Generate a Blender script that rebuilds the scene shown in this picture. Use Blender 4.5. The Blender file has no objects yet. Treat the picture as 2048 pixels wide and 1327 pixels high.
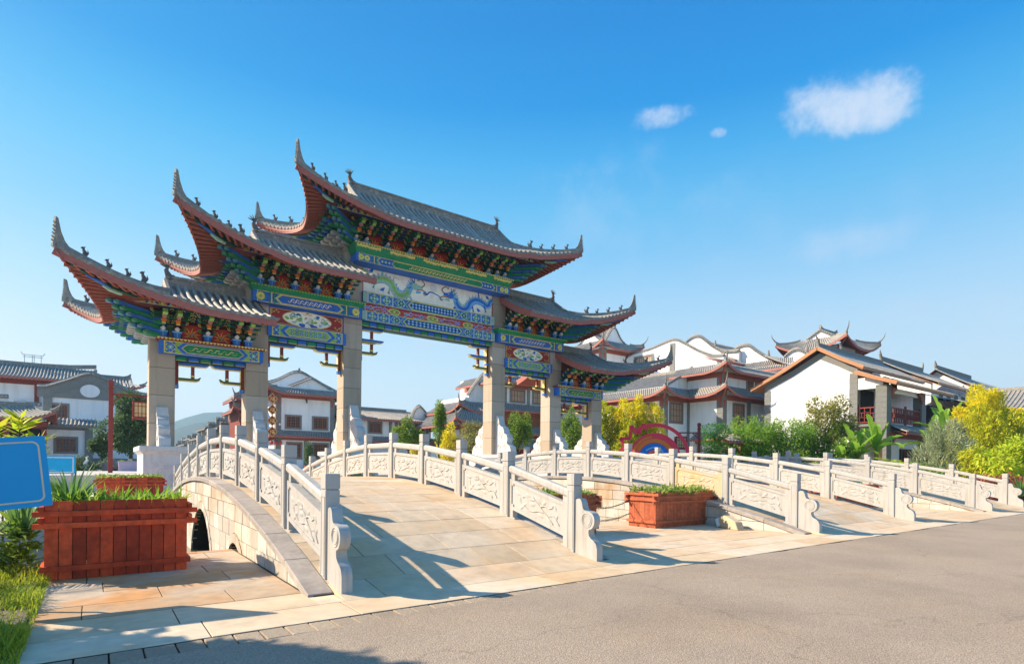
import bpy, bmesh, math, random
import numpy as np
from mathutils import Vector, Matrix
random.seed(7)
R = math.radians
PI = math.pi
SC = bpy.context.scene
COL = SC.collection

# ------------------------------------------------------------------ camera
cam_d = bpy.data.cameras.new('camera')
cam_o = bpy.data.objects.new('camera', cam_d)
COL.objects.link(cam_o)
cam_d.sensor_width = 36.0
cam_d.lens = 36.0 * 1139.66 / 2048.0
cam_d.shift_y = 0.13055
cam_d.clip_start = 0.1
cam_d.clip_end = 9000.0
cam_o.matrix_world = (Matrix.Translation((0, 0, 1.4)) @ Matrix.Rotation(-R(36.35), 4, 'Z')
                      @ Matrix.Rotation(R(90), 4, 'X') @ Matrix.Rotation(R(0.5767), 4, 'Z'))
SC.camera = cam_o

# ------------------------------------------------------------------ light and sky
SUN_EL = R(32.3)
SUN_AZ = math.atan2(-1.095, 1.14)          # towards -X, +Y  (measured from +Y, clockwise)
sun_d = bpy.data.lights.new('sun', 'SUN')
sun_d.energy = 5.0
sun_d.angle = R(0.5)
sun_d.color = (1.0, 0.84, 0.62)
sun_o = bpy.data.objects.new('sun', sun_d)
COL.objects.link(sun_o)
_ld = Vector((math.sin(SUN_AZ) * math.cos(SUN_EL), math.cos(SUN_AZ) * math.cos(SUN_EL), math.sin(SUN_EL)))
sun_o.rotation_euler = _ld.to_track_quat('Z', 'Y').to_euler()
sun_o.location = (-30, 30, 60)

world = bpy.data.worlds.new('World')
SC.world = world
world.use_nodes = True
_nt = world.node_tree
_nt.nodes.clear()


def wn(t, **kw):
    n = _nt.nodes.new(t)
    for k, v in kw.items():
        setattr(n, k, v)
    return n


def wl(a, b):
    _nt.links.new(a, b)


_out = wn('ShaderNodeOutputWorld')
_bg = wn('ShaderNodeBackground')
_bg.inputs['Strength'].default_value = 0.12
_sky = wn('ShaderNodeTexSky')
_sky.sky_type = 'NISHITA'
_sky.sun_disc = False
_sky.sun_elevation = SUN_EL
_sky.sun_rotation = SUN_AZ
_sky.altitude = 400.0
_sky.air_density = 1.0
_sky.dust_density = 1.8
_sky.ozone_density = 2.0
EV = 1.0
SKY_K = 1.0 / (_bg.inputs['Strength'].default_value * 2 ** EV)
_hs = wn('ShaderNodeHueSaturation')
_hs.inputs['Saturation'].default_value = 1.32
_hs.inputs['Hue'].default_value = 0.488
_hs.inputs['Value'].default_value = 1.0
wl(_sky.outputs[0], _hs.inputs['Color'])
_sep = wn('ShaderNodeSeparateColor')
_com = wn('ShaderNodeCombineColor')
wl(_hs.outputs['Color'], _sep.inputs[0])
_chan = []
for _i, (_k, _g) in enumerate(((0.036, 1.9), (0.265, 0.66), (0.56, 0.36))):   # film-like response of each colour channel
    _p = wn('ShaderNodeMath', operation='POWER')
    _q = wn('ShaderNodeMath', operation='MULTIPLY')
    _mx = wn('ShaderNodeMath', operation='MAXIMUM')
    wl(_sep.outputs[_i], _mx.inputs[0])
    _mx.inputs[1].default_value = 0.01
    wl(_mx.outputs[0], _p.inputs[0])
    _p.inputs[1].default_value = _g
    wl(_p.outputs[0], _q.inputs[0])
    _q.inputs[1].default_value = _k * SKY_K
    _mn = wn('ShaderNodeMath', operation='MINIMUM')
    wl(_q.outputs[0], _mn.inputs[0])
    _mn.inputs[1].default_value = (5.0, 4.2, 3.8)[_i] * SKY_K
    wl(_mn.outputs[0], _com.inputs[_i])
_tc = wn('ShaderNodeTexCoord')


def cloud(prev, az, el, ra, re, nscale, lo, hi, dens, seed, col=None):
    """a cloud: an elliptical patch of the sky round one direction, broken up by noise"""
    col = col or (0.66 * SKY_K, 0.78 * SKY_K, 0.97 * SKY_K, 1)
    c = Vector((math.sin(R(az)) * math.cos(R(el)), math.cos(R(az)) * math.cos(R(el)), math.sin(R(el))))
    e = Vector((math.cos(R(az)), -math.sin(R(az)), 0))
    n = c.cross(e) * -1
    if n.z < 0:
        n = -n
    def dot(v):
        d = wn('ShaderNodeVectorMath', operation='DOT_PRODUCT')
        wl(_tc.outputs['Generated'], d.inputs[0])
        d.inputs[1].default_value = v
        return d.outputs['Value']
    def mth(op, a, b=None):
        m = wn('ShaderNodeMath', operation=op)
        for i, q in enumerate((a, b)):
            if q is None:
                continue
            if isinstance(q, (int, float)):
                m.inputs[i].default_value = q
            else:
                wl(q, m.inputs[i])
        return m.outputs[0]
    u = mth('DIVIDE', dot(e), math.sin(R(ra)))
    v = mth('DIVIDE', dot(n), 1.0)
    v = mth('DIVIDE', mth('SUBTRACT', v, 0.0), math.sin(R(re)))
    r2 = mth('ADD', mth('MULTIPLY', u, u), mth('MULTIPLY', v, v))
    fall = mth('SUBTRACT', 1.0, r2)
    fall = mth('MAXIMUM', fall, -1.0)
    noi = wn('ShaderNodeTexNoise')
    noi.inputs['Scale'].default_value = nscale
    noi.inputs['Detail'].default_value = 9
    noi.inputs['Roughness'].default_value = 0.66
    mp = wn('ShaderNodeMapping')
    mp.inputs['Location'].default_value = (seed, seed * 1.7, -seed)
    wl(_tc.outputs['Generated'], mp.inputs[0])
    wl(mp.outputs[0], noi.inputs['Vector'])
    t = mth('ADD', mth('MULTIPLY', fall, 0.62), mth('MULTIPLY', mth('SUBTRACT', noi.outputs[0], 0.5), 2.6))
    mr = wn('ShaderNodeMapRange', interpolation_type='SMOOTHSTEP')
    wl(t, mr.inputs[0])
    mr.inputs[1].default_value = lo
    mr.inputs[2].default_value = hi
    mr.inputs[4].default_value = dens
    # only the half of the sky that faces the cloud
    g = mth('MULTIPLY', mr.outputs[0], mth('GREATER_THAN', dot(c), 0.3))
    mx = wn('ShaderNodeMix', data_type='RGBA')
    wl(g, mx.inputs[0])
    wl(prev, mx.inputs[6])
    mx.inputs[7].default_value = col
    return mx.outputs[2]


_sz = wn('ShaderNodeSeparateXYZ')
wl(_tc.outputs['Generated'], _sz.inputs[0])
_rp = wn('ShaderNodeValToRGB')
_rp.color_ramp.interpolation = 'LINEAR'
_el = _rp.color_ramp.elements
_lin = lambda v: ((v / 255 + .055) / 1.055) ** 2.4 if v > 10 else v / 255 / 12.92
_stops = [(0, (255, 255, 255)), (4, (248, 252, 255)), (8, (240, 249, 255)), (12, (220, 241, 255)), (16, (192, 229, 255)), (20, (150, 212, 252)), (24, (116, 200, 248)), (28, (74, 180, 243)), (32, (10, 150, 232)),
          (38, (0, 132, 218)), (48, (24, 134, 216)), (65, (70, 150, 216)), (90, (95, 160, 218))]  # sky above the view pales towards the zenith, shaped to lift the deck's shade
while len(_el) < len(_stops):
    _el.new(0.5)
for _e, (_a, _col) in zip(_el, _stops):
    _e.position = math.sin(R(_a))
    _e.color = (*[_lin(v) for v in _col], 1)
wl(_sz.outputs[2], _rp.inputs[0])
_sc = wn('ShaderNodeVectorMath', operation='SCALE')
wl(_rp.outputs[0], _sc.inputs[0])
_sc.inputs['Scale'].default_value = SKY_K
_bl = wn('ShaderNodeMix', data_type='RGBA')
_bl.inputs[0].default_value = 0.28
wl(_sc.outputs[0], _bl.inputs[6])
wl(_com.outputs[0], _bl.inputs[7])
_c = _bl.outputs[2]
CLOUDS = [(66.6, 28.8, 5.2, 2.2, 9.0, 0.03, 0.85, 0.92, 3.1), (64.6, 30.2, 2.8, 1.6, 14.0, 0.08, 1.05, 0.85, 5.5), (69.6, 27.4, 3.0, 1.2, 14.0, 0.08, 1.1, 0.75, 7.9), (51.0, 30.7, 3.6, 1.1, 13.0, 0.15, 0.95, 0.65, 8.3),
          (56.0, 28.9, 0.9, 0.5, 22.0, 0.3, 0.95, 0.45, 5.2), (67.6, 19.0, 5.5, 2.2, 9.0, 0.1, 1.1, 0.38, 1.3),
          (-2.0, 3.0, 16.0, 6.0, 5.0, 0.1, 1.2, 0.5, 2.3), (27.0, 11.8, 5.0, 1.0, 12.0, 0.2, 1.1, 0.4, 6.6), (60.0, 22.0, 18.0, 6.0, 6.0, 0.3, 1.5, 0.22, 9.6), (44.0, 22.0, 17.0, 8.0, 11.0, 0.25, 1.4, 0.26, 4.4), (68.0, 12.0, 12.0, 3.0, 10.0, 0.1, 1.2, 0.32, 7.7)]
for q in CLOUDS:
    _c = cloud(_c, *q)
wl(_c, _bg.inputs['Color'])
wl(_bg.outputs[0], _out.inputs[0])

SC.view_settings.view_transform = 'Standard'
SC.view_settings.look = 'None'
SC.view_settings.gamma = 1.0
SC.view_settings.use_curve_mapping = False
SC.view_settings.exposure = EV
SC.render.engine = 'CYCLES'
SC.cycles.max_bounces = 6
SC.cycles.diffuse_bounces = 3
SC.cycles.glossy_bounces = 2
SC.cycles.transmission_bounces = 2
SC.cycles.transparent_max_bounces = 6
SC.cycles.use_denoising = True


# ------------------------------------------------------------------ materials
def M(name, col, rough=0.75, var=0.12, scale=3.0, bump=0.0, bscale=40.0, objvar=0.0, spec=0.3, metal=0.0,
      stain=None, sscale=0.8, sthr=(0.55, 0.75), detail=5.0, hue=None, trans=0.0, streak=None):
    m = bpy.data.materials.new(name)
    m.use_nodes = True
    nt = m.node_tree
    b = nt.nodes['Principled BSDF']
    b.inputs['Roughness'].default_value = rough
    b.inputs['Specular IOR Level'].default_value = spec
    b.inputs['Metallic'].default_value = metal
    geo = nt.nodes.new('ShaderNodeNewGeometry')
    def noise(s, d=detail):
        n = nt.nodes.new('ShaderNodeTexNoise')
        n.inputs['Scale'].default_value = s
        n.inputs['Detail'].default_value = d
        nt.links.new(geo.outputs['Position'], n.inputs['Vector'])
        return n.outputs[0]
    base = nt.nodes.new('ShaderNodeRGB')
    base.outputs[0].default_value = (*col, 1)
    cur = base.outputs[0]
    if hue is not None:        # second colour chosen per object
        oi = nt.nodes.new('ShaderNodeObjectInfo')
        mx = nt.nodes.new('ShaderNodeMix')
        mx.data_type = 'RGBA'
        nt.links.new(oi.outputs['Random'], mx.inputs[0])
        nt.links.new(cur, mx.inputs[6])
        mx.inputs[7].default_value = (*hue, 1)
        cur = mx.outputs[2]
    if stain is not None:
        mr = nt.nodes.new('ShaderNodeMapRange')
        nt.links.new(noise(sscale, 6), mr.inputs[0])
        mr.inputs[1].default_value, mr.inputs[2].default_value = sthr
        mx = nt.nodes.new('ShaderNodeMix')
        mx.data_type = 'RGBA'
        nt.links.new(mr.outputs[0], mx.inputs[0])
        nt.links.new(cur, mx.inputs[6])
        mx.inputs[7].default_value = (*stain, 1)
        cur = mx.outputs[2]
    if streak is not None:     # rain streaks and grime: noise drawn out downwards
        mp = nt.nodes.new('ShaderNodeMapping')
        mp.inputs['Scale'].default_value = (streak[2], streak[2], streak[2] * .09)
        nt.links.new(geo.outputs['Position'], mp.inputs[0])
        n = nt.nodes.new('ShaderNodeTexNoise')
        n.inputs['Scale'].default_value = 1.0
        n.inputs['Detail'].default_value = 6
        nt.links.new(mp.outputs[0], n.inputs['Vector'])
        mr = nt.nodes.new('ShaderNodeMapRange')
        nt.links.new(n.outputs[0], mr.inputs[0])
        mr.inputs[1].default_value, mr.inputs[2].default_value = .5, .78
        mr.inputs[4].default_value = streak[1]
        mx = nt.nodes.new('ShaderNodeMix')
        mx.data_type = 'RGBA'
        nt.links.new(mr.outputs[0], mx.inputs[0])
        nt.links.new(cur, mx.inputs[6])
        mx.inputs[7].default_value = (*streak[0], 1)
        cur = mx.outputs[2]
    val = None
    if var > 0:
        mr = nt.nodes.new('ShaderNodeMapRange')
        nt.links.new(noise(scale), mr.inputs[0])
        mr.inputs[1].default_value, mr.inputs[2].default_value = 0.25, 0.75
        mr.inputs[3].default_value, mr.inputs[4].default_value = 1 - var, 1 + var
        val = mr.outputs[0]
    if objvar > 0:
        oi = nt.nodes.new('ShaderNodeObjectInfo')
        mr = nt.nodes.new('ShaderNodeMapRange')
        nt.links.new(oi.outputs['Random'], mr.inputs[0])
        mr.inputs[3].default_value, mr.inputs[4].default_value = 1 - objvar, 1 + objvar
        if val is None:
            val = mr.outputs[0]
        else:
            mm = nt.nodes.new('ShaderNodeMath')
            mm.operation = 'MULTIPLY'
            nt.links.new(val, mm.inputs[0])
            nt.links.new(mr.outputs[0], mm.inputs[1])
            val = mm.outputs[0]
    if val is not None:
        vm = nt.nodes.new('ShaderNodeVectorMath')
        vm.operation = 'SCALE'
        nt.links.new(cur, vm.inputs[0])
        nt.links.new(val, vm.inputs['Scale'])
        cur = vm.outputs[0]
    nt.links.new(cur, b.inputs['Base Color'])
    if bump > 0:
        bp = nt.nodes.new('ShaderNodeBump')
        bp.inputs['Strength'].default_value = bump
        bp.inputs['Distance'].default_value = 0.02
        nt.links.new(noise(bscale, 4), bp.inputs['Height'])
        nt.links.new(bp.outputs[0], b.inputs['Normal'])
    if trans > 0:
        out = nt.nodes['Material Output']
        tr = nt.nodes.new('ShaderNodeBsdfTranslucent')
        nt.links.new(cur, tr.inputs['Color'])
        ms = nt.nodes.new('ShaderNodeMixShader')
        ms.inputs[0].default_value = trans
        nt.links.new(b.outputs[0], ms.inputs[1])
        nt.links.new(tr.outputs[0], ms.inputs[2])
        nt.links.new(ms.outputs[0], out.inputs[0])
    return m


MT = {}
MT['asphalt'] = M('asphalt', (0.335, 0.268, 0.205), 0.9, 0.36, 75, 0.5, 95, stain=(0.37, 0.27, 0.18), sscale=0.5, sthr=(0.5, 0.95), detail=3)
MT['slab'] = M('slab stone', (0.63, 0.475, 0.305), 0.7, 0.13, 6, 0.25, 60, objvar=0.11, stain=(0.56, 0.34, 0.16), sscale=0.75, sthr=(0.5, 0.8), hue=(0.57, 0.475, 0.36))
MT['slab_rust'] = M('rusty slab stone', (0.46, 0.33, 0.21), 0.7, 0.15, 6, 0.25, 60, objvar=0.1, stain=(0.5, 0.24, 0.08), sscale=1.1, sthr=(0.42, 0.68), hue=(0.42, 0.36, 0.29))
MT['joint'] = M('joint mortar', (0.05, 0.04, 0.032), 0.95, 0.2, 10)
MT['granite'] = M('pale granite', (0.455, 0.445, 0.425), 0.62, 0.09, 90, 0.15, 110, stain=(0.45, 0.40, 0.34), sscale=2.2, sthr=(0.48, 0.85), streak=((0.30, 0.28, 0.25), .75, 11))
MT['granite_warm'] = M('yellowed granite', (0.60, 0.44, 0.24), 0.65, 0.1, 30, 0.12, 130, stain=(0.55, 0.46, 0.36), sscale=2.0, sthr=(0.45, 0.7))
MT['coping'] = M('coping stone', (0.36, 0.32, 0.29), 0.75, 0.14, 14, 0.25, 90, objvar=0.12)
MT['spandrel'] = M('bridge wall stone', (0.52, 0.475, 0.41), 0.75, 0.12, 9, 0.25, 50, objvar=0.12, stain=(0.5, 0.25, 0.07), sscale=0.9, sthr=(0.5, 0.8), hue=(0.62, 0.58, 0.51), streak=((0.36, 0.27, 0.17), .7, 4))
MT['paver'] = M('kerb paver', (0.33, 0.265, 0.195), 0.85, 0.2, 30, 0.4, 70, objvar=0.18)
MT['column'] = M('column stone', (0.50, 0.405, 0.30), 0.8, 0.09, 25, 0.15, 90, objvar=0.16, hue=(0.45, 0.395, 0.33), streak=((0.33, 0.28, 0.22), .6, 4))
MT['whitestone'] = M('carved white stone', (0.64, 0.62, 0.60), 0.65, 0.06, 20, 0.15, 50, streak=((0.42, 0.40, 0.37), .6, 5))
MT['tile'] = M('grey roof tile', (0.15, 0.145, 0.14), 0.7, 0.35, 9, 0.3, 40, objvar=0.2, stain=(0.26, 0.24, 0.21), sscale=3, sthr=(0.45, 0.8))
MT['tilebarrel'] = M('barrel roof tile', (0.33, 0.315, 0.285), 0.62, 0.3, 12, 0.2, 40, objvar=0.15, stain=(0.16, 0.155, 0.15), sscale=4, sthr=(0.5, 0.8))  # barrel rows, a lighter grey than the pan tiles
MT['tile2'] = M('village roof tile', (0.23, 0.22, 0.205), 0.75, 0.3, 6, 0.2, 30, stain=(0.36, 0.32, 0.27), sscale=1.5, sthr=(0.45, 0.8))
MT['tile2b'] = M('village barrel tile', (0.36, 0.34, 0.31), 0.75, 0.3, 8, 0.2, 30, stain=(0.22, 0.21, 0.2), sscale=2.0, sthr=(0.45, 0.8))
MT['ridge'] = M('ridge tile', (0.24, 0.23, 0.21), 0.75, 0.25, 12, 0.3, 40, stain=(0.42, 0.38, 0.30), sscale=5, sthr=(0.5, 0.75))
MT['beast'] = M('roof beast clay', (0.12, 0.115, 0.11), 0.7, 0.2, 20, 0.3, 40)
MT['fascia'] = M('red fascia board', (0.40, 0.135, 0.11), 0.6, 0.12, 6, 0.1, 30)
MT['rafter'] = M('red brown rafter', (0.36, 0.105, 0.07), 0.65, 0.15, 8, 0.1, 30)
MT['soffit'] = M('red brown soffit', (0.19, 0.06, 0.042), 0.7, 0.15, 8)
MT['redwood'] = M('dark red wood', (0.24, 0.042, 0.03), 0.6, 0.15, 7, 0.1, 30)
MT['woodbrown'] = M('brown window wood', (0.26, 0.085, 0.04), 0.6, 0.2, 12, 0.1, 40)
MT['green'] = M('green paint', (0.016, 0.25, 0.105), 0.5, 0.2, 9)
MT['dgreen'] = M('dark green paint', (0.012, 0.085, 0.055), 0.5, 0.25, 9)
MT['lgreen'] = M('leaf green paint', (0.27, 0.5, 0.11), 0.5, 0.2, 9)
MT['sage'] = M('sage green paint', (0.32, 0.56, 0.44), 0.55, 0.15, 9)
MT['blue'] = M('blue paint', (0.03, 0.155, 0.56), 0.5, 0.15, 9)
MT['dblue'] = M('dark blue paint', (0.012, 0.06, 0.27), 0.5, 0.2, 9)
MT['lblue'] = M('light blue paint', (0.16, 0.45, 0.82), 0.5, 0.12, 9)
MT['gold'] = M('gold paint', (0.82, 0.64, 0.18), 0.42, 0.15, 14)
MT['orange'] = M('orange paint', (0.75, 0.2, 0.025), 0.5, 0.15, 12)
MT['crimson'] = M('crimson paint', (0.56, 0.055, 0.04), 0.5, 0.15, 8)
MT['maroon'] = M('maroon panel paint', (0.36, 0.03, 0.028), 0.5, 0.12, 8)
MT['pink'] = M('pink paint', (0.62, 0.27, 0.25), 0.5, 0.15, 12)
MT['white'] = M('white paint', (0.76, 0.76, 0.74), 0.55, 0.06, 9)
MT['cream'] = M('cream panel paint', (0.96, 0.91, 0.77), 0.55, 0.05, 3)
MT['greywhite'] = M('weathered white timber', (0.48, 0.48, 0.45), 0.6, 0.22, 12)
MT['ink'] = M('dark outline paint', (0.07, 0.03, 0.035), 0.5, 0.1, 9)
MT['plaster'] = M('white plaster', (0.86, 0.86, 0.855), 0.85, 0.04, 0.9, 0.05, 20, streak=((0.55, 0.54, 0.51), .5, 2.2))
MT['greybrick'] = M('grey brick', (0.21, 0.215, 0.205), 0.85, 0.12, 5, 0.2, 30, objvar=0.06)
MT['glass'] = M('dark window glass', (0.03, 0.035, 0.04), 0.15, 0.1, 3, spec=0.6)
MT['curtain'] = M('window paper', (0.42, 0.36, 0.28), 0.7, 0.15, 3)
MT['amber'] = M('amber timber fascia', (0.45, 0.21, 0.10), 0.55, 0.15, 8)
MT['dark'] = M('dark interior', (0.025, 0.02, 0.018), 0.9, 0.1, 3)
MT['planter'] = M('stained planter wood', (0.50, 0.046, 0.012), 0.5, 0.3, 14, 0.15, 50, objvar=0.28, hue=(0.60, 0.075, 0.02))
MT['planter2'] = M('sunburnt planter wood', (0.45, 0.115, 0.05), 0.6, 0.25, 14, 0.15, 50, objvar=0.2)
MT['iron'] = M('rusty chain iron', (0.08, 0.065, 0.055), 0.6, 0.2, 20, metal=0.5)
MT['steel'] = M('galvanised steel', (0.42, 0.43, 0.44), 0.45, 0.1, 9, metal=0.6)
MT['signblue'] = M('blue sign paint', (0.003, 0.34, 0.74), 0.42, 0.04, 2, spec=0.35)
MT['signblue2'] = M('pale blue sign paint', (0.02, 0.45, 0.78), 0.45, 0.1, 5)
MT['signline'] = M('beige sign line', (0.62, 0.58, 0.48), 0.45, 0.04, 6)
MT['soil'] = M('soil', (0.06, 0.045, 0.03), 0.95, 0.3, 12, 0.5, 30)
MT['rock'] = M('bank rock', (0.22, 0.21, 0.2), 0.9, 0.3, 2.5, 0.6, 12)
MT['earth'] = M('bank earth', (0.13, 0.11, 0.07), 0.95, 0.3, 2.5, 0.5, 12)
MT['plaza'] = M('plaza paving', (0.52, 0.50, 0.47), 0.85, 0.15, 2.0, 0.2, 20)
MT['bark'] = M('tree bark', (0.10, 0.075, 0.05), 0.9, 0.3, 12, 0.5, 30)
MT['mountain'] = M('hill forest', (0.035, 0.06, 0.055), 0.95, 0.25, 0.004)
MT['lantern'] = M('lantern paper', (0.75, 0.55, 0.26), 0.6, 0.08, 6)
MT['lavender'] = M('lavender planter paint', (0.5, 0.42, 0.55), 0.6, 0.08, 6)
MT['water'] = M('canal water', (0.035, 0.045, 0.028), 0.08, 0.1, 1.0, 0.12, 4, spec=0.5)


def weather(m, lo, hi, dark, scale, crack=None):
    """broad worn patches, and thin wandering cracks, multiplied into a material's own colour"""
    nt = m.node_tree
    b = nt.nodes['Principled BSDF']
    src = b.inputs['Base Color'].links[0].from_socket
    geo = nt.nodes.new('ShaderNodeNewGeometry')
    n = nt.nodes.new('ShaderNodeTexNoise')
    n.inputs['Scale'].default_value = scale
    n.inputs['Detail'].default_value = 7
    n.inputs['Roughness'].default_value = 0.6
    nt.links.new(geo.outputs['Position'], n.inputs['Vector'])
    mr = nt.nodes.new('ShaderNodeMapRange')
    nt.links.new(n.outputs[0], mr.inputs[0])
    mr.inputs[1].default_value, mr.inputs[2].default_value = lo, hi
    mr.inputs[3].default_value, mr.inputs[4].default_value = 1.06, dark
    val = mr.outputs[0]
    if crack:
        mp = nt.nodes.new('ShaderNodeVectorMath')
        mp.operation = 'ADD'
        n2 = nt.nodes.new('ShaderNodeTexNoise')
        n2.inputs['Scale'].default_value = 1.7
        n2.inputs['Detail'].default_value = 6
        nt.links.new(geo.outputs['Position'], n2.inputs['Vector'])
        nt.links.new(geo.outputs['Position'], mp.inputs[0])
        nt.links.new(n2.outputs['Color'], mp.inputs[1])
        v = nt.nodes.new('ShaderNodeTexVoronoi')
        v.feature = 'DISTANCE_TO_EDGE'
        v.inputs['Scale'].default_value = crack[0]
        nt.links.new(mp.outputs[0], v.inputs['Vector'])
        c = nt.nodes.new('ShaderNodeMapRange')
        nt.links.new(v.outputs['Distance'], c.inputs[0])
        c.inputs[1].default_value, c.inputs[2].default_value = 0.0, crack[1]
        c.inputs[3].default_value = crack[2]
        mm = nt.nodes.new('ShaderNodeMath')
        mm.operation = 'MULTIPLY'
        nt.links.new(val, mm.inputs[0])
        nt.links.new(c.outputs[0], mm.inputs[1])
        val = mm.outputs[0]
    vm = nt.nodes.new('ShaderNodeVectorMath')
    vm.operation = 'SCALE'
    nt.links.new(src, vm.inputs[0])
    nt.links.new(val, vm.inputs['Scale'])
    nt.links.new(vm.outputs[0], b.inputs['Base Color'])


weather(MT['asphalt'], .42, .72, .80, .45, (.16, .003, .8))
weather(MT['slab'], .5, .78, .78, 1.6)
weather(MT['slab_rust'], .5, .78, .78, 1.6)
weather(MT['planter'], .45, .75, .62, 4.0)
weather(MT['planter2'], .45, .75, .66, 4.0)
weather(MT['coping'], .45, .75, .74, 3.0)
for _k in ('blue', 'green', 'crimson', 'cream', 'lgreen', 'gold', 'sage'):
    weather(MT[_k], .5, .8, .72, 2.2)


def leafmat(name, c1, c2, trans=0.45, rough=0.55):
    """leaf colour varies from leaf to leaf (random per mesh island)"""
    m = bpy.data.materials.new(name)
    m.use_nodes = True
    nt = m.node_tree
    b = nt.nodes['Principled BSDF']
    b.inputs['Roughness'].default_value = rough
    b.inputs['Specular IOR Level'].default_value = 0.25
    geo = nt.nodes.new('ShaderNodeNewGeometry')
    mx = nt.nodes.new('ShaderNodeMix')
    mx.data_type = 'RGBA'
    nt.links.new(geo.outputs['Random Per Island'], mx.inputs[0])
    mx.inputs[6].default_value = (*c1, 1)
    mx.inputs[7].default_value = (*c2, 1)
    nt.links.new(mx.outputs[2], b.inputs['Base Color'])
    tr = nt.nodes.new('ShaderNodeBsdfTranslucent')
    nt.links.new(mx.outputs[2], tr.inputs['Color'])
    ms = nt.nodes.new('ShaderNodeMixShader')
    ms.inputs[0].default_value = trans
    nt.links.new(b.outputs[0], ms.inputs[1])
    nt.links.new(tr.outputs[0], ms.inputs[2])
    nt.links.new(ms.outputs[0], nt.nodes['Material Output'].inputs[0])
    return m


LF = {
    'dark': leafmat('dark green leaves', (0.05, 0.11, 0.035), (0.13, 0.22, 0.07)),
    'mid': leafmat('mid green leaves', (0.12, 0.24, 0.03), (0.30, 0.42, 0.05)),
    'olive': leafmat('olive leaves', (0.20, 0.24, 0.05), (0.42, 0.38, 0.11)),
    'bamboo': leafmat('bamboo leaves', (0.14, 0.32, 0.03), (0.36, 0.55, 0.06)),
    'yellow': leafmat('yellow leaves', (0.70, 0.66, 0.03), (0.95, 0.80, 0.04), 0.55),
    'yellowgreen': leafmat('yellow green leaves', (0.34, 0.44, 0.03), (0.76, 0.70, 0.04), 0.5),
    'banana': leafmat('banana leaves', (0.15, 0.36, 0.03), (0.34, 0.54, 0.07), 0.5, 0.5),
    'grey': leafmat('grey green leaves', (0.30, 0.36, 0.19), (0.52, 0.56, 0.34)),
    'lime': leafmat('lime leaves', (0.36, 0.55, 0.03), (0.68, 0.68, 0.05)),
    'grass': leafmat('grass blades', (0.16, 0.28, 0.02), (0.46, 0.5, 0.05)),
    'yucca': leafmat('yucca leaves', (0.08, 0.2, 0.05), (0.22, 0.38, 0.11)),
    'pine': leafmat('pruned pine leaves', (0.05, 0.18, 0.035), (0.12, 0.3, 0.05)),
    'dry': leafmat('dry brown leaf', (0.42, 0.24, 0.11), (0.56, 0.36, 0.18)),
    'redflower': leafmat('red shrub leaves', (0.36, 0.07, 0.06), (0.55, 0.15, 0.12)),
    'sedum': leafmat('sedum leaves', (0.18, 0.32, 0.05), (0.42, 0.5, 0.12)),
}


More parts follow.
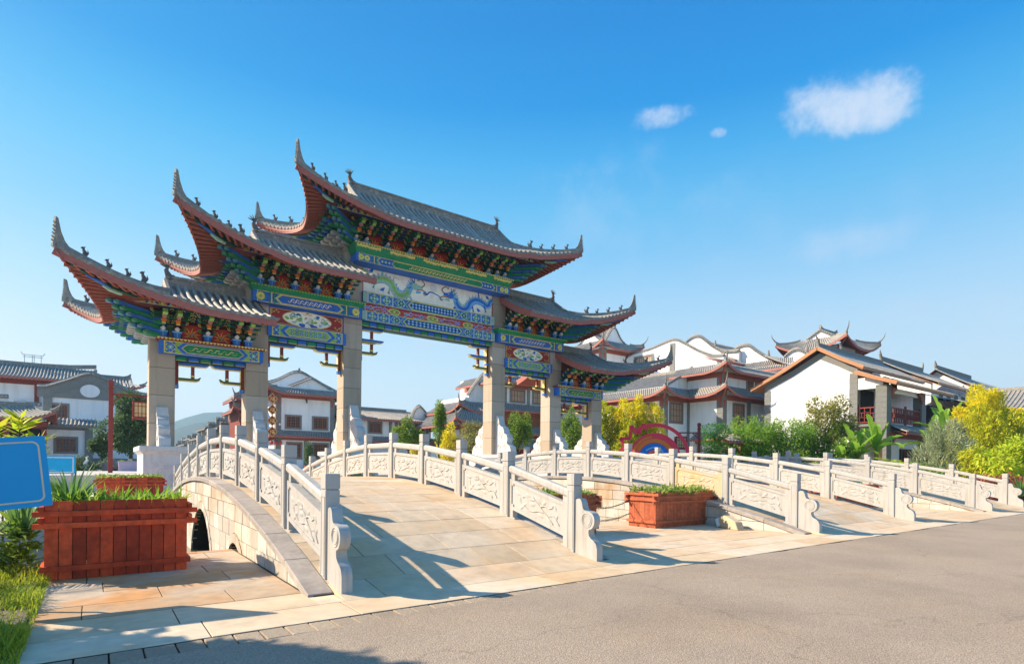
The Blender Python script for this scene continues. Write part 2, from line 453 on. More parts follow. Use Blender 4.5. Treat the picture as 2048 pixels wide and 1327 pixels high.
# ------------------------------------------------------------------ mesh builder
class MB:
    def __init__(s):
        s.v, s.f, s.mi, s.c = [], [], [], 0

    def quad(s, a, b, c, d):
        n = len(s.v)
        s.v += [tuple(a), tuple(b), tuple(c), tuple(d)]
        s.f.append((n, n + 1, n + 2, n + 3))
        s.mi.append(s.c)

    def poly(s, pts):
        n = len(s.v)
        s.v += [tuple(p) for p in pts]
        s.f.append(tuple(range(n, n + len(pts))))
        s.mi.append(s.c)

    def hexa(s, p):
        """8 corners: bottom ring 0-3, top ring 4-7"""
        n = len(s.v)
        s.v += [tuple(q) for q in p]
        for f in ((3, 2, 1, 0), (4, 5, 6, 7), (0, 1, 5, 4), (1, 2, 6, 5), (2, 3, 7, 6), (3, 0, 4, 7)):
            s.f.append(tuple(n + i for i in f))
            s.mi.append(s.c)

    def box(s, x0, x1, y0, y1, z0, z1):
        x0, x1 = min(x0, x1), max(x0, x1)
        y0, y1 = min(y0, y1), max(y0, y1)
        z0, z1 = min(z0, z1), max(z0, z1)
        s.hexa([(x0, y0, z0), (x1, y0, z0), (x1, y1, z0), (x0, y1, z0),
                (x0, y0, z1), (x1, y0, z1), (x1, y1, z1), (x0, y1, z1)])

    def taper(s, cx, cy, z0, z1, a0, b0, a1, b1):
        s.hexa([(cx - a0, cy - b0, z0), (cx + a0, cy - b0, z0), (cx + a0, cy + b0, z0), (cx - a0, cy + b0, z0),
                (cx - a1, cy - b1, z1), (cx + a1, cy - b1, z1), (cx + a1, cy + b1, z1), (cx - a1, cy + b1, z1)])

    def bar(s, p, q, w, h, up=(0, 0, 1), w2=None, h2=None):
        """box beam from p to q, width w across, height h along up"""
        p, q = Vector(p), Vector(q)
        d = (q - p).normalized()
        u = Vector(up)
        sd = d.cross(u)
        if sd.length < 1e-5:
            sd = d.cross(Vector((0, 1, 0)))
        sd.normalize()
        u = sd.cross(d).normalized()
        w2 = w if w2 is None else w2
        h2 = h if h2 is None else h2
        A = [p - sd * w / 2 - u * h / 2, p + sd * w / 2 - u * h / 2, p + sd * w / 2 + u * h / 2, p - sd * w / 2 + u * h / 2]
        B = [q - sd * w2 / 2 - u * h2 / 2, q + sd * w2 / 2 - u * h2 / 2, q + sd * w2 / 2 + u * h2 / 2, q - sd * w2 / 2 + u * h2 / 2]
        s.hexa(A + B)

    def prism(s, pts, axis, a0, a1):
        """polygon in the plane across `axis` ('x': (y,z), 'y': (x,z), 'z': (x,y)) extruded a0..a1"""
        def mk(p, a):
            return {'x': (a, p[0], p[1]), 'y': (p[0], a, p[1]), 'z': (p[0], p[1], a)}[axis]
        n, k = len(s.v), len(pts)
        s.v += [mk(p, a0) for p in pts] + [mk(p, a1) for p in pts]
        s.f.append(tuple(range(n + k - 1, n - 1, -1)))
        s.f.append(tuple(range(n + k, n + 2 * k)))
        s.mi += [s.c, s.c]
        for i in range(k):
            j = (i + 1) % k
            s.f.append((n + i, n + j, n + k + j, n + k + i))
            s.mi.append(s.c)

    def tube(s, path, r, n=6, cap=True):
        """round tube along path; r a number or one per point"""
        path = [Vector(p) for p in path]
        k = len(path)
        rs = r if isinstance(r, (list, tuple)) else [r] * k
        base = len(s.v)
        ref = None
        for i, p in enumerate(path):
            d = (path[min(i + 1, k - 1)] - path[max(i - 1, 0)])
            if d.length < 1e-9:
                d = Vector((0, 0, 1))
            d.normalize()
            if ref is None:
                ref = d.cross(Vector((0, 0, 1)))
                if ref.length < 0.1:
                    ref = d.cross(Vector((0, 1, 0)))
            a = (ref - d * ref.dot(d))
            if a.length < 1e-6:
                a = d.orthogonal()
            a.normalize()
            ref = a
            b = d.cross(a)
            for j in range(n):
                t = 2 * PI * j / n
                s.v.append(tuple(p + (a * math.cos(t) + b * math.sin(t)) * rs[i]))
        for i in range(k - 1):
            for j in range(n):
                j2 = (j + 1) % n
                s.f.append((base + i * n + j, base + i * n + j2, base + (i + 1) * n + j2, base + (i + 1) * n + j))
                s.mi.append(s.c)
        if cap:
            s.f.append(tuple(base + j for j in range(n - 1, -1, -1)))
            s.f.append(tuple(base + (k - 1) * n + j for j in range(n)))
            s.mi += [s.c, s.c]

    def lathe(s, prof, cx=0, cy=0, n=12):
        """prof: (radius, z) from bottom to top"""
        base = len(s.v)
        for r, z in prof:
            for j in range(n):
                t = 2 * PI * j / n
                s.v.append((cx + r * math.cos(t), cy + r * math.sin(t), z))
        for i in range(len(prof) - 1):
            for j in range(n):
                j2 = (j + 1) % n
                s.f.append((base + i * n + j, base + i * n + j2, base + (i + 1) * n + j2, base + (i + 1) * n + j))
                s.mi.append(s.c)
        s.f.append(tuple(base + j for j in range(n - 1, -1, -1)))
        s.f.append(tuple(base + (len(prof) - 1) * n + j for j in range(n)))
        s.mi += [s.c, s.c]

    def strip(s, a, b):
        """quads between two polylines"""
        n, k = len(s.v), len(a)
        s.v += [tuple(p) for p in a] + [tuple(p) for p in b]
        for i in range(k - 1):
            s.f.append((n + i, n + i + 1, n + k + i + 1, n + k + i))
            s.mi.append(s.c)

    def sweep(s, path, prof, side=None, cap=True, up=(0, 0, 1)):
        """profile (a across, b up) swept along path; `side` fixes the across direction"""
        path = [Vector(p) for p in path]
        k, m = len(path), len(prof)
        base = len(s.v)
        for i, p in enumerate(path):
            d = (path[min(i + 1, k - 1)] - path[max(i - 1, 0)]).normalized()
            sd = Vector(side) if side is not None else d.cross(Vector(up))
            sd.normalize()
            u = Vector(up) if side is None else sd.cross(d)
            if u.z < 0:
                u = -u
            for a, b in prof:
                s.v.append(tuple(p + sd * a + u * b))
        for i in range(k - 1):
            for j in range(m):
                j2 = (j + 1) % m
                s.f.append((base + i * m + j, base + i * m + j2, base + (i + 1) * m + j2, base + (i + 1) * m + j))
                s.mi.append(s.c)
        if cap:
            s.f.append(tuple(base + j for j in range(m - 1, -1, -1)))
            s.f.append(tuple(base + (k - 1) * m + j for j in range(m)))
            s.mi += [s.c, s.c]

    def merge(s, o, fn=None):
        n = len(s.v)
        s.v += [tuple(fn(p)) for p in o.v] if fn else list(o.v)
        s.f += [tuple(i + n for i in f) for f in o.f]
        s.mi += list(o.mi)

    def mesh(s, name, mats, smooth=None, bevel=0.0, recalc=True):
        me = bpy.data.meshes.new(name)
        me.from_pydata(s.v, [], s.f)
        mats = mats if isinstance(mats, (list, tuple)) else [mats]
        for m in mats:
            me.materials.append(m)
        if len(mats) > 1:
            me.polygons.foreach_set('material_index', s.mi)
        if recalc or bevel:
            bm = bmesh.new()
            bm.from_mesh(me)
            if bevel:
                bmesh.ops.remove_doubles(bm, verts=bm.verts, dist=1e-5)
            bmesh.ops.recalc_face_normals(bm, faces=bm.faces)
            if bevel:
                ed = [e for e in bm.edges if len(e.link_faces) == 2 and e.calc_face_angle(0) > 0.5]
                bmesh.ops.bevel(bm, geom=ed, offset=bevel, segments=1, affect='EDGES', profile=0.5)
            bm.to_mesh(me)
            bm.free()
        if smooth is not None:
            me.shade_smooth()
            me.set_sharp_from_angle(angle=R(smooth))
        me.update()
        return me

    def build(s, name, mats, parent=None, **kw):
        return put(name, s.mesh(name, mats, **kw), parent)


def put(name, me, parent=None, loc=None, rot=None, scale=None):
    o = bpy.data.objects.new(name, me)
    COL.objects.link(o)
    if parent is not None:
        o.parent = parent
    if loc is not None:
        o.location = loc
    if rot is not None:
        o.rotation_euler = rot
    if scale is not None:
        o.scale = scale
    return o


def tag(o, label, cat, group=None):
    o['label'] = label
    o['category'] = cat
    if group:
        o['group'] = group
    return o


def thing(name, label, cat, loc=(0, 0, 0), rz=0.0, group=None):
    o = bpy.data.objects.new(name, None)
    COL.objects.link(o)
    o.empty_display_size = 0.3
    o.location = loc
    o.rotation_euler = (0, 0, rz)
    return tag(o, label, cat, group)


def structure(o):
    o['kind'] = 'structure'
    return o


def stuff(o):
    o['kind'] = 'stuff'
    return o


def copy_tree(o, parent=None):
    c = o.copy()
    COL.objects.link(c)
    if parent is not None:
        c.parent = parent
    for ch in list(o.children):
        copy_tree(ch, c)
    return c


_bxcache = {}


def unit_box(mat, bev=(0.01, 0.01, 0.01), jig=0):
    """shared bevelled unit box mesh, origin at its centre"""
    k = (mat.name, tuple(bev))
    if k not in _bxcache:
        b = MB()
        x, y, z = bev
        # chamfered top: bottom ring, side ring, top ring
        lo = [(-.5, -.5, -.5), (.5, -.5, -.5), (.5, .5, -.5), (-.5, .5, -.5)]
        md = [(p[0], p[1], .5 - z) for p in lo]
        tp = [(p[0] * (1 - 2 * x), p[1] * (1 - 2 * y), .5) for p in lo]
        n = 0
        b.v = lo + md + tp
        b.f = [(3, 2, 1, 0), (8, 9, 10, 11)]
        for i in range(4):
            j = (i + 1) % 4
            b.f += [(i, j, 4 + j, 4 + i), (4 + i, 4 + j, 8 + j, 8 + i)]
        b.mi = [0] * len(b.f)
        _bxcache[k] = b.mesh('stone', mat)
    return _bxcache[k]
# ================================================================== ground, road, paving, canal
WATER_Z = -0.62
BANK_N, BANK_F = 10.2, 17.3          # near and far edge of the canal


def ground():
    b = MB()
    G = 3500
    b.quad((31, 10.0, -0.012), (G, 10.0, -0.012), (G, 34, -0.012), (31, 34, -0.012))
    b.quad((-G, BANK_F, -0.012), (31, BANK_F, -0.012), (31, 34, -0.012), (-G, 34, -0.012))
    b.quad((-G, 34, -0.012), (G, 34, -0.012), (G, 34, 0.75), (-G, 34, 0.75))
    b.quad((-G, 34, 0.75), (G, 34, 0.75), (G, G, 0.75), (-G, G, 0.75))
    b.quad((-G, BANK_F, -2), (31, BANK_F, -2), (31, BANK_F, -0.012), (-G, BANK_F, -0.012))
    b.quad((31, BANK_N, -2), (31, BANK_F, -2), (31, BANK_F, -0.012), (31, BANK_N, -0.012))
    structure(b.build('ground', MT['plaza'], recalc=False))
    # road with a slightly ragged edge against the paving
    b = MB()
    xs = [-90 + i * 0.25 for i in range(920)]
    rnd = random.Random(3)
    def edge(x):
        t = min(1, max(0, (x - 1.2) / 4.5))
        return 4.80 + 0.27 * t + 0.018 * math.sin(x * 3.1) + 0.012 * math.sin(x * 9.7 + 1) + rnd.uniform(-.008, .008)
    top = [(x, edge(x), 0.004) for x in xs]
    bot = [(x, -120, 0.004) for x in xs]
    b.strip(bot, top)
    b.strip(top, [(p[0], p[1], -0.03) for p in top])
    structure(b.build('road', MT['asphalt'], recalc=False))
    b = MB()
    b.box(-90, 140, 4.6, 5.115, -0.2, -0.03)
    b.box(-0.452, 140, 5.117, BANK_N, -1.6, -0.005)
    structure(b.build('paving_bed', MT['joint']))
    b = MB()
    b.quad((-200, BANK_N - 0.5, WATER_Z), (31, BANK_N - 0.5, WATER_Z), (31, BANK_F + .2, WATER_Z), (-200, BANK_F + .2, WATER_Z))
    structure(b.build('water', MT['water'], recalc=False))
    # grassy bank left of the forecourt, falling to the water
    b = MB()
    ys = [-2, 2, 4.8, 6, 7.4, 8.6, 9.6, 10.6, 11.6, 13]
    zs = [-.02, -.01, 0.0, 0.03, 0.03, -.02, -.22, -.55, -.95, -1.4]
    xs = [-60, -30, -14, -8, -5, -3.4, -2.4, -1.6, -1.0, -0.46]
    for i in range(len(xs) - 1):
        for j in range(len(ys) - 1):
            def P(a, c):
                return (xs[a], ys[c], zs[c] + (0.04 * math.sin(xs[a] * 2.3 + ys[c]) if 0 < a < 9 else 0))
            if ys[j] >= 4.8:
                b.quad(P(i, j), P(i + 1, j), P(i + 1, j + 1), P(i, j + 1))
    structure(b.build('bank', MT['earth'], recalc=False, smooth=60))


ground()

# paving slabs, each a piece of the forecourt
pav = MB()
pav.box(-0.455, 31, BANK_N - 0.08, BANK_N + .004, -1.5, -0.02)
pav = structure(pav.build('forecourt_pavement', MT['joint']))
rs = random.Random(11)
ROWS = [5.12]
while ROWS[-1] < BANK_N - 0.7:
    ROWS.append(ROWS[-1] + (0.58 if len(ROWS) == 1 else 0.615))
ROWS.append(BANK_N)
GAPS = [(-0.45, 1.845), (6.31, 12.25), (18.21, 24.34), (28.94, 31)]


def slab(x0, x1, y0, y1, z, par, mat, name='paving_slab', tilt=0.0, th=0.06, gap=0.005, dz=0.0):
    me = unit_box(mat, (0.0022, 0.0045, 0.05))
    return put(name, me, par, ((x0 + x1) / 2, (y0 + y1) / 2, z - th / 2 + dz), (tilt, 0, 0),
               (x1 - x0 - 2 * gap, (y1 - y0 - 2 * gap) / math.cos(tilt), th))


for r in range(len(ROWS) - 1):
    y0, y1 = ROWS[r], ROWS[r + 1]
    spans = [(-0.45, 31)] if r == 0 else GAPS
    for k, (a, c) in enumerate(spans):
        x = a - (0.83 if r == 0 else rs.uniform(0.15, 1.0)) + (0.45 if r == 0 else 0)
        if r == 0:
            x = -0.45 - 0.02
        while x < c - 0.02:
            w = 1.25 if r else 1.255
            x2 = x + w
            xa, xb = max(x, a), min(x2, c)
            if c - xb < 0.15:
                xb = c
            if xb - xa > 0.05:
                slab(xa, xb, y0, y1, 0, pav, MT['slab_rust'] if (k == 0 and r > 1) else MT['slab'], dz=rs.uniform(-.002, .002))
            x = x2
for xp in (2.108, 5.874, 12.52, 17.77, 24.61, 28.5):       # short pieces beside the bridge ramps
    a_, c_ = (xp - .27, xp - .01) if xp in (2.108, 12.52, 24.61) else (xp + .175, xp + .435)
    slab(a_, c_, ROWS[1], 6.08, 0, pav, MT['slab'])
x = -0.9
while x < 9.0:
    w = rs.uniform(0.185, 0.215)
    put('kerb_paver', unit_box(MT['paver'], (0.03, 0.03, 0.1)), pav, (x + w / 2, 4.965, -0.032 + rs.uniform(-.004, .001)),
        (0, 0, rs.uniform(-.02, .02)), (w - 0.012, 0.285, 0.06))
    x += w

# ================================================================== bridges
P_Y0, P_S, P_E, N_P = 6.39, 1.609, 0.106, 10
MID = 13.74
PW = 0.165
POST_TOP = [1.290, 1.656, 1.903, 2.086, 2.181]


def deck_z(y):
    return max(0.0, 1.09 - 0.0183 * (y - MID) ** 2)


def post_y(i):          # -Y face of post i
    return P_Y0 + P_S * i + (P_E if i > 0 else 0) + (P_E if i > 8 else 0)


def post_mesh(h):
    b = MB()
    w = PW / 2
    b.box(-w, w, -w, w, 0, h - 0.185)
    b.box(-w + .008, w - .008, -w + .008, w - .008, h - 0.185, h - 0.172)
    b.box(-w - .002, w + .002, -w - .002, w + .002, h - 0.172, h)
    for s in (-1, 1):      # raised fillet frame on both broad faces
        x = s * (w + .004)
        for (ya, yb, za, zb) in ((-.055, -.045, .1, h - .26), (.045, .055, .1, h - .26), (-.055, .055, h - .27, h - .26), (-.055, .055, .1, .11)):
            b.box(min(x, s * (w - .01)), max(x, s * (w - .01)), ya, yb, za, zb)
    return b.mesh('post', MT['granite'], bevel=0.004)


def scroll_mesh(mat):
    L = 0.47
    pts = [(0, 0), (0, .89), (.1, .915), (.2, .92), (.27, .90), (.32, .85), (.35, .79), (.40, .755), (.5, .74), (.66, .735), (.78, .71), (.86, .665),
           (.885, .61), (.86, .55), (.80, .505), (.72, .478), (.63, .468), (.615, .43), (.64, .385), (.72, .345), (.85, .315), (.95, .275), (1.0, .2), (1.0, 0)]
    b = MB()
    b.prism([(-p[0] * L, p[1]) for p in pts], 'x', -.06, .06)
    for s in (-1, 1):
        ring = []
        for k in range(17):
            t = 2 * PI * k / 16
            ring.append((s * .06, -.55 * L + .105 * math.cos(t), .605 + .105 * math.sin(t)))
        b.tube(ring, .008, 5, False)
        b.tube([(q[0], -.55 * L + (q[1] + .55 * L) * .72, .605 + (q[2] - .605) * .72) for q in ring], .006, 5, False)
    return b.mesh('scroll_stone', mat, smooth=35)


def carving(b, base, L, side, xface, mirror):
    """lotus stems, leaves and flowers in low relief on a panel field; base(u) = z of the field's lower edge"""
    def P(u, w, d=0.0):
        uu = L - u if mirror else u
        return (xface + side * d, uu, base(uu) + w)
    def stem(pts, r0=.013, r1=.008):
        out = []
        for (p, q) in zip(pts[:-1], pts[1:]):
            for k in range(3):
                t = k / 3
                out.append((p[0] + (q[0] - p[0]) * t, p[1] + (q[1] - p[1]) * t))
        out.append(pts[-1])
        n = len(out)
        b.tube([P(u, w, .004) for u, w in out], [r0 + (r1 - r0) * k / n for k in range(n)], 5)
    def leaf(u, w, a, l, f=.42):
        c, s_ = math.cos(a), math.sin(a)
        rim = []
        for k in range(10):
            t = 2 * PI * k / 10
            x, y = l * math.cos(t), l * f * math.sin(t)
            rim.append(P(u + x * c - y * s_, w + x * s_ + y * c, .0))
        cen = P(u, w, .022)
        n = len(b.v)
        b.v += rim + [cen]
        for k in range(10):
            b.f.append((n + k, n + (k + 1) % 10, n + 10))
            b.mi.append(b.c)
    stem([(.30, .02), (.42, .10), (.52, .14), (.62, .20), (.75, .27), (.80, .31)])
    stem([(.52, .14), (.66, .12), (.80, .07), (.92, .05), (1.02, .09)])
    stem([(.62, .20), (.50, .25), (.38, .24), (.30, .28)])
    stem([(.15, .05), (.22, .12), (.30, .15), (.40, .12)])
    stem([(.75, .27), (.90, .24), (1.02, .26), (1.1, .22)])
    for u, w, a, l in ((.22, .30, .9, .07), (.27, .31, -.5, .05), (.62, .29, .5, .10), (.74, .18, -.2, .09), (.47, .28, 2.4, .08), (1.04, .17, 1.2, .08),
                       (1.10, .25, .2, .08), (.93, .11, -.6, .07), (.35, .06, .3, .09), (.18, .16, 1.9, .06), (.84, .30, .2, .07), (.55, .06, .1, .09), (1.0, .04, 2.6, .07)):
        leaf(u * L / 1.25, w, a, l)


def panel_mesh(i, mat):
    """carved slab between post i and i+1 with its two feet, in bridge coordinates with x=0 on the rail axis"""
    y0, y1 = post_y(i) + PW, post_y(i + 1)
    a0, a1 = POST_TOP[min(i, 9 - i)] - 1.16, POST_TOP[min(i + 1, 8 - i)] - 1.16
    def zl(y):
        t = (y - y0) / (y1 - y0)
        return a0 + (a1 - a0) * t
    b = MB()
    def slabx(ya, yb, la, lb, x):
        b.hexa([(-x, ya, zl(ya) + la), (x, ya, zl(ya) + la), (x, yb, zl(yb) + la), (-x, yb, zl(yb) + la),
                (-x, ya, zl(ya) + lb), (x, ya, zl(ya) + lb), (x, yb, zl(yb) + lb), (-x, yb, zl(yb) + lb)])
    F = .075
    slabx(y0 + F, y1 - F, .225, .625, .036)                 # field, set back
    slabx(y0, y1, .165, .225, .052)
    slabx(y0, y1, .625, .685, .052)
    slabx(y0, y0 + F, .225, .625, .0515)
    slabx(y1 - F, y1, .225, .625, .0515)
    for s, ye in ((1, y0), (-1, y1)):                      # corner notches of the frame, feet, rail supports
        slabx(min(ye + s * F, ye + s * (F + .05)), max(ye + s * F, ye + s * (F + .05)), .585, .6245, .0505)
        slabx(min(ye + s * F, ye + s * (F + .05)), max(ye + s * F, ye + s * (F + .05)), .2255, .265, .0505)
        lo = min(deck_z(ye), zl(ye)) - zl(ye) - 0.02
        fa, fb = sorted((ye + s * .001, ye + s * .115))
        slabx(fa, fb, lo, .1645, .05)
        fa, fb = sorted((ye + s * .001, ye + s * .16))
        slabx(fa, fb, lo, lo + .06, .0485)
        fa, fb = sorted((ye + s * .001, ye + s * .14))
        slabx(fa, fb, .6855, .79, .035)
    L = y1 - y0 - 2 * F
    for s in (-1, 1):
        t = MB()
        carving(t, lambda u: zl(y0 + F + u) + .235, L, s, 0.036 * s, i > 4)
        b.merge(t, lambda p: (p[0], p[1] + y0 + F, p[2]))
    return b.mesh('panel', mat, smooth=40)


def rail_mesh(i):
    y0, y1 = post_y(i) + PW, post_y(i + 1)
    z0, z1 = POST_TOP[min(i, 9 - i)] - 1.16 + .79, POST_TOP[min(i + 1, 8 - i)] - 1.16 + .79
    b = MB()
    w, h = .066, .13
    pr = [(-w, .03), (-w * .72, 0), (w * .72, 0), (w, .03), (w, h - .03), (w * .6, h), (-w * .6, h), (-w, h - .03)]
    n = len(b.v)
    for y, z in ((y0 - .004, z0), (y1 + .004, z1)):
        b.v += [(x, y, z + q) for x, q in pr]
    k = len(pr)
    for j in range(k):
        b.f.append((n + j, n + (j + 1) % k, n + k + (j + 1) % k, n + k + j))
    b.f += [tuple(range(n + k - 1, n - 1, -1)), tuple(range(n + k, n + 2 * k))]
    b.mi += [0] * (k + 2)
    return b.mesh('handrail', MT['granite'], bevel=0.003)


_posts = {}
for i in range(5):
    y = post_y(i)
    zb = deck_z(y) - 0.06
    _posts[i] = (post_mesh(POST_TOP[i] - zb), zb)
_panels = [panel_mesh(i, MT['granite']) for i in range(N_P - 1)]
_panel_warm = panel_mesh(1, MT['granite_warm'])
_rails = [rail_mesh(i) for i in range(N_P - 1)]
_scroll = scroll_mesh(MT['granite'])


def balustrade(par, x, warm=False):
    """x = -X face of the posts"""
    ax = x + PW / 2
    o = bpy.data.objects.new('balustrade', None)
    COL.objects.link(o)
    o.parent = par
    o.location = (ax, 0, 0)
    for i in range(N_P):
        me, zb = _posts[min(i, 9 - i)]
        put('post', me, o, (0, post_y(i) + PW / 2, zb))
    for i in range(N_P - 1):
        put('panel', _panel_warm if (warm and i == 1) else _panels[i], o)
        put('handrail', _rails[i], o)
    put('scroll_stone', _scroll, o, (0, P_Y0 - .002, 0))
    put('scroll_stone', _scroll, o, (0, post_y(9) + PW + .002, 0), (0, 0, PI))
    return o


ARCHES = [(MID, 1.45, .42), (10.15, .72, .10), (2 * MID - 10.15, .72, .10)]      # centre, half span, crown


def arch_top(y, extra=0.0):
    z = -9
    for c, h, t in ARCHES:
        if abs(y - c) < h + extra:
            r = h + extra
            z = max(z, t - h + math.sqrt(max(0, r * r - (y - c) ** 2)))
    return z


def wall_strips(y0, y1, z0, z1, n, top, extra):
    """vertical strips of a wall between arch openings below and the coping above"""
    out = []
    for k in range(n):
        a, c = y0 + (y1 - y0) * k / n, y0 + (y1 - y0) * (k + 1) / n
        la, lc = max(z0, arch_top(a, extra)), max(z0, arch_top(c, extra))
        ha, hc = min(z1, top(a)), min(z1, top(c))
        if ha - la < .01 and hc - lc < .01:
            continue
        la, lc = min(la, ha), min(lc, hc)
        out.append((a, c, la, lc, ha, hc))
    return out


def cop_bot(y):
    return deck_z(y) - 0.095


_blocks = []
rb = random.Random(5)
_z = -0.9
_row = 0
while _z < 1.05:
    hgt = 0.27
    y = 6.2 - (0.25 if _row % 2 else 0)
    while y < 21.3:
        w = rb.uniform(.42, .62)
        g = .006
        ya, yb = max(y + g, 6.1), min(y + w - g, 21.38)
        n = 1
        hits = any(abs(q - c) < h + .9 for q in (ya, yb) for c, h, t in ARCHES)
        if min(cop_bot(ya), cop_bot(yb)) < _z + hgt or hits:
            n = 6
        st = wall_strips(ya, yb, _z + g, _z + hgt - g, n, cop_bot, .165)
        if st:
            b = MB()
            dx = rb.uniform(.010, .024)
            for (a, c, la, lc, ha, hc) in st:
                b.hexa([(-dx, a, la), (.06, a, la), (.06, c, lc), (-dx, c, lc), (-dx, a, ha), (.06, a, ha), (.06, c, hc), (-dx, c, hc)])
            _blocks.append(b.mesh('stone_block', MT['spandrel']))
        y += w
    _z += hgt
    _row += 1
_vous = []
for c, h, t in ARCHES:
    n = 15 if h > 1 else 9
    zc = t - h
    for k in range(n):
        t0, t1 = PI * k / n + .008, PI * (k + 1) / n - .008
        r0, r1 = h, h + .155
        pts = [(c + r * math.cos(a), zc + r * math.sin(a)) for r, a in ((r0, t0), (r1, t0), (r1, (t0 + t1) / 2), (r1, t1), (r0, t1), (r0, (t0 + t1) / 2))]
        b = MB()
        b.prism(pts, 'x', -.03, .08)
        _vous.append(b.mesh('voussoir', MT['spandrel']))


def bridge(x0, x1, label, warm=False):
    """x0, x1 = -X faces of the left and right rows of posts"""
    t = thing('stone_bridge', label, 'bridge', (x0, P_Y0, 0), 0, 'arched stone footbridges over the canal')
    t.location = (0, 0, 0)
    xa, xb = x0 - .27, x1 + PW + .27                        # outer faces
    b = MB()
    for (a, c, la, lc, ha, hc) in wall_strips(6.05, 21.43, -1.2, 9, 120, lambda y: deck_z(y) - .0065, 0):
        b.hexa([(xa + .05, a, la), (xb - .05, a, la), (xb - .05, c, lc), (xa + .05, c, lc),
                (xa + .05, a, ha), (xb - .05, a, ha), (xb - .05, c, hc), (xa + .05, c, hc)])
    b.build('bridge_body', MT['joint'], t)
    sw = bpy.data.objects.new('spandrel_wall', None)
    COL.objects.link(sw)
    sw.parent = t
    sw.location = (xa + .05, 0, 0)
    for me in _blocks:
        put('stone_block', me, sw)
    for me in _vous:
        put('voussoir', me, sw)
    # coping slabs down both outer edges
    cp = bpy.data.objects.new('coping', None)
    COL.objects.link(cp)
    cp.parent = t
    for xs_, s in ((xa, 1), (xb, -1)):
        y = 6.08
        while y < 21.35:
            y2 = min(y + 0.92, 21.40)
            za, zb = deck_z(y), deck_z(y2)
            tilt = math.atan2(zb - za, y2 - y)
            put('coping_slab', unit_box(MT['coping'], (0.02, 0.006, 0.12)), cp,
                (xs_ + s * .125, (y + y2) / 2, (za + zb) / 2 - .034), (tilt, 0, 0), (.27, (y2 - y - .008) / math.cos(tilt), .085))
            y = y2
    dk = bpy.data.objects.new('deck', None)
    COL.objects.link(dk)
    dk.parent = t
    y = ROWS[1]
    r = 0
    while y < 21.6:
        y2 = y + .61
        za, zb = deck_z(y), deck_z(y2)
        tilt = math.atan2(zb - za, y2 - y)
        x = x0 - .01 - rs.uniform(0, .6)
        while x < x1 + PW:
            xq = x + rs.choice((.66, .95, 1.25, 1.25))
            p, q = max(x, x0 - .01), min(xq, x1 + PW + .01)
            if x1 + PW - q < .12:
                q = x1 + PW + .01
            if q - p > .06:
                slab(p, q, y, y2, (za + zb) / 2, dk, MT['slab'], tilt=tilt, dz=rs.uniform(-.0015, .0015))
            x = xq
        y = y2
        r += 1
    balustrade(t, x0, warm)
    balustrade(t, x1)
    return t


bridge(2.108, 5.874, 'nearest arched stone footbridge with carved pale balustrades, left of the three')
bridge(12.52, 17.77, 'middle and widest arched stone footbridge with one yellow stained balustrade panel', True)
bridge(24.61, 28.5, 'farthest arched stone footbridge, at the right edge below the yellow trees')
# ================================================================== memorial gate (five-bay painted archway)
GX, GY = 15.217, 28.8
CB = (12.865, 9.10, 4.548)              # column distances from the centre line
CH = .473                               # half column width
gate = thing('memorial_gate', 'huge painted ceremonial gateway with five tiers of upswept grey tiled roofs beyond the bridges', 'gate', (GX, GY, 0))
# every part below is built in gate coordinates: x from the centre line, y from the gate's mid plane (front = -y)


def node(name, par):
    o = bpy.data.objects.new(name, None)
    COL.objects.link(o)
    o.parent = par
    return o


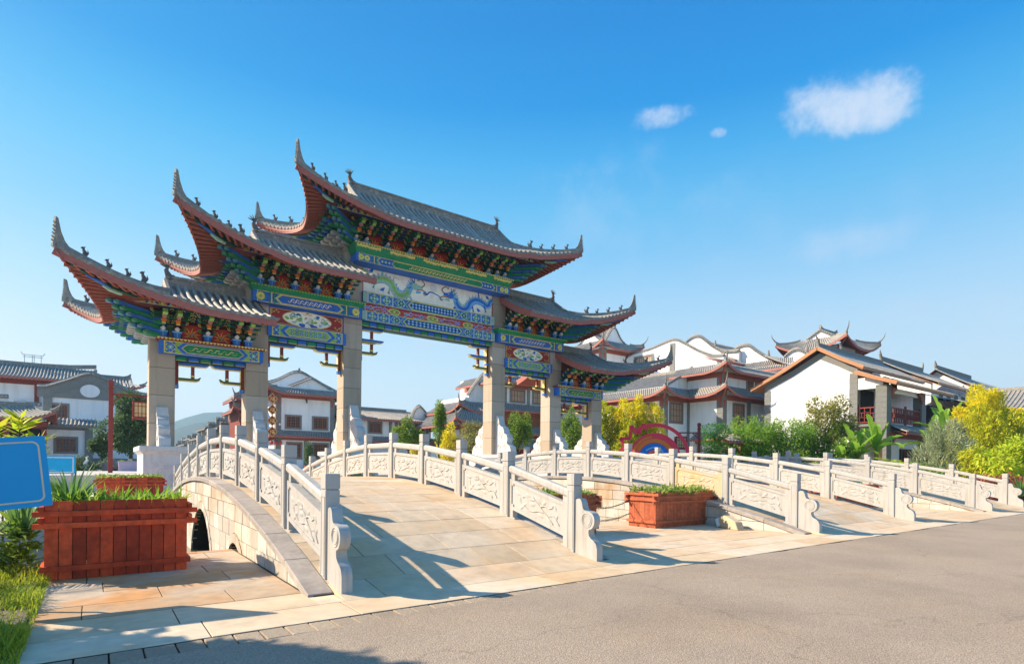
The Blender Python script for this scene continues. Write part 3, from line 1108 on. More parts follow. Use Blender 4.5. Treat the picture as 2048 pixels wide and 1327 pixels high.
class Flat:
    """flat painted ornament on a vertical face at y=y0 looking towards -y: layers 3 mm apart"""
    def __init__(s, y0, mats, side=-1):
        s.b, s.y, s.mats, s.side, s.k = MB(), y0, mats, side, 0

    def P(s, u, w, l):
        return (u, s.y + s.side * (.004 * (l + 1) + .00002 * (s.k % 150)), w)

    def poly(s, pts, m, l=0):
        s.b.c = s.mats.index(m)
        s.k += 1
        s.b.poly([s.P(u, w, l) for u, w in pts])

    def rect(s, u0, u1, w0, w1, m, l=0):
        s.poly([(u0, w0), (u1, w0), (u1, w1), (u0, w1)], m, l)

    def frame(s, u0, u1, w0, w1, t, m, l=0):
        s.rect(u0, u1, w0, w0 + t, m, l)
        s.rect(u0, u1, w1 - t, w1, m, l)
        s.rect(u0, u0 + t, w0 + t, w1 - t, m, l)
        s.rect(u1 - t, u1, w0 + t, w1 - t, m, l)

    def disc(s, u, w, r, m, l=0, n=14, ry=None):
        ry = ry or r
        s.poly([(u + r * math.cos(2 * PI * k / n), w + ry * math.sin(2 * PI * k / n)) for k in range(n)], m, l)

    def diamond(s, u, w, r, m, l=0, ry=None):
        s.disc(u, w, r, m, l, 4, ry)

    def hexa(s, u0, u1, w0, w1, t, m, l=0):
        c = (w0 + w1) / 2
        s.poly([(u0, c), (u0 + t, w0), (u1 - t, w0), (u1, c), (u1 - t, w1), (u0 + t, w1)], m, l)

    def stroke(s, pts, w, m, l=0, w2=None):
        """thick polyline; width runs from w to w2"""
        n = len(pts)
        w2 = w if w2 is None else w2
        L, Rr = [], []
        for i in range(n):
            a, c = pts[max(i - 1, 0)], pts[min(i + 1, n - 1)]
            dx, dy = c[0] - a[0], c[1] - a[1]
            q = math.hypot(dx, dy) or 1
            ww = (w + (w2 - w) * i / max(1, n - 1)) / 2
            L.append((pts[i][0] - dy / q * ww, pts[i][1] + dx / q * ww))
            Rr.append((pts[i][0] + dy / q * ww, pts[i][1] - dx / q * ww))
        for i in range(n - 1):
            s.poly([L[i], Rr[i], Rr[i + 1], L[i + 1]], m, l)

    def star(s, u, w, r, n, m, l=0, inner=.45, ph=0.0):
        s.poly([(u + (r if k % 2 == 0 else r * inner) * math.cos(ph + PI * k / n), w + (r if k % 2 == 0 else r * inner) * math.sin(ph + PI * k / n)) for k in range(2 * n)], m, l)

    def rosette(s, u, w, r, ms, l=0):
        s.diamond(u, w, r, ms[0], l)
        s.star(u, w, r * .72, 4, ms[1], l + 1, .5, PI / 4)
        s.disc(u, w, r * .36, ms[2], l + 2, 10)
        s.disc(u, w, r * .16, ms[3], l + 3, 8)

    def build(s, name, par):
        return s.b.build(name, [MT[m] for m in s.mats], par, recalc=False)


def smooth_path(pts, k=6):
    """Catmull-Rom through 2-D points"""
    out = []
    P = [pts[0]] + list(pts) + [pts[-1]]
    for i in range(1, len(P) - 2):
        for j in range(k):
            t = j / k
            q = []
            for a in range(2):
                p0, p1, p2, p3 = P[i - 1][a], P[i][a], P[i + 1][a], P[i + 2][a]
                q.append(.5 * (2 * p1 + (p2 - p0) * t + (2 * p0 - 5 * p1 + 4 * p2 - p3) * t * t + (3 * p1 - p0 - 3 * p2 + p3) * t ** 3))
            out.append(tuple(q))
    out.append(pts[-1])
    return out


BM = ['blue', 'lblue', 'green', 'lgreen', 'gold', 'white', 'orange', 'crimson', 'maroon', 'cream', 'sage', 'dblue', 'pink', 'ink', 'dgreen']

# ---------------------------------------------------------------- pedestals, columns, drum stones
PED_Z = 2.05


def pedestal(x, w, l):
    n = node('pedestal', gate)
    n.location = (x, 0, 0)
    b = MB()
    b.box(-w / 2 + .12, w / 2 - .12, -l / 2 + .12, l / 2 - .12, .30, PED_Z - .34)
    b.box(-w / 2, w / 2, -l / 2, l / 2, -.02, .30)
    b.taper(0, 0, PED_Z - .34, PED_Z - .2, w / 2 - .12, l / 2 - .12, w / 2, l / 2)
    b.box(-w / 2 - .02, w / 2 + .02, -l / 2 - .02, l / 2 + .02, PED_Z - .2, PED_Z)
    b.build('plinth', MT['whitestone'], n, bevel=.012)
    for s in (-1, 1):                       # cloud scrolls carved on the ends
        c = MB()
        for k, (u, z, r) in enumerate(((-.42, .75, .16), (-.1, .95, .2), (.28, .8, .17), (.1, 1.25, .15), (-.35, 1.3, .13), (.45, 1.25, .12))):
            pts = [(u + r * (1 - q / 14) * math.cos(q * .8 + k), s * (l / 2 - .115), z + r * (1 - q / 14) * math.sin(q * .8 + k)) for q in range(12)]
            c.tube(pts, .02, 4)
        c.build('carving', MT['whitestone'], n, smooth=50)
    return n


def drum_stone(par, x, y0, h, L, s):
    """scrolled clamp stone leaning on a column: s=-1 in front, 1 behind"""
    pr = [(0, 0), (0, 1.0), (.14, 1.0), (.22, .9), (.27, .78), (.36, .72), (.47, .70), (.55, .64), (.57, .56), (.60, .53), (.72, .5), (.79, .42), (.77, .34), (.74, .29), (.83, .25), (.95, .2), (1.0, .1), (1.0, 0)]
    b = MB()
    b.prism([(y0 + s * L * p[0], PED_Z + h * p[1]) for p in pr], 'x', x - .21, x + .21)
    for e in (-1, 1):
        for (cy, cz, r) in ((.36, .48, .2), (.3, .2, .16), (.66, .2, .15), (.17, .78, .1)):
            pts = [(x + e * .212, y0 + s * L * (cy + r * .8 * (1 - q / 15) * math.cos(q * .75)), PED_Z + h * cz + r * h * .6 * (1 - q / 15) * math.sin(q * .75)) for q in range(13)]
            b.tube(pts, .022, 4)
    return b.build('drum_stone', MT['whitestone'], par, smooth=30)


rc = random.Random(21)
COL_TOP = (7.45, 10.3, 13.2)
for s in (-1, 1):
    for i, d in enumerate(CB):
        x = s * d
        L = (1.35, 1.35, 1.6)[i]
        pedestal(x, 1.72, 2 * CH + 2 * L + .34)
        cn = node('column', gate)
        cn.location = (x, 0, 0)
        z = PED_Z
        while z < COL_TOP[i] - .01:
            z2 = min(z + rc.uniform(.95, 1.3), COL_TOP[i])
            if COL_TOP[i] - z2 < .4:
                z2 = COL_TOP[i]
            put('stone_block', unit_box(MT['column'], (.012, .012, .012)), cn, (0, 0, (z + z2) / 2), None, (2 * CH, 2 * CH, z2 - z - .012))
            z = z2
        h = (1.68, 1.75, 2.35)[i]
        drum_stone(gate, x, -CH, h, L, -1)
        drum_stone(gate, x, CH, h, L, 1)


# ---------------------------------------------------------------- beams
def beam(par, x0, x1, yf, z0, z1, mat='blue'):
    b = MB()
    b.box(x0, x1, -yf, yf, z0, z1)
    return b.build('beam', MT[mat], par, bevel=.012)


def lattice(f, u0, u1, w0, w1, n, m1, m2, l):
    r = (u1 - u0) / n / 2
    for k in range(n):
        for j in (0, 1):
            c = (w0 + w1) / 2 + (j - .5) * (w1 - w0) * .48
            f.diamond(u0 + r * (2 * k + 1), c, r * .86, m1, l, (w1 - w0) * .25)
            f.diamond(u0 + r * (2 * k + 1), c, r * .34, m2, l + 1, (w1 - w0) * .1)


def paint_beam(par, x0, x1, yf, z0, z1, kind):
    for side in (-1, 1):
        f = Flat(side * yf, BM, side)
        h = z1 - z0
        L = x1 - x0
        cx = (x0 + x1) / 2
        f.rect(x0, x1, z0, z1, 'lgreen' if kind in ('outer', 'low') else 'blue', 0)
        f.frame(x0, x1, z0, z1, h * .055, 'gold', 1)
        f.rect(x0, x0 + h * .32, z0, z1, 'blue', 2)
        f.rect(x1 - h * .32, x1, z0, z1, 'blue', 2)
        e = h * .36
        for a in (x0 + e, x1 - e):
            f.rect(a - .016, a + .016, z0, z1, 'gold', 3)
        W = L * (.30 if kind != 'center' else .22)       # half of the cartouche
        if kind in ('outer', 'low'):
            f.hexa(cx - W - h * .35, cx + W + h * .35, z0 + h * .03, z1 - h * .03, h * .5, 'blue', 2)
            f.hexa(cx - W, cx + W, z0 + h * .13, z1 - h * .13, h * .4, 'gold', 3)
            f.hexa(cx - W + .03, cx + W - .03, z0 + h * .18, z1 - h * .18, h * .37, 'green' if kind == 'outer' else 'lgreen', 4)
            if kind == 'outer':
                for k in range(13):
                    u = cx + (k - 6) * W * .115
                    f.stroke(smooth_path([(u - .1, z0 + h * .4), (u, z0 + h * (.62 if k % 2 else .36)), (u + .1, z0 + h * .55)], 3), .028, 'gold' if k % 3 else 'lgreen', 5)
            else:
                lattice(f, cx - W * .78, cx + W * .78, z0 + h * .24, z1 - h * .24, 8, 'blue', 'gold', 5)
            a0, a1 = x0 + e, cx - W - h * .35
            for sgn in (-1, 1):
                def U(u):
                    return u if sgn < 0 else 2 * cx - u
                um = (a0 + a1) / 2
                n = max(1, int((a1 - a0) / (h * .95)))
                for k in range(n):
                    u = a0 + (a1 - a0) * (k + .5) / n
                    r = min(h * .44, (a1 - a0) / n * .5)
                    f.diamond(U(u), (z0 + z1) / 2, r * 1.05, 'gold', 2, h * .46)
                    f.diamond(U(u), (z0 + z1) / 2, r * .93, 'blue', 3, h * .41)
                    f.star(U(u), (z0 + z1) / 2, r * .62, 6, 'lgreen', 4, .55)
                    f.star(U(u), (z0 + z1) / 2, r * .4, 4, 'lblue', 5, .5)
                    f.disc(U(u), (z0 + z1) / 2, r * .15, 'white', 6, 8)
                for q in (.16, .84):
                    f.disc(U(a0 + .12), z0 + h * q, h * .1, 'blue', 3, 8)
                    f.disc(U(a1 - .1), z0 + h * q, h * .1, 'blue', 3, 8)
        elif kind == 'top':                                # mid-bay and centre top beams
            n = 1 if L < 7 else 2
            for sgn in (-1, 1):
                def U(u):
                    return u if sgn < 0 else 2 * cx - u
                u = x0 + h * .62
                for k in range(n):
                    f.rect(min(U(u - h * .3), U(u + h * .3)), max(U(u - h * .3), U(u + h * .3)), z0 + h * .04, z1 - h * .04, 'blue', 2)
                    f.disc(U(u), (z0 + z1) / 2, h * .40, 'lgreen', 3, 10)
                    f.disc(U(u), (z0 + z1) / 2, h * .34, 'gold', 4, 10)
                    f.disc(U(u), (z0 + z1) / 2, h * .14, 'lgreen', 5, 8)
                    u += h * .78
                for q in (0, .16, .42):
                    f.rect(min(U(u + q * h - h * .05), U(u + q * h + h * .05)), max(U(u + q * h - h * .05), U(u + q * h + h * .05)), z0, z1, 'green' if q != .16 else 'gold', 3)
                u += h * .5
                f.stroke([(U(u + h * .4), z1 - h * .05), (U(u), (z0 + z1) / 2), (U(u + h * .4), z0 + h * .05)], h * .12, 'lgreen', 3)
                f.stroke([(U(u + h * .52), z1 - h * .05), (U(u + h * .12), (z0 + z1) / 2), (U(u + h * .52), z0 + h * .05)], h * .06, 'gold', 4)
                v1 = cx - W - h * .1
                nn = max(2, int((v1 - u) / (h * .6)))
                for k in range(nn):
                    uu = u + h * .5 + (v1 - u - h * .5) * (k + .5) / nn
                    f.diamond(U(uu), (z0 + z1) / 2, h * .36, 'dblue', 2)
                    f.star(U(uu), (z0 + z1) / 2, h * .27, 4, 'sage' if k % 2 else 'lblue', 3, .5)
                    f.disc(U(uu), (z0 + z1) / 2, h * .08, 'gold', 4, 6)
            f.hexa(cx - W, cx + W, z0 + h * .08, z1 - h * .08, h * .42, 'gold', 3)
            f.hexa(cx - W + .03, cx + W - .03, z0 + h * .15, z1 - h * .15, h * .38, 'blue' if L < 7 else 'green', 4)
            m = 'white' if L < 7 else 'gold'
            k = cx - W * .62
            i = 0
            while k < cx + W * .62:
                f.stroke(smooth_path([(k - .09, z0 + h * .45), (k, z0 + h * (.68 if i % 2 else .34)), (k + .1, z0 + h * .56)], 3), .032, m if i % 4 else 'gold', 5)
                k += .11
                i += 1
        elif kind == 'center':                              # the two long blue beams over the middle opening
            for sgn in (-1, 1):
                def U(u):
                    return u if sgn < 0 else 2 * cx - u
                def RR(a, c, m, l):
                    f.rect(min(U(a), U(c)), max(U(a), U(c)), z0 + h * .05, z1 - h * .05, m, l)
                u = x0
                RR(u, u + h * .3, 'sage', 3)
                u += h * .38
                for k in range(3):
                    RR(u, u + h * .17, 'lblue', 3)
                    f.rect(min(U(u + h * .06), U(u + h * .11)), max(U(u + h * .06), U(u + h * .11)), z0, z1, 'gold', 4)
                    u += h * .2
                    if k < 2:
                        f.rosette(U(u + h * .5), (z0 + z1) / 2, h * .46, ('sage', 'dblue', 'lgreen', 'white'), 2)
                        for q in (.12, .88):
                            for r in (.08, .92):
                                f.disc(U(u + h * r), z0 + h * q, h * .09, 'lgreen', 2, 6)
                        u += h * 1.02
                    else:
                        f.stroke([(U(u + h * .5), z1 - h * .05), (U(u + h * .05), (z0 + z1) / 2), (U(u + h * .5), z0 + h * .05)], h * .1, 'lgreen', 3)
                        f.disc(U(u + h * .75), (z0 + z1) / 2, h * .4, 'sage', 2, 12)
                        f.star(U(u + h * .75), (z0 + z1) / 2, h * .36, 6, 'dblue', 3, .6)
                        f.disc(U(u + h * .75), (z0 + z1) / 2, h * .14, 'lgreen', 4, 8)
                        f.stroke([(U(u + h * 1.6), z1 - h * .05), (U(u + h * 1.15), (z0 + z1) / 2), (U(u + h * 1.6), z0 + h * .05)], h * .1, 'lgreen', 3)
                        u += h * 1.35
                W = cx - u - h * .1
            f.hexa(cx - W, cx + W, z0 + h * .06, z1 - h * .06, h * .45, 'gold', 3)
            f.hexa(cx - W + .04, cx + W - .04, z0 + h * .11, z1 - h * .11, h * .42, 'lgreen', 4)
            f.hexa(cx - W + .09, cx + W - .09, z0 + h * .16, z1 - h * .16, h * .4, 'dblue', 5)
            lattice(f, cx - W * .88, cx + W * .88, z0 + h * .2, z1 - h * .2, 14, 'lblue', 'gold', 6)
        elif kind == 'red':
            f.rect(x0, x1, z0, z1, 'crimson', 1)
            rr = random.Random(9)
            for a, c in ((x0, x0 + 1.9), (cx - 1.8, cx + 1.8), (x1 - 1.7, x1)):
                for k in range(int((c - a) / .11)):
                    u = a + .06 + k * .11
                    for q in (.28, .68):
                        f.stroke(smooth_path([(u, z0 + h * q), (u + .06, z0 + h * (q + rr.uniform(-.25, .25))), (u + .12, z0 + h * q)], 3), .048, rr.choice(['lblue', 'sage', 'pink', 'lblue']), 2)
            for u in (cx - 2.3, cx, cx + 2.3):
                f.disc(u, (z0 + z1) / 2, h * .9, 'gold', 3, 14, h * .42)
                f.disc(u, (z0 + z1) / 2, h * .75, 'lgreen', 4, 14, h * .34)
                for k in (-1, 0, 1):
                    f.disc(u + k * h * .35, (z0 + z1) / 2, h * .13, 'crimson' if k else 'gold', 5, 8)
        f.build('painting', par)


def cornice(par, x0, x1, yf, z0, z1, out, mat='green', edge='gold', hood=None):
    """flaring board on top of a beam with a scalloped painted edge"""
    b = MB()
    cx, w = (x0 + x1) / 2, (x1 - x0) / 2
    b.taper(cx, 0, z0, z1 - .05, w, yf, w + out, yf + out)
    b.box(x0 - out - .01, x1 + out + .01, -yf - out - .01, yf + out + .01, z1 - .05, z1)
    c = b.build('cornice', MT[mat], par)
    e = MB()
    k = x0 - out
    while k < x1 + out - .05:
        for s in (-1, 1):
            y = s * (yf + out + .012)
            pts = [(k, z1 - .002), (k + .12, z1 - .002), (k + .105, z1 - .055), (k + .06, z1 - .085), (k + .015, z1 - .055)]
            e.prism(pts, 'y', y, y + s * .012)
        k += .14
    e.build('scallop_edge', MT[edge], c)
    return c


def hanging_bracket():
    """red post with a blue foot on the column, blue bracket arm and two small hanging posts; local x runs away from the column"""
    b = MB()
    mats = [MT[m] for m in ('redwood', 'blue', 'gold', 'olive_arm', 'lblue')]
    b.c = 0
    b.box(.01, .15, -.09, .09, -1.0, .0)
    b.c = 2
    b.box(.155, .165, -.10, .10, -1.0, 0)
    b.box(-.0, .0095, -.10, .10, -1.0, 0)
    b.c = 1
    b.box(-.01, .17, -.11, .11, -1.16, -1.0)
    b.c = 4
    b.prism([(.08 + .05 * math.cos(k), -1.08 + .05 * math.sin(k)) for k in [2 * PI * q / 8 for q in range(8)]], 'y', -.12, .12)
    b.c = 1
    arm = [(.16, -.12), (1.2, -.12), (1.3, -.08), (1.36, 0), (.16, 0)]
    b.prism([(x, z - .02) for x, z in arm], 'y', -.13, .13)
    b.c = 2
    b.prism([(x, z - .145) for x, z in [(.16, -.025), (1.2, -.025), (1.31, .015), (1.37, .09), (1.35, .1), (1.28, .035), (1.18, 0), (.16, 0)]], 'y', -.14, .14)
    for px, zb in ((.72, -.68),):
        b.c = 0
        b.box(px - .065, px + .065, -.065, .065, zb, -.14)
        b.c = 2
        b.box(px - .075, px + .075, -.075, .075, zb + .05, zb + .13)
    b.c = 3
    b.prism([(x, z) for x, z in [(.16, -.80), (.85, -.80), (.98, -.74), (1.04, -.62), (1.0, -.62), (.88, -.69), (.16, -.69)]], 'y', -.11, .11)
    b.c = 2
    b.prism([(x, z) for x, z in [(.16, -.83), (.85, -.83), (.99, -.77), (.98, -.745), (.85, -.80), (.16, -.80)]], 'y', -.115, .115)
    return b.mesh('hanging_bracket', mats)


MT['olive_arm'] = M('olive bracket paint', (0.12, 0.15, 0.035), 0.5, 0.2, 9)
_hang = hanging_bracket()
_m = MB()
_hang2 = None


def mirror_mesh(me):
    m2 = me.copy()
    m2.transform(Matrix.Scale(-1, 4, (1, 0, 0)))
    m2.flip_normals()
    return m2


_hang_r = mirror_mesh(_hang)


def hang(x, z, s, name='hanging_bracket'):
    put(name, _hang if s > 0 else _hang_r, gate, (x, 0, z))


def underbeam(x0, x1, z0, z1):
    b = MB()
    mats = [MT['dgreen'], MT['blue'], MT['gold'], MT['green']]
    b.box(x0, x1, -.36, .36, z0, z1)
    n = int((x1 - x0) / .42)
    for k in range(n):
        u = x0 + (x1 - x0) * (k + .5) / n
        for s in (-1, 1):
            b.c = 1 if k % 2 else 3
            y = s * .36
            b.prism([(u - .18, z0 + .02), (u + .18, z0 + .02), (u + .2, z1 - .05), (u, z1 - .02), (u - .2, z1 - .05)], 'y', y, y + s * .015)
            b.c = 2
            b.prism([(u - .19, z0 + .005), (u + .19, z0 + .005), (u + .19, z0 + .025), (u - .19, z0 + .025)], 'y', y, y + s * .02)
    return b.build('under_beam', mats, gate)


# outer bays
for s in (-1, 1):
    xi, xo = CB[1], CB[0]
    cx = s * (xi + xo) / 2
    B = beam(gate, cx - 2.04, cx + 2.04, .88, 6.0, 6.52)
    paint_beam(B, cx - 2.04, cx + 2.04, .88, 6.0, 6.52, 'outer')
    cornice(B, cx - 2.04, cx + 2.04, .9, 6.525, 6.63, .1, 'redwood', 'gold')
    a, c = sorted((s * (xi + CH), s * (xo - CH)))
    underbeam(a, c, 5.80, 5.995)
    hang(a, 5.80, 1)
    hang(c, 5.80, -1)
    # mid bays
    xi, xo = CB[2], CB[1]
    cx = s * (xi + xo) / 2
    B = beam(gate, cx - 2.57, cx + 2.57, .88, 8.82, 9.33)
    paint_beam(B, cx - 2.57, cx + 2.57, .88, 8.82, 9.33, 'top')
    cornice(B, cx - 2.57, cx + 2.57, .9, 9.335, 9.58, .14, 'green', 'lgreen')
    a, c = sorted((s * (xi + CH), s * (xo - CH)))
    # red panel with the oval painting
    b = MB()
    b.box(a, c, -.44, .44, 7.97, 8.815)
    pn = b.build('oval_panel', MT['maroon'], gate)
    for side in (-1, 1):
        f = Flat(side * .44, BM, side)
        f.frame(a, c, 7.97, 8.815, .055, 'blue', 0)
        f.frame(a + .08, c - .08, 8.05, 8.735, .02, 'gold', 1)
        zc = 8.39
        f.disc(cx, zc, 1.18, 'gold', 1, 36, .385)
        f.disc(cx, zc, 1.14, 'cream', 2, 36, .36)
        ro = random.Random(4)
        for (u, w, r, m) in ((-.85, .0, .2, 'lgreen'), (-.75, .1, .15, 'sage'), (.85, -.03, .22, 'sage'), (.88, -.02, .12, 'lgreen'), (-.3, -.02, .2, 'lgreen'), (.3, -.05, .2, 'lgreen'), (0, .03, .17, 'white'), (-.12, .08, .1, 'pink'), (.1, .1, .1, 'white'),
                             (-.35, -.26, .22, 'blue'), (.36, -.26, .22, 'blue'), (-.45, .2, .13, 'blue'), (.5, .2, .14, 'blue'), (-.12, .26, .1, 'gold'), (.14, .25, .1, 'gold'), (.0, .3, .09, 'pink'), (-.62, -.17, .12, 'sage'), (.62, -.19, .1, 'lblue')):
            for q in range(5):
                f.disc(cx + u + ro.uniform(-.8, .8) * r, zc + w + ro.uniform(-.3, .3) * r, r * ro.uniform(.3, .5), m, 3 + q % 2, 8, r * ro.uniform(.22, .36))
        for q in range(16):
            u, w = ro.uniform(-1, 1), ro.uniform(-.24, .24)
            if (u / 1.1) ** 2 + (w / .3) ** 2 < 1:
                f.stroke(smooth_path([(cx + u - .1, zc + w), (cx + u, zc + w + .06), (cx + u + .1, zc + w - .02)], 4), .022, ro.choice(['dblue', 'green', 'ink', 'green']), 5)
        for e in (-1, 1):
            for g in (-1, 1):
                for q in range(4):
                    u, w = cx + e * (1.66 - q * .1), zc + g * (.26 - (q % 2) * .08)
                    f.stroke([(u - .05, w), (u + .05, w)], .018, 'gold', 2)
                    f.stroke([(u, w - .05), (u, w + .05)], .018, 'gold', 2)
                f.stroke(smooth_path([(cx + e * 1.7, zc + g * .06), (cx + e * 1.64, zc + g * .15), (cx + e * 1.7, zc + g * .2)], 4), .022, 'gold', 2)
        f.build('painting', pn)
    B = beam(gate, a - .06, c + .06, .6, 7.40, 7.965)
    paint_beam(B, a - .06, c + .06, .6, 7.40, 7.965, 'low')
    underbeam(a, c, 7.16, 7.395)
    hang(a, 7.16, 1)
    hang(c, 7.16, -1)

# centre bay
a, c = -(CB[2] - CH), CB[2] - CH
B = beam(gate, -4.72, 4.72, 1.28, 11.58, 11.98)
paint_beam(B, -4.72, 4.72, 1.28, 11.58, 11.98, 'top')
CN = cornice(B, -4.72, 4.72, 1.3, 11.985, 12.46, .16, 'green', 'gold')
for side in (-1, 1):                       # yellow cloud band painted along the sloping green cornice
    b = MB()
    rr = random.Random(2)
    for k in range(150):
        u = -4.75 + 9.5 * (k + .5) / 150
        if 1.1 < abs(u) < 1.6 or 3.0 < abs(u) < 3.5:
            continue
        z0 = 12.28 + rr.uniform(0, .05)
        yy = lambda z: side * (1.3 + .16 * (z - 11.985) / .425 + .006)
        pts = [(u - .035, z0), (u, z0 - .06 - rr.uniform(0, .05)), (u + .04, z0 - .01), (u + .01, z0 + .09)]
        b.poly([(p, yy(z), z) for p, z in pts])
    b.build('painting', MT['gold'], CN, recalc=False)
b = MB()
b.box(a, c, -.44, .44, 10.31, 11.575)
DP = b.build('dragon_panel', MT['cream'], gate)
for side in (-1, 1):
    f = Flat(side * .44, BM, side)
    f.frame(a, c, 10.31, 11.9, .06, 'redwood' if False else 'crimson', 0)

    def dragon(cx, cz, s, body, back, belly, head):
        """flying dragon facing the middle: s=1 looks to +x"""
        def T(pts):
            return [(cx + s * u * 1.04, cz + w * 1.22) for u, w in pts]
        spine = smooth_path([(-2.0, .36), (-1.75, .2), (-1.6, -.02), (-1.2, .12), (-.8, .16), (-.45, 0), (-.25, -.3), (.05, -.42), (.35, -.3), (.5, -.05), (.62, .12), (.85, .16)], 7)
        n = len(spine)
        wd = [.07 + .34 * math.sin(PI * min(1, .12 + .8 * k / n)) ** .8 for k in range(n)]
        for i in range(n - 1):                              # dark outline, body, back stripe
            f.stroke(T([spine[i], spine[i + 1]]), wd[i] + .035, 'dblue', 1, wd[i + 1] + .03)
            f.stroke(T([spine[i], spine[i + 1]]), wd[i], body, 2, wd[i + 1])
            if i % 2 == 0:
                p, q = spine[i], spine[i + 1]
                f.disc(*T([(p[0], p[1] + wd[i] * .1)])[0], wd[i] * .24, belly, 3, 6)
        for i in range(0, n - 3, 3):                        # dorsal fins
            p, q = spine[i], spine[i + 2]
            dx, dy = q[0] - p[0], q[1] - p[1]
            L = math.hypot(dx, dy) or 1
            nx, ny = -dy / L, dx / L
            h = wd[i] / 2
            f.poly(T([(p[0] + nx * h, p[1] + ny * h), (q[0] + nx * h, q[1] + ny * h), (p[0] + nx * (h + .09), p[1] + ny * (h + .09))])[::s], back, 3)
        for (u, w, a0) in ((-1.35, -.02, -2.0), (-.55, -.12, -1.9), (.15, -.5, -1.3), (-1.0, .3, 1.4), (.55, -.35, -.9)):      # legs and claws
            e = (u + .22 * math.cos(a0), w + .22 * math.sin(a0))
            f.stroke(T([(u, w), e]), .14, 'sage' if body != 'lblue' else 'blue', 2, .07)
            for k in (-.7, 0, .7):
                f.stroke(T([e, (e[0] + .13 * math.cos(a0 + k), e[1] + .13 * math.sin(a0 + k))]), .05, 'green' if body != 'lblue' else 'dblue', 3, .01)
        for k in range(7):                                  # flame tail
            a0 = 2.2 + k * .28
            f.stroke(T([(-1.95, .3), (-1.95 + .35 * math.cos(a0), .3 + .3 * math.sin(a0))]), .09, 'blue' if k % 2 else back, 2, .01)
        for k in range(9):                                  # mane
            a0 = 1.5 + k * .32
            f.stroke(T([(.78, .1), (.78 + .46 * math.cos(a0), .1 + .40 * math.sin(a0))]), .13, ('blue', 'lblue', back)[k % 3], 3, .02)
        f.disc(*T([(.86, .14)])[0], .23, head, 4, 12, .19)
        f.poly(T([(.9, .26), (1.28, .2), (1.3, .1), (1.0, .05), (.9, .02)])[::s], head, 5)
        f.poly(T([(.92, -.02), (1.2, -.04), (1.16, -.12), (.9, -.16)])[::s], back, 5)
        f.stroke(T([(.95, .02), (1.24, .04)]), .05, 'crimson', 6)
        f.disc(*T([(.98, .2)])[0], .045, 'white', 6, 8)
        f.disc(*T([(.985, .2)])[0], .022, 'ink', 7, 6)
        f.stroke(T([(.8, .3), (.62, .42), (.55, .5)]), .05, 'ink', 6, .015)
        f.stroke(T(smooth_path([(1.22, .16), (1.4, .3), (1.32, .42), (1.15, .5), (1.0, .42), (.98, .55), (1.1, .62)], 5)), .05, 'ink', 6, .02)
        f.stroke(T(smooth_path([(1.2, .05), (1.42, .0), (1.52, -.1), (1.4, -.18), (1.32, -.08)], 5)), .05, 'ink', 6, .02)
        for (u, w) in ((-1.0, -.28), (-1.6, .42), (.2, -.72)):
            f.poly(T([(u - .14, w - .05), (u, w + .06), (u + .16, w + .1), (u + .08, w - .08)])[::s], 'blue', 2)
    dragon(-1.95, 10.98, 1, 'sage', 'lblue', 'lgreen', 'sage')
    dragon(2.05, 10.90, -1, 'lblue', 'sage', 'blue', 'blue')
    f.stroke(smooth_path([(-.55, 10.93), (-.35, 10.84), (-.2, 11.0), (0, 11.03), (.15, 10.98), (.3, 10.95), (.45, 10.88), (.6, 10.72)], 5), .09, 'blue', 2, .04)
    f.disc(.05, 11.3, .22, 'white', 1, 16)
    f.stroke(smooth_path([(-2.4, 11.33), (-2.2, 11.4), (-2.0, 11.32)], 4), .02, 'sage', 2)
    f.build('painting', DP)
B = beam(gate, a - .02, c + .02, .62, 9.74, 10.305)
paint_beam(B, a - .02, c + .02, .62, 9.74, 10.305, 'center')
B = beam(gate, a, c, .5, 9.345, 9.735, 'crimson')
paint_beam(B, a, c, .5, 9.345, 9.735, 'red')
B = beam(gate, a - .06, c + .06, .62, 8.83, 9.34)
paint_beam(B, a - .06, c + .06, .62, 8.83, 9.34, 'center')
underbeam(a, c, 8.58, 8.825)
hang(a, 8.58, 1)
hang(c, 8.58, -1)
hang(a + .0, 8.0, 1)
hang(c - .0, 8.0, -1)


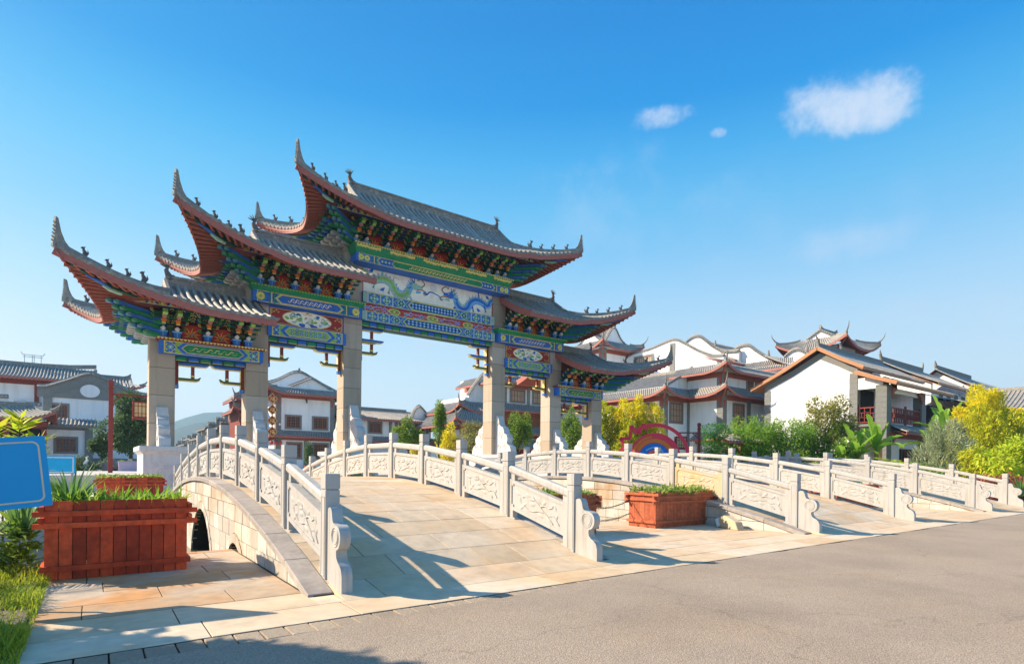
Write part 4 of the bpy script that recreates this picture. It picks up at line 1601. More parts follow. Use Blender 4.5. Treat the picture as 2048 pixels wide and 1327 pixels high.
# ---------------------------------------------------------------- flame panels, vases, bracket sets
def bracket_set(top):
    """one stepped bracket column on the front (-y) and the back; z from 0 (vase foot) to top"""
    mats = [MT[m] for m in ('blue', 'lblue', 'white', 'orange', 'pink', 'green', 'lgreen', 'dgreen', 'gold', 'dblue')]
    b = MB()
    for s in (-1,):
        y0 = s * .80
        b.c = 0                                             # bucket shaped block
        b.taper(0, y0, .02, .24, .12, .12, .15, .15)
        b.c = 1
        b.taper(0, y0, .24, .30, .17, .16, .18, .17)
        b.taper(0, y0, 0.0, .03, .14, .13, .14, .13)
        b.box(-.015, .015, y0 + s * .16, y0 + s * .165, .05, .24)
        T = [(.38, 1.0, 'w'), (.58, 1.25, 'o'), (.73, 1.55, 'p'), (.87, 1.82, 'g')]
        for k, (z, yy, t) in enumerate(T):
            z = z * top
            b.c = 7 if k % 2 == 0 else 9
            b.box(-.05, .05, s * .4, s * (yy - .08), z, z + .10)
            e = s * yy
            if t == 'w':
                b.c = 2
                b.tube([(0, e - s * .14, z - .02), (0, e, z + .03), (0, e + s * .05, z + .1)], [.085, .10, .03], 6)
            elif t == 'o':
                b.c = 3
                b.taper(0, e, z, z + .15, .065, .08, .10, .1)
                b.c = 8
                b.taper(0, e, z - .03, z, .07, .08, .065, .08)
            elif t == 'p':
                b.c = 4
                b.taper(0, e, z, z + .09, .06, .08, .085, .09)
                b.c = 2
                b.box(-.075, .075, e - .08, e + .08, z + .092, z + .14)
            else:
                b.c = 5
                b.prism([(s * p, q) for p, q in [(yy - .3, z), (yy + .02, z - .06), (yy + .14, z + .02), (yy + .1, z + .14), (yy - .02, z + .2), (yy - .3, z + .2)]], 'x', -.085, .085)
                b.c = 6
                b.prism([(s * p, q) for p, q in [(yy + .0, z - .075), (yy + .16, z + .01), (yy + .115, z + .16), (yy + .1, z + .14), (yy + .14, z + .02), (yy + .02, z - .06)]], 'x', -.09, .09)
            # cross arm with turned-up ends
            b.c = 7
            w = .36 + .05 * k
            yb = s * (yy - .22)
            b.prism([(-w, z + .13), (-w + .05, z + .03), (-w + .2, z + .0), (w - .2, z + .0), (w - .05, z + .03), (w, z + .13), (w - .06, z + .15), (w - .16, z + .10), (-w + .16, z + .10), (-w + .06, z + .15)], 'y', yb - .03, yb + .03)
            b.c = 8 if k % 2 else 6
            for e2 in (-1, 1):
                b.tube([(e2 * (w - .12), yb + s * .034, z + .05), (e2 * (w - .03), yb + s * .034, z + .09), (e2 * (w - .0), yb + s * .034, z + .15), (e2 * (w - .08), yb + s * .034, z + .17), (e2 * (w - .1), yb + s * .034, z + .11)], .012, 4)
    return b.mesh('bracket_set', mats)


def vine_board(par, x0, x1, y, z, seed, h=.13):
    """pierced carved board between bracket columns"""
    b = MB()
    mats = [MT['dgreen'], MT['gold'], MT['green'], MT['dblue']]
    rr = random.Random(seed)
    n = max(2, int((x1 - x0) / .2))
    top, bot = [], []
    for i in range(n * 2 + 1):
        u = x0 + (x1 - x0) * i / (2 * n)
        top.append((u, z + h))
        bot.append((u, z + (.0 if i % 2 else .05)))
    for i in range(2 * n):
        b.c = 0 if (i // 2) % 3 else 3
        b.prism([bot[i], bot[i + 1], top[i + 1], top[i]], 'y', y - .018, y + .018)
    s = -1 if y < 0 else 1
    for i in range(n):
        u = x0 + (x1 - x0) * (i + .5) / n
        b.c = 1 if i % 2 else 2
        yy = y + s * .022
        b.tube([(u - .08, yy, z + .03), (u - .02, yy, z + .09), (u + .05, yy, z + .08), (u + .06, yy, z + .03), (u + .01, yy, z + .04)], .011, 4)
    return b.build('carved_board', mats, par)


def flame_panel(par, x0, x1, z0, z1):
    b = MB()
    b.box(x0, x1, -.64, .64, z0, z1)
    o = b.build('flame_panel', MT['crimson'], par)
    for side in (-1, 1):
        f = Flat(side * .64, BM, side)
        cx, h = (x0 + x1) / 2, z1 - z0
        cz = z0 + h * .36
        for k in range(13):
            a0 = PI * (-.12 + 1.24 * k / 12)
            r = h * (.50 if k % 2 == 0 else .38)
            p = [(cx + r * t * math.cos(a0 + .12 * math.sin(t * 5)), cz + r * t * math.sin(a0 + .12 * math.sin(t * 5))) for t in (.25, .5, .75, 1)]
            f.stroke(p, h * .07, 'gold' if k % 2 == 0 else 'orange', 1, h * .01)
        f.disc(cx, cz + h * .02, h * .22, 'orange', 2, 12, h * .17)
        for u, w, m in ((-.09, -.03, 'dgreen'), (.09, -.03, 'dgreen'), (0, .08, 'blue')):
            f.disc(cx + u * h, cz + w * h, h * .075, 'gold', 3, 10)
            f.disc(cx + u * h, cz + w * h, h * .058, m, 4, 10)
        f.build('painting', o)
    return o


def arm(b, p, d, L, w, h, cm, ce, tip=.16):
    """long bracket arm with a rounded painted head; d a unit vector in plan"""
    p = Vector(p)
    d = Vector(d)
    q = p + d * L
    b.c = cm
    b.bar(p, q, w, h)
    b.c = ce
    b.bar(q, q + d * tip * .6, w * 1.12, h * 1.12, w2=w * 1.0, h2=h * .95)
    b.bar(q + d * tip * .6, q + d * tip, w * 1.0, h * .95, w2=w * .4, h2=h * .4)


MT['bracketgreen'] = M('bracket head green', (0.07, 0.27, 0.14), 0.5, 0.25, 9)
MT['bracketteal'] = M('bracket head teal', (0.10, 0.28, 0.30), 0.5, 0.25, 9)
_bs = {}


def bracket_zone(par, x0, x1, xs, z0, top, outs, nflame):
    """x0..x1 the wall under the roof; xs bracket positions; outs: sides (-1/1) that end in a free gable with fanned arms"""
    bz = node('bracket_tier', par)
    k = round(top, 3)
    if k not in _bs:
        _bs[k] = bracket_set(top)
    for x in xs:
        put('bracket_set', _bs[k], bz, (x, 0, z0))
        put('bracket_set', _bs[k], bz, (x, 0, z0), (0, 0, PI))
    b = MB()
    b.box(x0, x1, -.38, .38, z0 - .01, z0 + top * 1.15)
    b.build('backing_wall', MT['maroon'], bz)
    for i in range(len(xs) - 1):
        if xs[i + 1] - xs[i] > .75:
            flame_panel(bz, xs[i] + .2, xs[i + 1] - .2, z0 + .02, z0 + .74 * top)
    for s in (-1, 1):
        for j, (z, yy) in enumerate(((.80, 1.02), (.86, 1.28), (.93, 1.52), (1.02, 1.78))):
            vine_board(bz, x0 - .0, x1 + .0, s * (yy - .1), z0 + z * top, j + 3, .15)
        f = Flat(s * 1.98, BM, s)
        zf = z0 + 1.12 * top
        xa, xb = x0 - (1.3 if -1 in outs else 0), x1 + (1.3 if 1 in outs else 0)
        b = MB()
        b.box(xa, xb, s * 1.85, s * 1.97, zf, zf + .22)
        fr = b.build('frieze', MT['dblue'], bz)
        n = int((xb - xa) / .36)
        for i in range(n):
            u = xa + (xb - xa) * (i + .5) / n
            f.poly([(u - .16, zf + .02), (u + .16, zf + .02), (u + .08, zf + .17), (u, zf + .2), (u - .08, zf + .17)][::1], 'lgreen' if i % 2 else 'sage', 0)
            f.disc(u, zf + .09, .055, 'gold' if i % 2 else 'orange', 1, 8)
        f.rect(xa, xb, zf, zf + .02, 'gold', 1)
        f.build('painting', fr)
    mats = [MT[m] for m in ('green', 'blue', 'greywhite', 'orange', 'bracketgreen', 'bracketteal', 'dgreen', 'dblue', 'white')]
    for o in outs:
        xe = x1 if o > 0 else x0
        for t in range(6):                                  # six rising tiers of arms
            b = MB()
            z = z0 + .02 + (.17 * t + .02) * top
            L = .55 + .27 * t
            for y in ((-.75, -.25, .25, .75) if t < 3 else (-1.15, -.7, -.25, .25, .7, 1.15)):
                if t < 3:
                    arm(b, (xe - o * .1, y, z), (o, 0, 0), L, .17, .17, 2, 2)
                else:
                    c = (0, 1, 0, 1)[(t + int(abs(y) * 10)) % 4]
                    arm(b, (xe - o * .1, y, z + .03), (o, 0, 0), L, .12, .15, c, 4 if c == 0 else 5)
                    b.c = 3
                    b.taper(xe + o * (L - .28), y, z + .12, z + .22, .06, .07, .09, .1)
            for s in (-1, 1):                               # diagonal arms
                for off in (-.25, .25):
                    d = Vector((o, s * 1.0, 0)).normalized()
                    arm(b, (xe - o * .15 + off * .5, s * .55 - s * off * .0, z + .02), d, (L + .55) * 1.05, .13, .14, (t % 2), 4 if t % 2 == 0 else 5)
                # arms along the front beside the corner
            # cross pieces
            b.c = 6 if t % 2 else 7
            b.box(xe + o * (L - .35), xe + o * (L - .27), -.9 - .16 * t, .9 + .16 * t, z + .02, z + .12)
            b.build('corner_bracket', mats, bz)
    return bz


# ---------------------------------------------------------------- roofs
def pw(x):
    return .60 * x + .40 * x * x


class Roof:
    """hip-and-gable roof; x along the ridge. ends: 'hip' or 'verge' on the low-x and high-x side"""
    def __init__(s, x0, x1, g0, g1, ends, D, ze, zr, rise, flare, sg=.58, fx=1.0):
        s.x0, s.x1, s.g0, s.g1, s.ends, s.D, s.ze, s.zr, s.rise, s.flare, s.sg = x0, x1, g0, g1, ends, D, ze, zr, rise, flare, sg
        s.fx = fx + flare                                   # how far the corner is drawn out along x
        if ends[0] == 'hip':
            s.x0 += fx
        if ends[1] == 'hip':
            s.x1 -= fx

    def cf(s, x):                                           # corner weight along the front eave
        c = 0
        if s.ends[0] == 'hip':
            c = max(c, 1 - (x - s.x0) / (2.0 * (s.g0 - s.x0)))
        if s.ends[1] == 'hip':
            c = max(c, 1 - (s.x1 - x) / (2.0 * (s.x1 - s.g1)))
        return max(0, min(1.12, c)) ** 2.3

    def cs(s, y):                                           # corner weight along the end eave
        return max(0, 1 - (s.D - abs(y)) / (2.0 * s.D * s.sg)) ** 2.3

    def smax(s, x):
        if s.ends[0] == 'hip' and x < s.g0:
            return s.sg * (x - s.x0) / (s.g0 - s.x0)
        if s.ends[1] == 'hip' and x > s.g1:
            return s.sg * (s.x1 - x) / (s.x1 - s.g1)
        return 1.0

    def front(s, x, q, side=-1):
        """q = 0 at the eave, 1 at the top of this row"""
        c = s.cf(x)
        t = max(0, s.smax(x)) * q
        w = c * max(0, 1 - t / s.sg)
        v = s.D * (1 - t) + s.flare * w
        dxo = 0
        if s.ends[0] == 'hip' and x < s.g0:
            dxo = -s.fx * w
        if s.ends[1] == 'hip' and x > s.g1:
            dxo = s.fx * w
        return Vector((x + dxo, side * v, s.ze + (s.zr - s.ze) * pw(t) + s.rise * c * (1 - max(0, t)) ** 1.3))

    def hipside(s, y, q, o):
        """end slope, o = -1 low-x end, +1 high-x end"""
        c = s.cs(y)
        xe, g = (s.x0, s.g0) if o < 0 else (s.x1, s.g1)
        t1 = min(s.sg, (1 - abs(y) / s.D))
        t = t1 * q
        w = c * max(0, 1 - t / s.sg)
        x = xe + (g - xe) * t / s.sg + o * s.fx * w
        y = y + (1 if y > 0 else -1) * s.flare * w
        return Vector((x, y, s.ze + (s.zr - s.ze) * pw(t) + s.rise * c * (1 - max(0, t)) ** 1.3))


def row_mesh(P, pitch, across, N=7, r=.085, mats=None, cap=True):
    """a barrel-tile row along points P (eave first) with its end disc and drip tile; across = unit vector along the eave"""
    b = MB()
    ax = Vector(across)
    n = len(P)
    ring = [(-1, -.25), (-.92, .35), (-.5, .85), (0, 1.0), (.5, .85), (.92, .35), (1, -.25)]
    base = len(b.v)
    for i, p in enumerate(P):
        d = (P[min(i + 1, n - 1)] - P[max(i - 1, 0)]).normalized()
        up = ax.cross(d)
        if up.z < 0:
            up = -up
        for a, h in ring:
            b.v.append(tuple(p + ax * a * r + up * h * r))
    m = len(ring)
    for i in range(n - 1):
        for j in range(m - 1):
            b.f.append((base + i * m + j, base + i * m + j + 1, base + (i + 1) * m + j + 1, base + (i + 1) * m + j))
            b.mi.append(0)
    if cap:
        out = Vector((ax.y, -ax.x, 0)).normalized()
        if out.dot(P[0] - P[1]) < 0:
            out = -out
        c = P[0] + out * .012
        pts = [c + ax * (r * 1.12 * math.cos(t)) + Vector((0, 0, 1)) * (r * 1.12 * math.sin(t) + .01) for t in [2 * PI * k / 10 for k in range(10)]]
        n0 = len(b.v)
        b.v += [tuple(p) for p in pts] + [tuple(p - out * .05) for p in pts]
        b.f.append(tuple(range(n0, n0 + 10)))
        b.mi.append(1)
        for k in range(10):
            b.f.append((n0 + k, n0 + (k + 1) % 10, n0 + 10 + (k + 1) % 10, n0 + 10 + k))
            b.mi.append(1)
        # scalloped drip tile between this row and the next
        c2 = P[0] + ax * pitch / 2 + out * .03
        w = pitch * .46
        sc = [c2 + ax * (w * math.cos(t)) + Vector((0, 0, 1)) * (-w * .95 * abs(math.sin(t)) + .03) for t in [PI * k / 8 for k in range(9)]]
        n0 = len(b.v)
        b.v += [tuple(p) for p in sc] + [tuple(p - out * .03) for p in sc]
        b.f.append(tuple(range(n0, n0 + 9)))
        b.f.append(tuple(range(n0 + 17, n0 + 8, -1)))
        b.mi += [1, 1]
        for k in range(9):
            b.f.append((n0 + k, n0 + (k + 1) % 9, n0 + 9 + (k + 1) % 9, n0 + 9 + k))
            b.mi.append(1)
    return b


def beast(b, p, h, d):
    """little seated ridge beast: body, head, raised tail"""
    p = Vector(p)
    d = Vector((d[0], d[1], 0)).normalized()
    z = Vector((0, 0, 1))
    b.tube([p, p + z * h * .18], [h * .2, h * .16], 6)
    b.tube([p - d * h * .12 + z * h * .15, p - d * h * .05 + z * h * .4, p + d * h * .1 + z * h * .62, p + d * h * .12 + z * h * .75], [h * .17, h * .19, h * .13, h * .1], 6)
    b.tube([p + d * h * .05 + z * h * .78, p + d * h * .2 + z * h * .84, p + d * h * .34 + z * h * .78], [h * .11, h * .13, h * .06], 6)
    b.tube([p + d * h * .1 + z * h * .4, p + d * h * .22 + z * h * .1], [h * .07, h * .05], 5)
    b.tube([p - d * h * .18 + z * h * .2, p - d * h * .32 + z * h * .45, p - d * h * .26 + z * h * .75], [h * .07, h * .08, h * .02], 5)
    for e in (-1, 1):
        sd = Vector((-d.y, d.x, 0)) * e
        b.tube([p + d * h * .06 + z * h * .88 + sd * h * .05, p - d * h * .02 + z * h * 1.02 + sd * h * .09], [h * .045, h * .012], 4)


def finial_dragon(b, p, h, d):
    """dragon-fish ridge end: open mouth on the ridge, tail fanned upwards"""
    p = Vector(p)
    d = Vector(d)
    z = Vector((0, 0, 1))
    b.tube([p - d * h * .25, p + z * h * .25 - d * h * .1, p + z * h * .55 + d * h * .02, p + z * h * .8 - d * h * .08], [h * .2, h * .2, h * .13, h * .07], 6)
    for k in range(5):
        a = 1.0 + k * .45
        q = p + z * h * .72 - d * h * .05
        b.bar(q, q + (d * math.cos(a) * -1 + z * math.sin(a)) * h * .42, h * .1, h * .05, up=(0, 1, 0) if abs(d.x) > .5 else (1, 0, 0), w2=h * .03)
    b.tube([p - d * h * .2 + z * h * .2, p - d * h * .42 + z * h * .3], [h * .12, h * .06], 5)


def build_roof(rf, pitch=.305, spire_h=.95, front_rows=True, name='roof', ridge_h=.38, beasts=4):
    root = node(name, gate)
    xs = []
    n = max(4, round((rf.x1 - rf.x0) / pitch))
    pt = (rf.x1 - rf.x0) / n
    fine = [rf.x0 + (rf.x1 - rf.x0) * i / 400 for i in range(401)]
    fp = [rf.front(x, 0) for x in fine]
    cum = [0]
    for a_, c_ in zip(fp[:-1], fp[1:]):
        cum.append(cum[-1] + (c_ - a_).length)
    n = max(4, round(cum[-1] / pitch))
    pt = cum[-1] / n
    xs = [float(v) for v in np.interp([(i + .5) * pt for i in range(n)], cum, fine)]
    ef = 1e-3
    N = 8
    # roof deck (pan tiles) and soffit board
    b = MB()
    sb = MB()
    cols = [rf.x0 + (rf.x1 - rf.x0) * i / (2 * n) for i in range(2 * n + 1)]
    for side in (-1, 1):
        for i in range(len(cols) - 1):
            A = [rf.front(cols[i], q / N, side) for q in range(N + 1)]
            B = [rf.front(cols[i + 1], q / N, side) for q in range(N + 1)]
            b.strip(A, B)
            o = Vector((0, 0, -.20))
            sb.strip([p + o for p in A], [p + o for p in B])
    ys = [-rf.D + 2 * rf.D * i / 24 for i in range(25)]
    for o in (-1, 1):
        if rf.ends[0 if o < 0 else 1] != 'hip':
            continue
        for i in range(24):
            A = [rf.hipside(ys[i], q / 6, o) for q in range(7)]
            B = [rf.hipside(ys[i + 1], q / 6, o) for q in range(7)]
            b.strip(A, B)
            d = Vector((0, 0, -.20))
            sb.strip([p + d for p in A], [p + d for p in B])
        # small upright gable above the end slope
        g = rf.g0 if o < 0 else rf.g1
        vg = rf.D * (1 - rf.sg)
        pts = []
        for k in range(9):
            v = vg * (1 - 2 * k / 8)
            t = 1 - abs(v) / rf.D
            pts.append((v, rf.ze + (rf.zr - rf.ze) * pw(t)))
        lo = pts[0][1]
        b.prism(pts + [(-vg, lo - .02), (vg, lo - .02)], 'x', g - .06 * o, g + .03 * o)
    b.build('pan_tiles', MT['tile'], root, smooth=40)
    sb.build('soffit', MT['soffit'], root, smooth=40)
    # barrel rows
    for x in xs:
        for side in (-1, 1):
            nn = 9 if rf.smax(x) > .6 else 6
            P = [rf.front(x, q / nn, side) + Vector((0, 0, .03)) for q in range(nn + 1)]
            if (P[0] - P[-1]).length < .22:
                P[-1] = P[0] + Vector((0, -side * .22, .1))
                P = [P[0].lerp(P[-1], q / 3) for q in range(4)]
            tg = (rf.front(x + ef, 0, side) - rf.front(x - ef, 0, side)).normalized()
            row_mesh(P, pt, tg).build('tile_row', [MT['tilebarrel'], MT['ridge']], root, smooth=50)
    for o in (-1, 1):
        if rf.ends[0 if o < 0 else 1] != 'hip':
            continue
        fine = [-rf.D + 2 * rf.D * i / 300 for i in range(301)]
        fp = [rf.hipside(y, 0, o) for y in fine]
        cum = [0]
        for a_, c_ in zip(fp[:-1], fp[1:]):
            cum.append(cum[-1] + (c_ - a_).length)
        m = max(4, round(cum[-1] / pitch))
        for y in np.interp([(i + .5) * cum[-1] / m for i in range(m)], cum, fine):
            y = float(y)
            P = [rf.hipside(y, q / 6, o) + Vector((0, 0, .03)) for q in range(7)]
            if (P[0] - P[-1]).length < .22:
                P = [P[0].lerp(P[0] + Vector((-o * .22, 0, .1)), q / 3) for q in range(4)]
            tg = (rf.hipside(y + ef, 0, o) - rf.hipside(y - ef, 0, o)).normalized()
            row_mesh(P, cum[-1] / m, tg).build('tile_row', [MT['tilebarrel'], MT['ridge']], root, smooth=50)
    # fascia boards along the eaves, rafters beneath
    fb, rb_ = MB(), MB()
    pr = [(-.03, -.26), (.03, -.26), (.03, -.02), (-.03, -.02)]
    for side in (-1, 1):
        path = [rf.front(c, 0, side) + Vector((0, side * -.03, 0)) for c in cols]
        fb.sweep(path, [(0 - .03, -.27), (.03, -.27), (.03, -.03), (-.03, -.03)], side=(0, 1, 0))
    for o in (-1, 1):
        if rf.ends[0 if o < 0 else 1] == 'hip':
            path = [rf.hipside(y, 0, o) + Vector((o * -.03, 0, 0)) for y in ys]
            fb.sweep(path, [(-.03, -.27), (.03, -.27), (.03, -.03), (-.03, -.03)], side=(1, 0, 0))
        else:                                               # barge board up the abutting end
            x = rf.x0 if o < 0 else rf.x1
            for side in (-1, 1):
                path = [rf.front(x, q / 8, side) for q in range(9)]
                fb.sweep(path, [(-.03, -.29), (.03, -.29), (.03, .05), (-.03, .05)], side=(1, 0, 0))
    fb.build('fascia', MT['fascia'], root)
    nr = round((rf.x1 - rf.x0) / .2)
    for i in range(nr):
        x = rf.x0 + (rf.x1 - rf.x0) * (i + .5) / nr
        for side in (-1, 1):
            sm = max(.03, min(.55, rf.smax(x)))
            qe = sm / max(.03, rf.smax(x))
            a, c = rf.front(x, 0.02, side), rf.front(x, qe * .9, side)
            dz = Vector((0, 0, -.27))
            mid = rf.front(x, qe * .45, side)
            rb_.bar(a + dz, mid + dz, .085, .10)
            rb_.bar(mid + dz - Vector((0, 0, .03)), c + dz - Vector((0, 0, .03)), .085, .10)
    for o in (-1, 1):
        if rf.ends[0 if o < 0 else 1] != 'hip':
            continue
        m = round(2 * rf.D / .2)
        for i in range(m):
            y = -rf.D + 2 * rf.D * (i + .5) / m
            a, mid, c = rf.hipside(y, 0.02, o), rf.hipside(y, .5, o), rf.hipside(y, .95, o)
            if (a - c).length < .25:
                continue
            dz = Vector((0, 0, -.27))
            rb_.bar(a + dz, mid + dz, .085, .10)
            rb_.bar(mid + dz - Vector((0, 0, .03)), c + dz - Vector((0, 0, .03)), .085, .10)
    stuff(rb_.build('rafters', MT['rafter'], root))
    # main ridge: stacked courses with a pierced band
    rg = MB()
    a, c = (rf.g0 if rf.ends[0] == 'hip' else rf.x0), (rf.g1 if rf.ends[1] == 'hip' else rf.x1)
    rg.box(a, c, -.14, .14, rf.zr - .12, rf.zr + .06)
    rg.box(a, c, -.09, .09, rf.zr + .06, rf.zr + ridge_h - .09)
    rg.box(a, c, -.13, .13, rf.zr + ridge_h - .09, rf.zr + ridge_h - .03)
    path = [Vector((a + (c - a) * k / 10, 0, rf.zr + ridge_h - .02)) for k in range(11)]
    rg.tube(path, .08, 8)
    n_ = int((c - a) / .16)
    for k in range(n_):
        u = a + (c - a) * (k + .5) / n_
        for s in (-1, 1):
            rg.prism([(u - .06, rf.zr + .09), (u, rf.zr + .07), (u + .06, rf.zr + .09), (u, rf.zr + ridge_h - .1)], 'y', s * .09, s * .105)
    rg.build('ridge', MT['ridge'], root)
    if 'hip' in rf.ends:
        for o in (-1, 1):
            if rf.ends[0 if o < 0 else 1] != 'hip':
                continue
            g = rf.g0 if o < 0 else rf.g1
            fn = MB()
            finial_dragon(fn, (g - o * .05, 0, rf.zr + ridge_h - .15), .72, (o, 0, 0))
            fn.build('ridge_dragon', MT['beast'], root, smooth=40)
            for side in (-1, 1):
                hb = MB()
                # descending ridge on the gable edge, then the hip ridge to the corner
                p1 = []
                for k in range(6):
                    t = 1 - (1 - rf.sg) * k / 5
                    p1.append(Vector((g, side * rf.D * (1 - t), rf.ze + (rf.zr - rf.ze) * pw(t) + .07)))
                hb.sweep(p1, [(-.1, -.08), (.1, -.08), (.1, .1), (.06, .2), (-.06, .2), (-.1, .1)], side=(1, 0, 0))
                hip = []
                xe = rf.x0 if o < 0 else rf.x1
                for k in range(13):
                    t = rf.sg * (1 - k / 12)
                    x = xe + (g - xe) * t / rf.sg
                    v = rf.D * (1 - t)
                    c_ = max(0, 1 - t / (2 * rf.sg)) ** 2.3
                    fl = rf.flare * c_ * (1 - t / rf.sg)
                    hip.append(Vector((x + o * rf.fx * c_ * (1 - t / rf.sg), side * (v + fl), rf.ze + (rf.zr - rf.ze) * pw(1 - (v) / rf.D) + rf.rise * c_ * (1 - t) ** 1.3 + .05)))
                hb.sweep(hip, [(-.1, -.1), (.1, -.1), (.1, .1), (.055, .19), (-.055, .19), (-.1, .1)])
                hb.build('hip_ridge', MT['ridge'], root)
                # upswept spire
                tip = hip[-1]
                d = (hip[-1] - hip[-3])
                d.z = 0
                d.normalize()
                sp = MB()
                prof = [(-.75, .06), (-.46, .13), (-.27, .30), (-.15, .55), (-.06, spire_h), (.02, spire_h + .02), (.03, spire_h - .12), (.02, .55), (.05, .3), (.10, .05), (.10, -.06), (-.75, -.06)]
                side_v = Vector((-d.y, d.x, 0)) * .055
                n0 = len(sp.v)
                zoff = lambda a: 0 if a >= 0 else .0
                hp = lambda a: tip + d * a + Vector((0, 0, (hip[-3].z - tip.z) * min(1, -a / max(.2, ((hip[-1] - hip[-3]).length))) if a < 0 else 0))
                L_ = [hp(a) + Vector((0, 0, z)) for a, z in prof]
                k = len(L_)
                sp.v += [tuple(p + side_v) for p in L_] + [tuple(p - side_v) for p in L_]
                sp.f += [tuple(range(n0, n0 + k)), tuple(range(n0 + 2 * k - 1, n0 + k - 1, -1))]
                sp.mi += [0, 0]
                for i in range(k):
                    j = (i + 1) % k
                    sp.f.append((n0 + i, n0 + k + i, n0 + k + j, n0 + j))
                    sp.mi.append(0)
                for q in range(6):                          # little crockets on the outer edge
                    z = .12 + q * (spire_h - .2) / 6
                    c2 = tip + d * (.05 - .012 * q) + Vector((0, 0, z))
                    sp.tube([c2, c2 + d * .08 + Vector((0, 0, .05))], [.04, .02], 5)
                sp.build('spire', MT['ridge'], root)
                # corner beam with carved dragon head under the eave
                cb = MB()
                inn = hip[5] - Vector((0, 0, .42))
                outp = hip[-2] - Vector((0, 0, .34))
                mid = hip[8] - Vector((0, 0, .40))
                cb.c = 0
                cb.bar(inn, mid, .15, .18)
                cb.bar(mid, outp, .15, .16, w2=.11, h2=.1)
                cb.c = 1
                dd = (mid - inn).normalized()
                cb.tube([mid - dd * .5 - Vector((0, 0, .16)), mid - dd * .1 - Vector((0, 0, .17)), mid + dd * .2 - Vector((0, 0, .14))], [.07, .085, .04], 7)
                cb.c = 2
                cb.tube([mid - dd * .1 - Vector((0, 0, .12)), mid + dd * .35 - Vector((0, 0, .02)), mid + dd * .8 + Vector((0, 0, .0))], [.075, .07, .03], 6)
                cb.build('corner_beam', [MT['dgreen'], MT['sage'], MT['blue']], root, smooth=40)
                for k, idx in enumerate((10, 8, 6, 4)[:beasts]):
                    bb = MB()
                    q = hip[idx] + Vector((0, 0, .16))
                    beast(bb, q, (.36, .36, .34, .46)[k], d)
                    bb.build('ridge_beast', MT['beast'], root, smooth=40)
    return root


# centre roof
W = GX - 7.25
rC = Roof(-W, W, -(GX - 10.53), GX - 10.53, ('hip', 'hip'), 3.35, 13.22, 15.62, 1.02, .32)
build_roof(rC)
bracket_zone(gate, -4.7, 4.7, [-4.6, -4.05, -2.9, -1.62, -.32, 1.05, 2.3, 3.42, 4.05, 4.6], 12.46, 1.0, (-1, 1), 7)
for s in (-1, 1):
    x_in, x_tip, g = s * (GX - 10.62), s * (GX - 2.78), s * (GX - 5.95)
    if s < 0:
        r = Roof(x_tip, x_in, g, g, ('hip', 'verge'), 3.55, 10.12, 12.0, 1.36, .34)
    else:
        r = Roof(x_in, x_tip, g, g, ('verge', 'hip'), 3.55, 10.12, 12.0, 1.36, .34)
    build_roof(r, spire_h=.92)
    xs = [s * (GX - q) for q in (6.1, 6.62, 7.66, 8.72, 9.74, 10.2)]
    a, c = sorted((s * (CB[2] + CH), s * (CB[1] + .1)))
    bracket_zone(gate, a, c, sorted(xs), 9.58, .9, (s,), 3)
    x_in, x_tip, g = s * (GX - 6.15), s * (GX + .72), s * (GX - 2.46)
    if s < 0:
        r = Roof(x_tip, x_in, g, g, ('hip', 'verge'), 3.72, 7.43, 9.08, 1.22, .36)
    else:
        r = Roof(x_in, x_tip, g, g, ('verge', 'hip'), 3.72, 7.43, 9.08, 1.22, .36)
    build_roof(r, spire_h=.95)
    xs = [s * (GX - q) for q in (2.32, 2.84, 4.0, 5.15, 5.63)]
    a, c = sorted((s * (CB[1] + CH), s * (CB[0] + .1)))
    bracket_zone(gate, a, c, sorted(xs), 6.63, .95, (s,), 2)
# ================================================================== village buildings
GZ = 0.75                                # plaza level


def wallbox(t, x0, x1, y0, y1, z0, z1, mat='plaster', name='wall'):
    b = MB()
    b.box(x0, x1, y0, y1, z0, z1)
    return b.build(name, MT[mat], t)


def pier(t, x0, x1, y0, y1, z0, z1, mat='greybrick', courses=True):
    """grey brick corner pier with slightly uneven courses"""
    b = MB()
    z = z0
    k = 0
    while z < z1 - .01:
        z2 = min(z + .42, z1)
        e = .0 if k % 2 else .006
        b.box(x0 - e, x1 + e, y0 - e, y1 + e, z, z2 - .012)
        b.box(x0 + .012, x1 - .012, y0 + .012, y1 - .012, z2 - .012, z2)
        z = z2
        k += 1
    o = b.build('brick_pier', MT[mat], t)
    return stuff(o)


